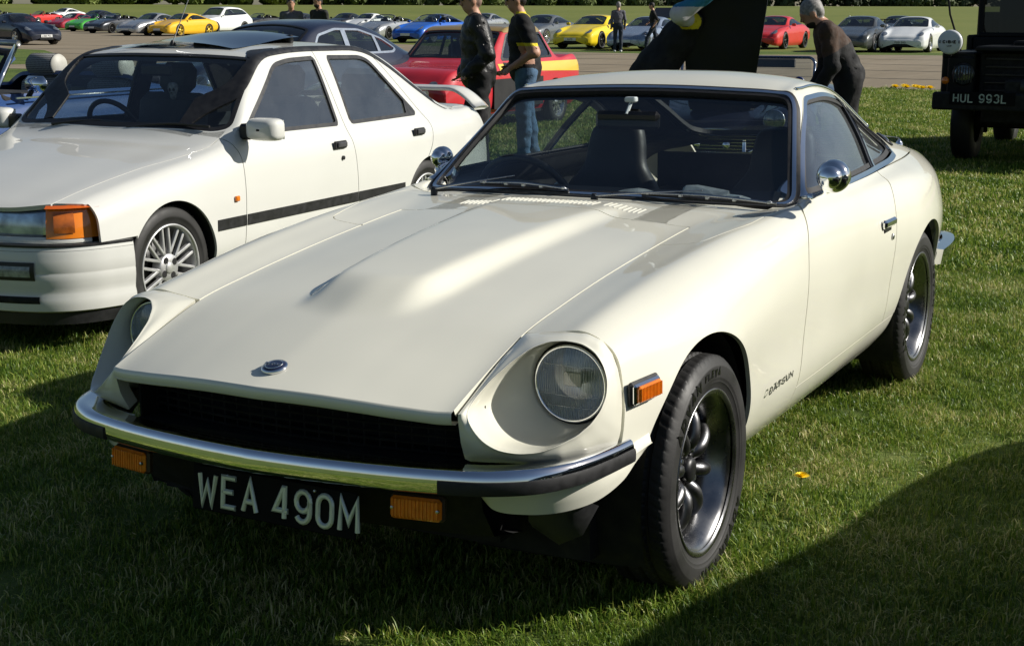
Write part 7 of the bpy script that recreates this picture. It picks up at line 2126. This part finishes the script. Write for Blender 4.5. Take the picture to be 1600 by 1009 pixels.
lbox('roof', [((-1.55, 0, 1.90), (2.0, 1.50, .10))]); lbox('cab_interior', [((-1.6, 0, .75), (1.9, 1.4, .5)), ((-1.25, .4, 1.2), (.2, .5, .7)), ((-1.25, -.4, 1.2), (.2, .5, .7)), ((-2.5, 0, 1.4), (.06, 1.5, .9))], INTR); lbox('chassis', [((-.9, 0, .50), (3.1, .9, .18)), ((0, 0, .385), (.12, 1.3, .12)), ((-2.3, 0, .385), (.12, 1.3, .12))], BLACK)
PMl = basis((.968, -.66, .600), (0, 1, 0), (0, 0, 1))
mb = MB(); box(mb, (.27, .05, -.004), (.58, .115, .008), .002); mb.tf(PMl); lp_ = mb.build('number_plate', mat('plate_black', (.005, .005, .006), rough=.35), lr)
x = .012
for ch in 'HUL 993L':
    if ch == ' ': x += .034; continue
    L = letter(ch, .052, .082, .0115, .004); L.tf(np.array([[1, 0, 0, x], [0, 1, 0, .012], [0, 0, 1, 0], [0, 0, 0, 1]])).tf(PMl); L.build('character', mat('dull_plate_characters', (.38, .44, .40), rough=.5, noise=(20, .1)), lp_); x += .052 + .013
lo = np.array([.80, -.735, 1.15])
mb = MB(); lathe(mb, [(.0001, .052), (.09, .05), (.106, .042), (.112, .028), (.112, .01)], 40, 'x', lo); spo = mb.build('spot_lamp', mat('lamp_cover_white', (.62, .64, .66), rough=.4, noise=(12, .05)), lr, smooth=True)
mb = MB(); lathe(mb, [(.113, .012), (.112, -.02), (.08, -.07), (.0001, -.085)], 32, 'x', lo); tube(mb, [lo + [-.03, 0, -.09], lo + [-.03, 0, -.16]], .015, 6); mb.build('lamp_body', BLACK, spo, smooth=True)
tm, L_ = text_mb('CIBIE', .027, .030, .0085, .002, .006); tm.tf(basis(lo + [.0525, -L_ / 2, -.012], (0, 1, 0), (0, 0, 1))); tm.build('lettering', TRIM, spo)
for sy in (-1, 1):
    mb = MB(); box(mb, lo + [.050, sy * .088, .003], (.006, .016, .026), .001); mb.build('cover_mark', mat('mark_grey', (.2, .2, .21), rough=.5, noise=(20, .1)), spo)
tm, L_ = text_mb('LED', .011, .014, .0032, .002, .004); tm.tf(basis(lo + [.0525, -L_ / 2, -.040], (0, 1, 0), (0, 0, 1))); tm.build('lettering', TRIM, spo)
# --- coupe standing just outside the right edge of the picture: throws the long shadow over the grass
porsche('dark grey coupe standing right of the white coupe, its shadow falling on the grass', 1.02, 2.93, TGR, lights='oval', plate=False, T=sx(T_PO, 1, .80, 1)).pop('group', None)
# ================================================================== people
def mtets(F, org, h):
    """surface F=0 (inside F<0) by marching tetrahedra; returns V, T"""
    nx, ny, nz = F.shape
    I = np.arange(F.size).reshape(F.shape)
    c = [I[:-1, :-1, :-1], I[1:, :-1, :-1], I[1:, 1:, :-1], I[:-1, 1:, :-1], I[:-1, :-1, 1:], I[1:, :-1, 1:], I[1:, 1:, 1:], I[:-1, 1:, 1:]]
    C8 = np.stack([q.ravel() for q in c], 1)
    f = F.ravel(); s = f[C8] < 0
    C8 = C8[s.any(1) & ~s.all(1)]
    tris = []
    for t in ((0, 5, 1, 6), (0, 1, 2, 6), (0, 2, 3, 6), (0, 3, 7, 6), (0, 7, 4, 6), (0, 4, 5, 6)):
        Q = C8[:, t]; s = f[Q] < 0; n = s.sum(1)
        for cnt in (1, 3):
            q = Q[n == cnt]; ss = s[n == cnt]
            if not len(q): continue
            k = np.argmax(ss, 1) if cnt == 1 else np.argmin(ss, 1)
            r = np.arange(len(q)); a = q[r, k]; o = [q[r, (k + j) % 4] for j in (1, 2, 3)]
            tris.append(np.stack([np.stack([a, o[0]], 1), np.stack([a, o[1]], 1), np.stack([a, o[2]], 1)], 1))
        q = Q[n == 2]; ss = s[n == 2]
        if len(q):
            od = np.argsort(~ss, axis=1, kind='stable'); r = np.arange(len(q))[:, None]; q = q[r, od]
            a, b, c_, d = q.T
            e = [np.stack(p, 1) for p in ((a, c_), (a, d), (b, d), (b, c_))]
            tris.append(np.stack([e[0], e[1], e[2]], 1)); tris.append(np.stack([e[0], e[2], e[3]], 1))
    E = np.concatenate(tris).reshape(-1, 2); E = np.sort(E, 1)
    key = E[:, 0].astype(np.int64) * F.size + E[:, 1]
    u, inv = np.unique(key, return_inverse=True)
    a, b = u // F.size, u % F.size
    t = (f[a] / (f[a] - f[b] + 1e-12))[:, None]
    pos = lambda i: np.stack(np.unravel_index(i, F.shape), 1) * h + org
    V = pos(a) * (1 - t) + pos(b) * t
    T = inv.reshape(-1, 3)
    T = T[(T[:, 0] != T[:, 1]) & (T[:, 1] != T[:, 2]) & (T[:, 0] != T[:, 2])]
    return V, T
def sd_cone(P, a, b, ra, rb):
    a, b = np.asarray(a, float), np.asarray(b, float)
    ab = b - a; t = np.clip(((P - a) @ ab) / (ab @ ab + 1e-12), 0, 1)
    return np.linalg.norm(P - a - t[:, None] * ab, axis=1) - (ra + (rb - ra) * t)
def sd_ell(P, c, r, rot=None):
    q = P - np.asarray(c)
    if rot is not None: q = q @ np.asarray(rot)
    k0 = np.linalg.norm(q / r, axis=1); k1 = np.linalg.norm(q / np.square(r), axis=1)
    return k0 * (k0 - 1) / (k1 + 1e-9)
SKINM = mat('skin', (.46, .25, .165), rough=.5, noise=(18, .08))
def person(label, x, y, face, J, mats, h=.02, name='person', group=None, short=False, hair=True, beard=False, zoff=0.0, k=.025, trim=None, glasses=False, bulk=0.0, sc_=1.0, hem=None, folds=.0032):
    """J: joint positions (x forward, y left, z up); mats: top, bottom, hair, shoe"""
    prim = []
    def cone(a, b, ra, rb, l): prim.append(('c', np.array(a, float), np.array(b, float), ra, rb, l))
    def el(c, r, l, rot=None): prim.append(('e', np.array(c, float), np.array(r, float), rot, 0, l))
    pel, chest, neck, head = (np.array(J[q], float) for q in ('pelvis', 'chest', 'neck', 'head'))
    up = neck - pel; up /= np.linalg.norm(up)
    sh = (np.array(J['shoulder'][0]) + np.array(J['shoulder'][1])) / 2
    lat = np.array(J['shoulder'][0]) - np.array(J['shoulder'][1]); lat /= np.linalg.norm(lat)
    fw = np.cross(lat, up); M3 = np.stack([fw, lat, up], 1)
    # torso: stacked ellipsoids
    el(pel + up * .02, (.125, .175, .13), 1, M3); el(pel * .6 + chest * .4, (.125, .165, .17), 0, M3); el(chest, (.135, .19, .19), 0, M3); el(chest * .4 + sh * .6, (.115, .195, .12), 0, M3)
    cone(pel + up * .10, chest, .125, .135, 0)
    if hem: cone(pel + up * .12, pel - up * hem, .14, .155, 0); el(pel + up * .02, (.15, .19, .15), 0, M3)
    for q in J['shoulder']: cone(sh * .6 + np.array(q) * .4, q, .085, .068, 0)
    cone(neck, head - up * .04, .062, .056, 2)
    hd = np.array(J.get('look', (1, 0, 0)), float); hd /= np.linalg.norm(hd)
    hu = np.array(J.get('hup', (0, 0, 1)), float); hu = hu - hd * (hd @ hu); hu /= np.linalg.norm(hu); hl = np.cross(hu, hd)
    H3 = np.stack([hd, hl, hu], 1)
    el(head + hu * .015, (.098, .078, .112), 2, H3); el(head + hd * .028 - hu * .062, (.062, .056, .062), 2, H3)
    cone(head + hd * .092 + hu * .012, head + hd * .112 - hu * .020, .010, .014, 2)       # nose
    cone(head + hd * .086 - hu * .052 + hl * .018, head + hd * .086 - hu * .052 - hl * .018, .012, .012, 2)  # lips
    el(head + hd * .085 + hu * .030, (.014, .055, .012), 2, H3)                             # brow
    for sg in (1, -1): el(head + hl * sg * .079 - hu * .004, (.026, .012, .034), 2, H3)
    if hair:
        el(head + hu * .040 - hd * .018, (.104, .086, .100), 3, H3); el(head - hd * .055 + hu * .0, (.062, .076, .085), 3, H3)
    if beard: el(head + hd * .040 - hu * .080, (.052, .056, .044), int(beard) if beard > 1 else 3, H3)
    for i in (0, 1):
        s_, e_, w_ = (np.array(J[q][i], float) for q in ('shoulder', 'elbow', 'wrist'))
        cone(s_, e_, .064, .050, 0)
        if short:
            cone(e_ * .45 + s_ * .55, e_, .050, .044, 2); cone(e_, w_, .045, .029, 2)
        else: cone(e_, w_, .050, .038, 0)
        d = w_ - e_; d /= np.linalg.norm(d); d = np.array(J.get('hand', (d, d))[i], float); d /= np.linalg.norm(d)
        sd = np.cross(d, fw); sd = sd / (np.linalg.norm(sd) + 1e-9) if np.linalg.norm(sd) > .2 else lat
        nn = np.cross(sd, d)
        pm = w_ + d * .055
        el(pm, (.048, .038, .018), 2, np.stack([d, sd, nn], 1))
        for kf, (o, L_) in enumerate(((-.030, .062), (-.010, .075), (.010, .070), (.028, .055))):
            k0 = w_ + d * .088 + sd * o; k1 = k0 + d * L_ * .5 + nn * .008; k2 = k1 + d * L_ * .42 + nn * .020
            cone(k0, k1, .0095, .009, 2); cone(k1, k2, .009, .0075, 2)
        t0 = w_ + d * .03 - sd * .034; t1 = t0 + d * .035 - sd * .026 + nn * .008
        cone(t0, t1, .013, .011, 2); cone(t1, t1 + d * .03 + nn * .012, .011, .009, 2)
        hp, kn, an = (np.array(J[q][i], float) for q in ('hip', 'knee', 'ankle'))
        cone(hp, kn, .098, .066, 1); cone(kn, kn * .55 + an * .45 - fw * .012, .064, .062, 1); cone(kn * .5 + an * .5, an, .060, .052, 1)
        cone(pel, hp, .12, .10, 1)
        ft = np.array(J.get('toe', ((1, 0, 0), (1, 0, 0)))[i], float); ft /= np.linalg.norm(ft)
        cone(an - [0, 0, .045] - ft * .045, an - [0, 0, .052] + ft * .13, .040, .036, 4); cone(an, an - [0, 0, .03], .048, .046, 4)
    prim = [(p[0], p[1], p[2] if p[0] == 'c' else p[2] + (bulk if p[5] < 2 else 0), p[3] + (bulk if p[0] == 'c' and p[5] < 2 else 0) if p[0] == 'c' else p[3], p[4] + (bulk if p[0] == 'c' and p[5] < 2 else 0), p[5]) for p in prim]
    pts = np.concatenate([[p[1] - max(p[2]) if p[0] == 'e' else np.minimum(p[1], p[2]) - .13 for p in prim], [p[1] + max(p[2]) if p[0] == 'e' else np.maximum(p[1], p[2]) + .13 for p in prim]])
    lo, hi = pts.min(0) - .03, pts.max(0) + .03
    n = np.ceil((hi - lo) / h).astype(int) + 1
    ax_ = [lo[i] + np.arange(n[i]) * h for i in range(3)]
    P = np.stack(np.meshgrid(*ax_, indexing='ij'), -1).reshape(-1, 3)
    F = np.full(len(P), 9.0)
    def ev(p, Q): return sd_cone(Q, *p[1:5]) if p[0] == 'c' else sd_ell(Q, p[1], p[2], p[3])
    for p in prim:
        if p[0] == 'c': l_, u_ = np.minimum(p[1], p[2]) - max(p[3], p[4]) - .08, np.maximum(p[1], p[2]) + max(p[3], p[4]) + .08
        else: l_, u_ = p[1] - max(p[2]) - .08, p[1] + max(p[2]) + .08
        m_ = np.all((P > l_) & (P < u_), 1)
        d = ev(p, P[m_]); f0 = F[m_]
        kk = .006 if p[5] == 2 and (p[0] == 'c' and max(p[3], p[4]) < .02) else k if p[5] != 3 else .008
        q = np.clip(.5 + .5 * (f0 - d) / kk, 0, 1)
        F[m_] = f0 * (1 - q) + d * q - kk * q * (1 - q)
    V, T = mtets(F.reshape(n), lo, h)
    # outward orientation from the field gradient
    Fg = F.reshape(n); g = np.stack(np.gradient(Fg, h), -1)
    ci = np.clip(((V[T].mean(1) - lo) / h).round().astype(int), 0, n - 1)
    gn = g[ci[:, 0], ci[:, 1], ci[:, 2]]
    fn = np.cross(V[T[:, 1]] - V[T[:, 0]], V[T[:, 2]] - V[T[:, 0]])
    fl = (fn * gn).sum(1) < 0
    T[fl] = T[fl][:, ::-1]
    # cloth folds: shallow ripples pushed along the surface normal of the garments
    vn = np.zeros_like(V); fn = np.cross(V[T[:, 1]] - V[T[:, 0]], V[T[:, 2]] - V[T[:, 0]])
    for q in range(3): np.add.at(vn, T[:, q], fn)
    vn /= np.linalg.norm(vn, axis=1)[:, None] + 1e-9
    dv_ = np.full(len(V), 9.0); lv = np.zeros(len(V), int)
    for p in prim:
        d = ev(p, V); u_ = d < dv_; dv_[u_] = d[u_]; lv[u_] = p[5]
    rs = np.random.default_rng(len(label)); wv = np.zeros(len(V))
    for q in range(9):
        kv = rs.normal(size=3) * [1, 1, 1.5]; kv = kv / np.linalg.norm(kv) * rs.uniform(28, 75)
        wv += np.sin(V @ kv + rs.uniform(0, 6) + 1.5 * np.sin(V @ rs.normal(size=3) * 9)) / 3
    V = V + vn * np.where(lv < 2, (np.abs(wv) ** .8 * np.sign(wv)) * folds, 0)[:, None]
    cen = V[T].mean(1)
    best = np.full(len(cen), 9.0); lab = np.zeros(len(cen), int)
    for p in prim:
        d = ev(p, cen) - (.006 if p[5] == 3 else 0)
        up_ = d < best; best[up_] = d[up_]; lab[up_] = p[5]
    if trim: lab = trim(cen, lab)
    o = mk(name, V, [T], [mats['top'], mats['bottom'], SKINM, mats['hair'], mats['shoe']] + list(mats.get('more', [])), None, True, mi=lab)
    sm = V.copy()
    o.scale = (sc_,) * 3
    o.location = (x, y, zoff); o.rotation_euler = (0, 0, face)
    tag(o, label, 'person', group)
    if glasses:
        mb = MB()
        for sg in (1, -1): box(mb, head + hd * .098 + hl * sg * .032 + hu * .022, (.012, .042, .030), .006, rot=H3)
        tube(mb, [head + hd * .1 + hl * .07 + hu * .024, head + hl * .083 + hu * .024 - hd * .01], .003, 5); tube(mb, [head + hd * .1 - hl * .07 + hu * .024, head - hl * .083 + hu * .024 - hd * .01], .003, 5)
        mb.build('sunglasses', TRIM, o)
    return o
def J0(lean=0.0, **k):
    """standing pose; lean pitches the trunk forward about the hips"""
    c, s = math.cos(lean), math.sin(lean)
    def t(p): return (p[0] * c + (p[2] - .95) * s, p[1], .95 + (p[2] - .95) * c - p[0] * s)
    J = dict(pelvis=(0, 0, .97), chest=t((.0, 0, 1.25)), neck=t((-.01, 0, 1.48)), head=t((.035, 0, 1.655)), shoulder=(t((0, .185, 1.42)), t((0, -.185, 1.42))),
             elbow=((-.03, .25, 1.13), (-.03, -.25, 1.13)), wrist=((.08, .24, .90), (.08, -.24, .90)), hip=((0, .095, .92), (0, -.095, .92)), knee=((.02, .105, .50), (.02, -.105, .50)), ankle=((-.02, .11, .085), (-.02, -.11, .085)))
    J.update(k); return J
LEA = mat('black_leather', (.009, .009, .0095), rough=.46, spec=.4, noise=(10, .3), bump=(19, .8, .012)); BLKC = mat('black_cotton', (.007, .007, .008), rough=.9, noise=(10, .2), bump=(14, .5, .012)); JEAN = mat('blue_denim', (.075, .14, .23), rough=.9, noise=(9, .35), bump=(18, .7, .012)); DJEAN = mat('dark_denim', (.018, .026, .045), rough=.9, noise=(9, .3), bump=(18, .5, .01)); BRN = mat('brown_knit', (.050, .028, .018), rough=.9, noise=(14, .2), bump=(20, .5, .01)); GRYC = mat('grey_cotton', (.10, .10, .12), rough=.9, noise=(14, .2), bump=(16, .5, .01)); DGC = mat('charcoal_cotton', (.020, .021, .019), rough=.9, noise=(14, .2), bump=(16, .5, .01))
HBLK = mat('dark_hair', (.012, .009, .007), rough=.6, noise=(60, .4)); HGRY = mat('grey_hair', (.22, .21, .20), rough=.6, noise=(50, .5)); HSH = mat('shaved_hair', (.20, .13, .10), rough=.7, noise=(60, .2)); SHOE = mat('dark_shoe', (.012, .010, .009), rough=.5, noise=(20, .2)); SHW = mat('white_shoe', (.6, .6, .58), rough=.6, noise=(20, .1)); YTR = mat('yellow_trim', (.62, .50, .02), rough=.8, noise=(20, .1)); BLT = mat('teal_sleeve', (.02, .16, .28), rough=.8, noise=(20, .1)); WHT_C = mat('pale_sleeve', (.48, .47, .50), rough=.8, noise=(20, .1))
LEFT = math.atan2(-.884, .467)     # facing the left edge of the picture
# man in black leather jacket
person('man in black leather jacket seen from behind his left shoulder, by the red saloon', -8.50, -4.63, LEFT + .15, J0(.06, look=(.95, .25, -.15), elbow=((-.06, .27, 1.13), (-.04, -.27, 1.13)), wrist=((.13, .22, .95), (.13, -.22, .95))), dict(top=LEA, bottom=BLKC, hair=HSH, shoe=SHOE), h=.017, glasses=True, bulk=.026, sc_=.915, hem=.05, folds=.005)
def polo(c, l):
    l = l.copy()
    nk = (np.hypot(c[:, 0], c[:, 1]) < .115) & (c[:, 2] > 1.465) & (c[:, 2] < 1.53) & (l != 3); l[nk] = 5
    sl_ = (np.abs(c[:, 1]) > .17) & (c[:, 2] > 1.185) & (c[:, 2] < 1.215) & (l != 1); l[sl_] = 5
    sk_ = (np.abs(c[:, 1]) > .17) & (c[:, 2] < 1.185) & (l == 0) & (c[:, 2] > 1.0); l[sk_] = 2
    return l
person('man in black polo shirt with yellow collar and blue jeans, by the red saloon', -9.34, -4.58, LEFT + .1, J0(.10, look=(.97, .1, -.25), elbow=((-.06, .27, 1.12), (-.02, -.27, 1.12)), wrist=((.17, .16, .96), (.17, -.16, .96)), knee=((.03, .105, .50), (-.03, -.105, .50)), ankle=((.02, .11, .085), (-.10, -.11, .085))), dict(top=BLKC, bottom=JEAN, hair=HBLK, shoe=SHOE, more=[YTR]), h=.017, short=True, trim=polo, glasses=True, bulk=.016, sc_=.925, hem=.03)
# man bending over the open two-seater
def brown(c, l):
    l = l.copy(); m_ = (l == 0) & ((c[:, 0] * .48 + (c[:, 2] - .95) * .88) > .29); l[m_] = 5
    return l
person('grey-haired bearded man in brown and black top bending forward beside the open two-seater', -9.0, -1.33, LEFT - .1, J0(.50, look=(.86, 0, -.50), hup=(.45, 0, .85), head=(.36, 0, 1.53), neck=(.25, 0, 1.43), elbow=((.18, .25, 1.06), (.18, -.25, 1.06)), wrist=((.30, .17, .84), (.30, -.17, .84))), dict(top=BLKC, bottom=BLKC, hair=HGRY, shoe=SHOE, more=[BRN, HBLK]), h=.017, beard=6, trim=brown, bulk=.02, hem=.0, sc_=.92)
# person holding the raised bonnet
def sleeve(c, l):
    l = l.copy(); a = (c[:, 1] < -.24) & (c[:, 2] > 1.30)
    l[a & (l == 0)] = 7; l[(c[:, 1] < -.25) & (c[:, 2] > 1.455) & (l == 7)] = 6; l[(c[:, 2] > 1.28) & (c[:, 1] > -.30) & (c[:, 1] < -.235) & (l != 2)] = 5
    return l
person('person in black with teal sleeve holding up the bonnet of the open two-seater', -7.98, -2.66, LEFT + math.pi - .1, J0(.62, look=(1, 0, -.4), elbow=((.38, .25, 1.05), (.17, -.36, 1.40)), wrist=((.50, .2, .95), (.44, -.36, 1.58))), dict(top=BLKC, bottom=BLKC, hair=HBLK, shoe=SHOE, more=[YTR, BLT, WHT_C]), h=.017, trim=sleeve, bulk=.020, hem=.1)
# far figures
GX, GY, HX, HY = -21.72, -16.45, -21.99, -15.94
person('man in grey jacket and dark jeans standing on the runway with his back turned', -45.6, -19.55, math.pi + .45, J0(), dict(top=GRYC, bottom=DJEAN, hair=HGRY, shoe=SHW), h=.03)
person('man in black walking past the silver blue roadster', -47.6, -19.0, LEFT, J0(.08, knee=((.22, .10, .52), (-.10, -.10, .50)), ankle=((.28, .11, .085), (-.36, -.11, .12)), elbow=((-.12, .24, 1.14), (.05, -.24, 1.14)), wrist=((.02, .24, .93), (.22, -.2, 1.0))), dict(top=BLKC, bottom=DJEAN, hair=HBLK, shoe=SHOE), h=.03, short=True)
person('dark-haired man in grey shirt standing behind the classic saloon roof', GX, GY, R(35), J0(), dict(top=GRYC, bottom=DJEAN, hair=HBLK, shoe=SHOE), h=.026, sc_=.95)
person('bearded man in dark shirt standing behind the classic saloon roof', HX, HY, R(-10), J0(), dict(top=DGC, bottom=DJEAN, hair=HBLK, shoe=SHOE), h=.026, beard=True, sc_=.97)
# white marker post in the far field
mb = MB(); box(mb, (0, 0, .6), (.12, .12, 1.2), .01); box(mb, (0, 0, 1.24), (.16, .16, .08), .02); po = mb.build('marker_post', mat('post_white', (.75, .75, .72), rough=.7, noise=(10, .1)))
px_ = CAM + (CAM_R[2] + CAM_R[0] * (1303 - 800) / 2258.2) * 150; po.location = (px_[0], px_[1], float(ground_z(px_[0], px_[1])) - .3); po.scale = (1, 1, 1.0)
tag(po, 'thin white marker post standing alone in the far field', 'post')
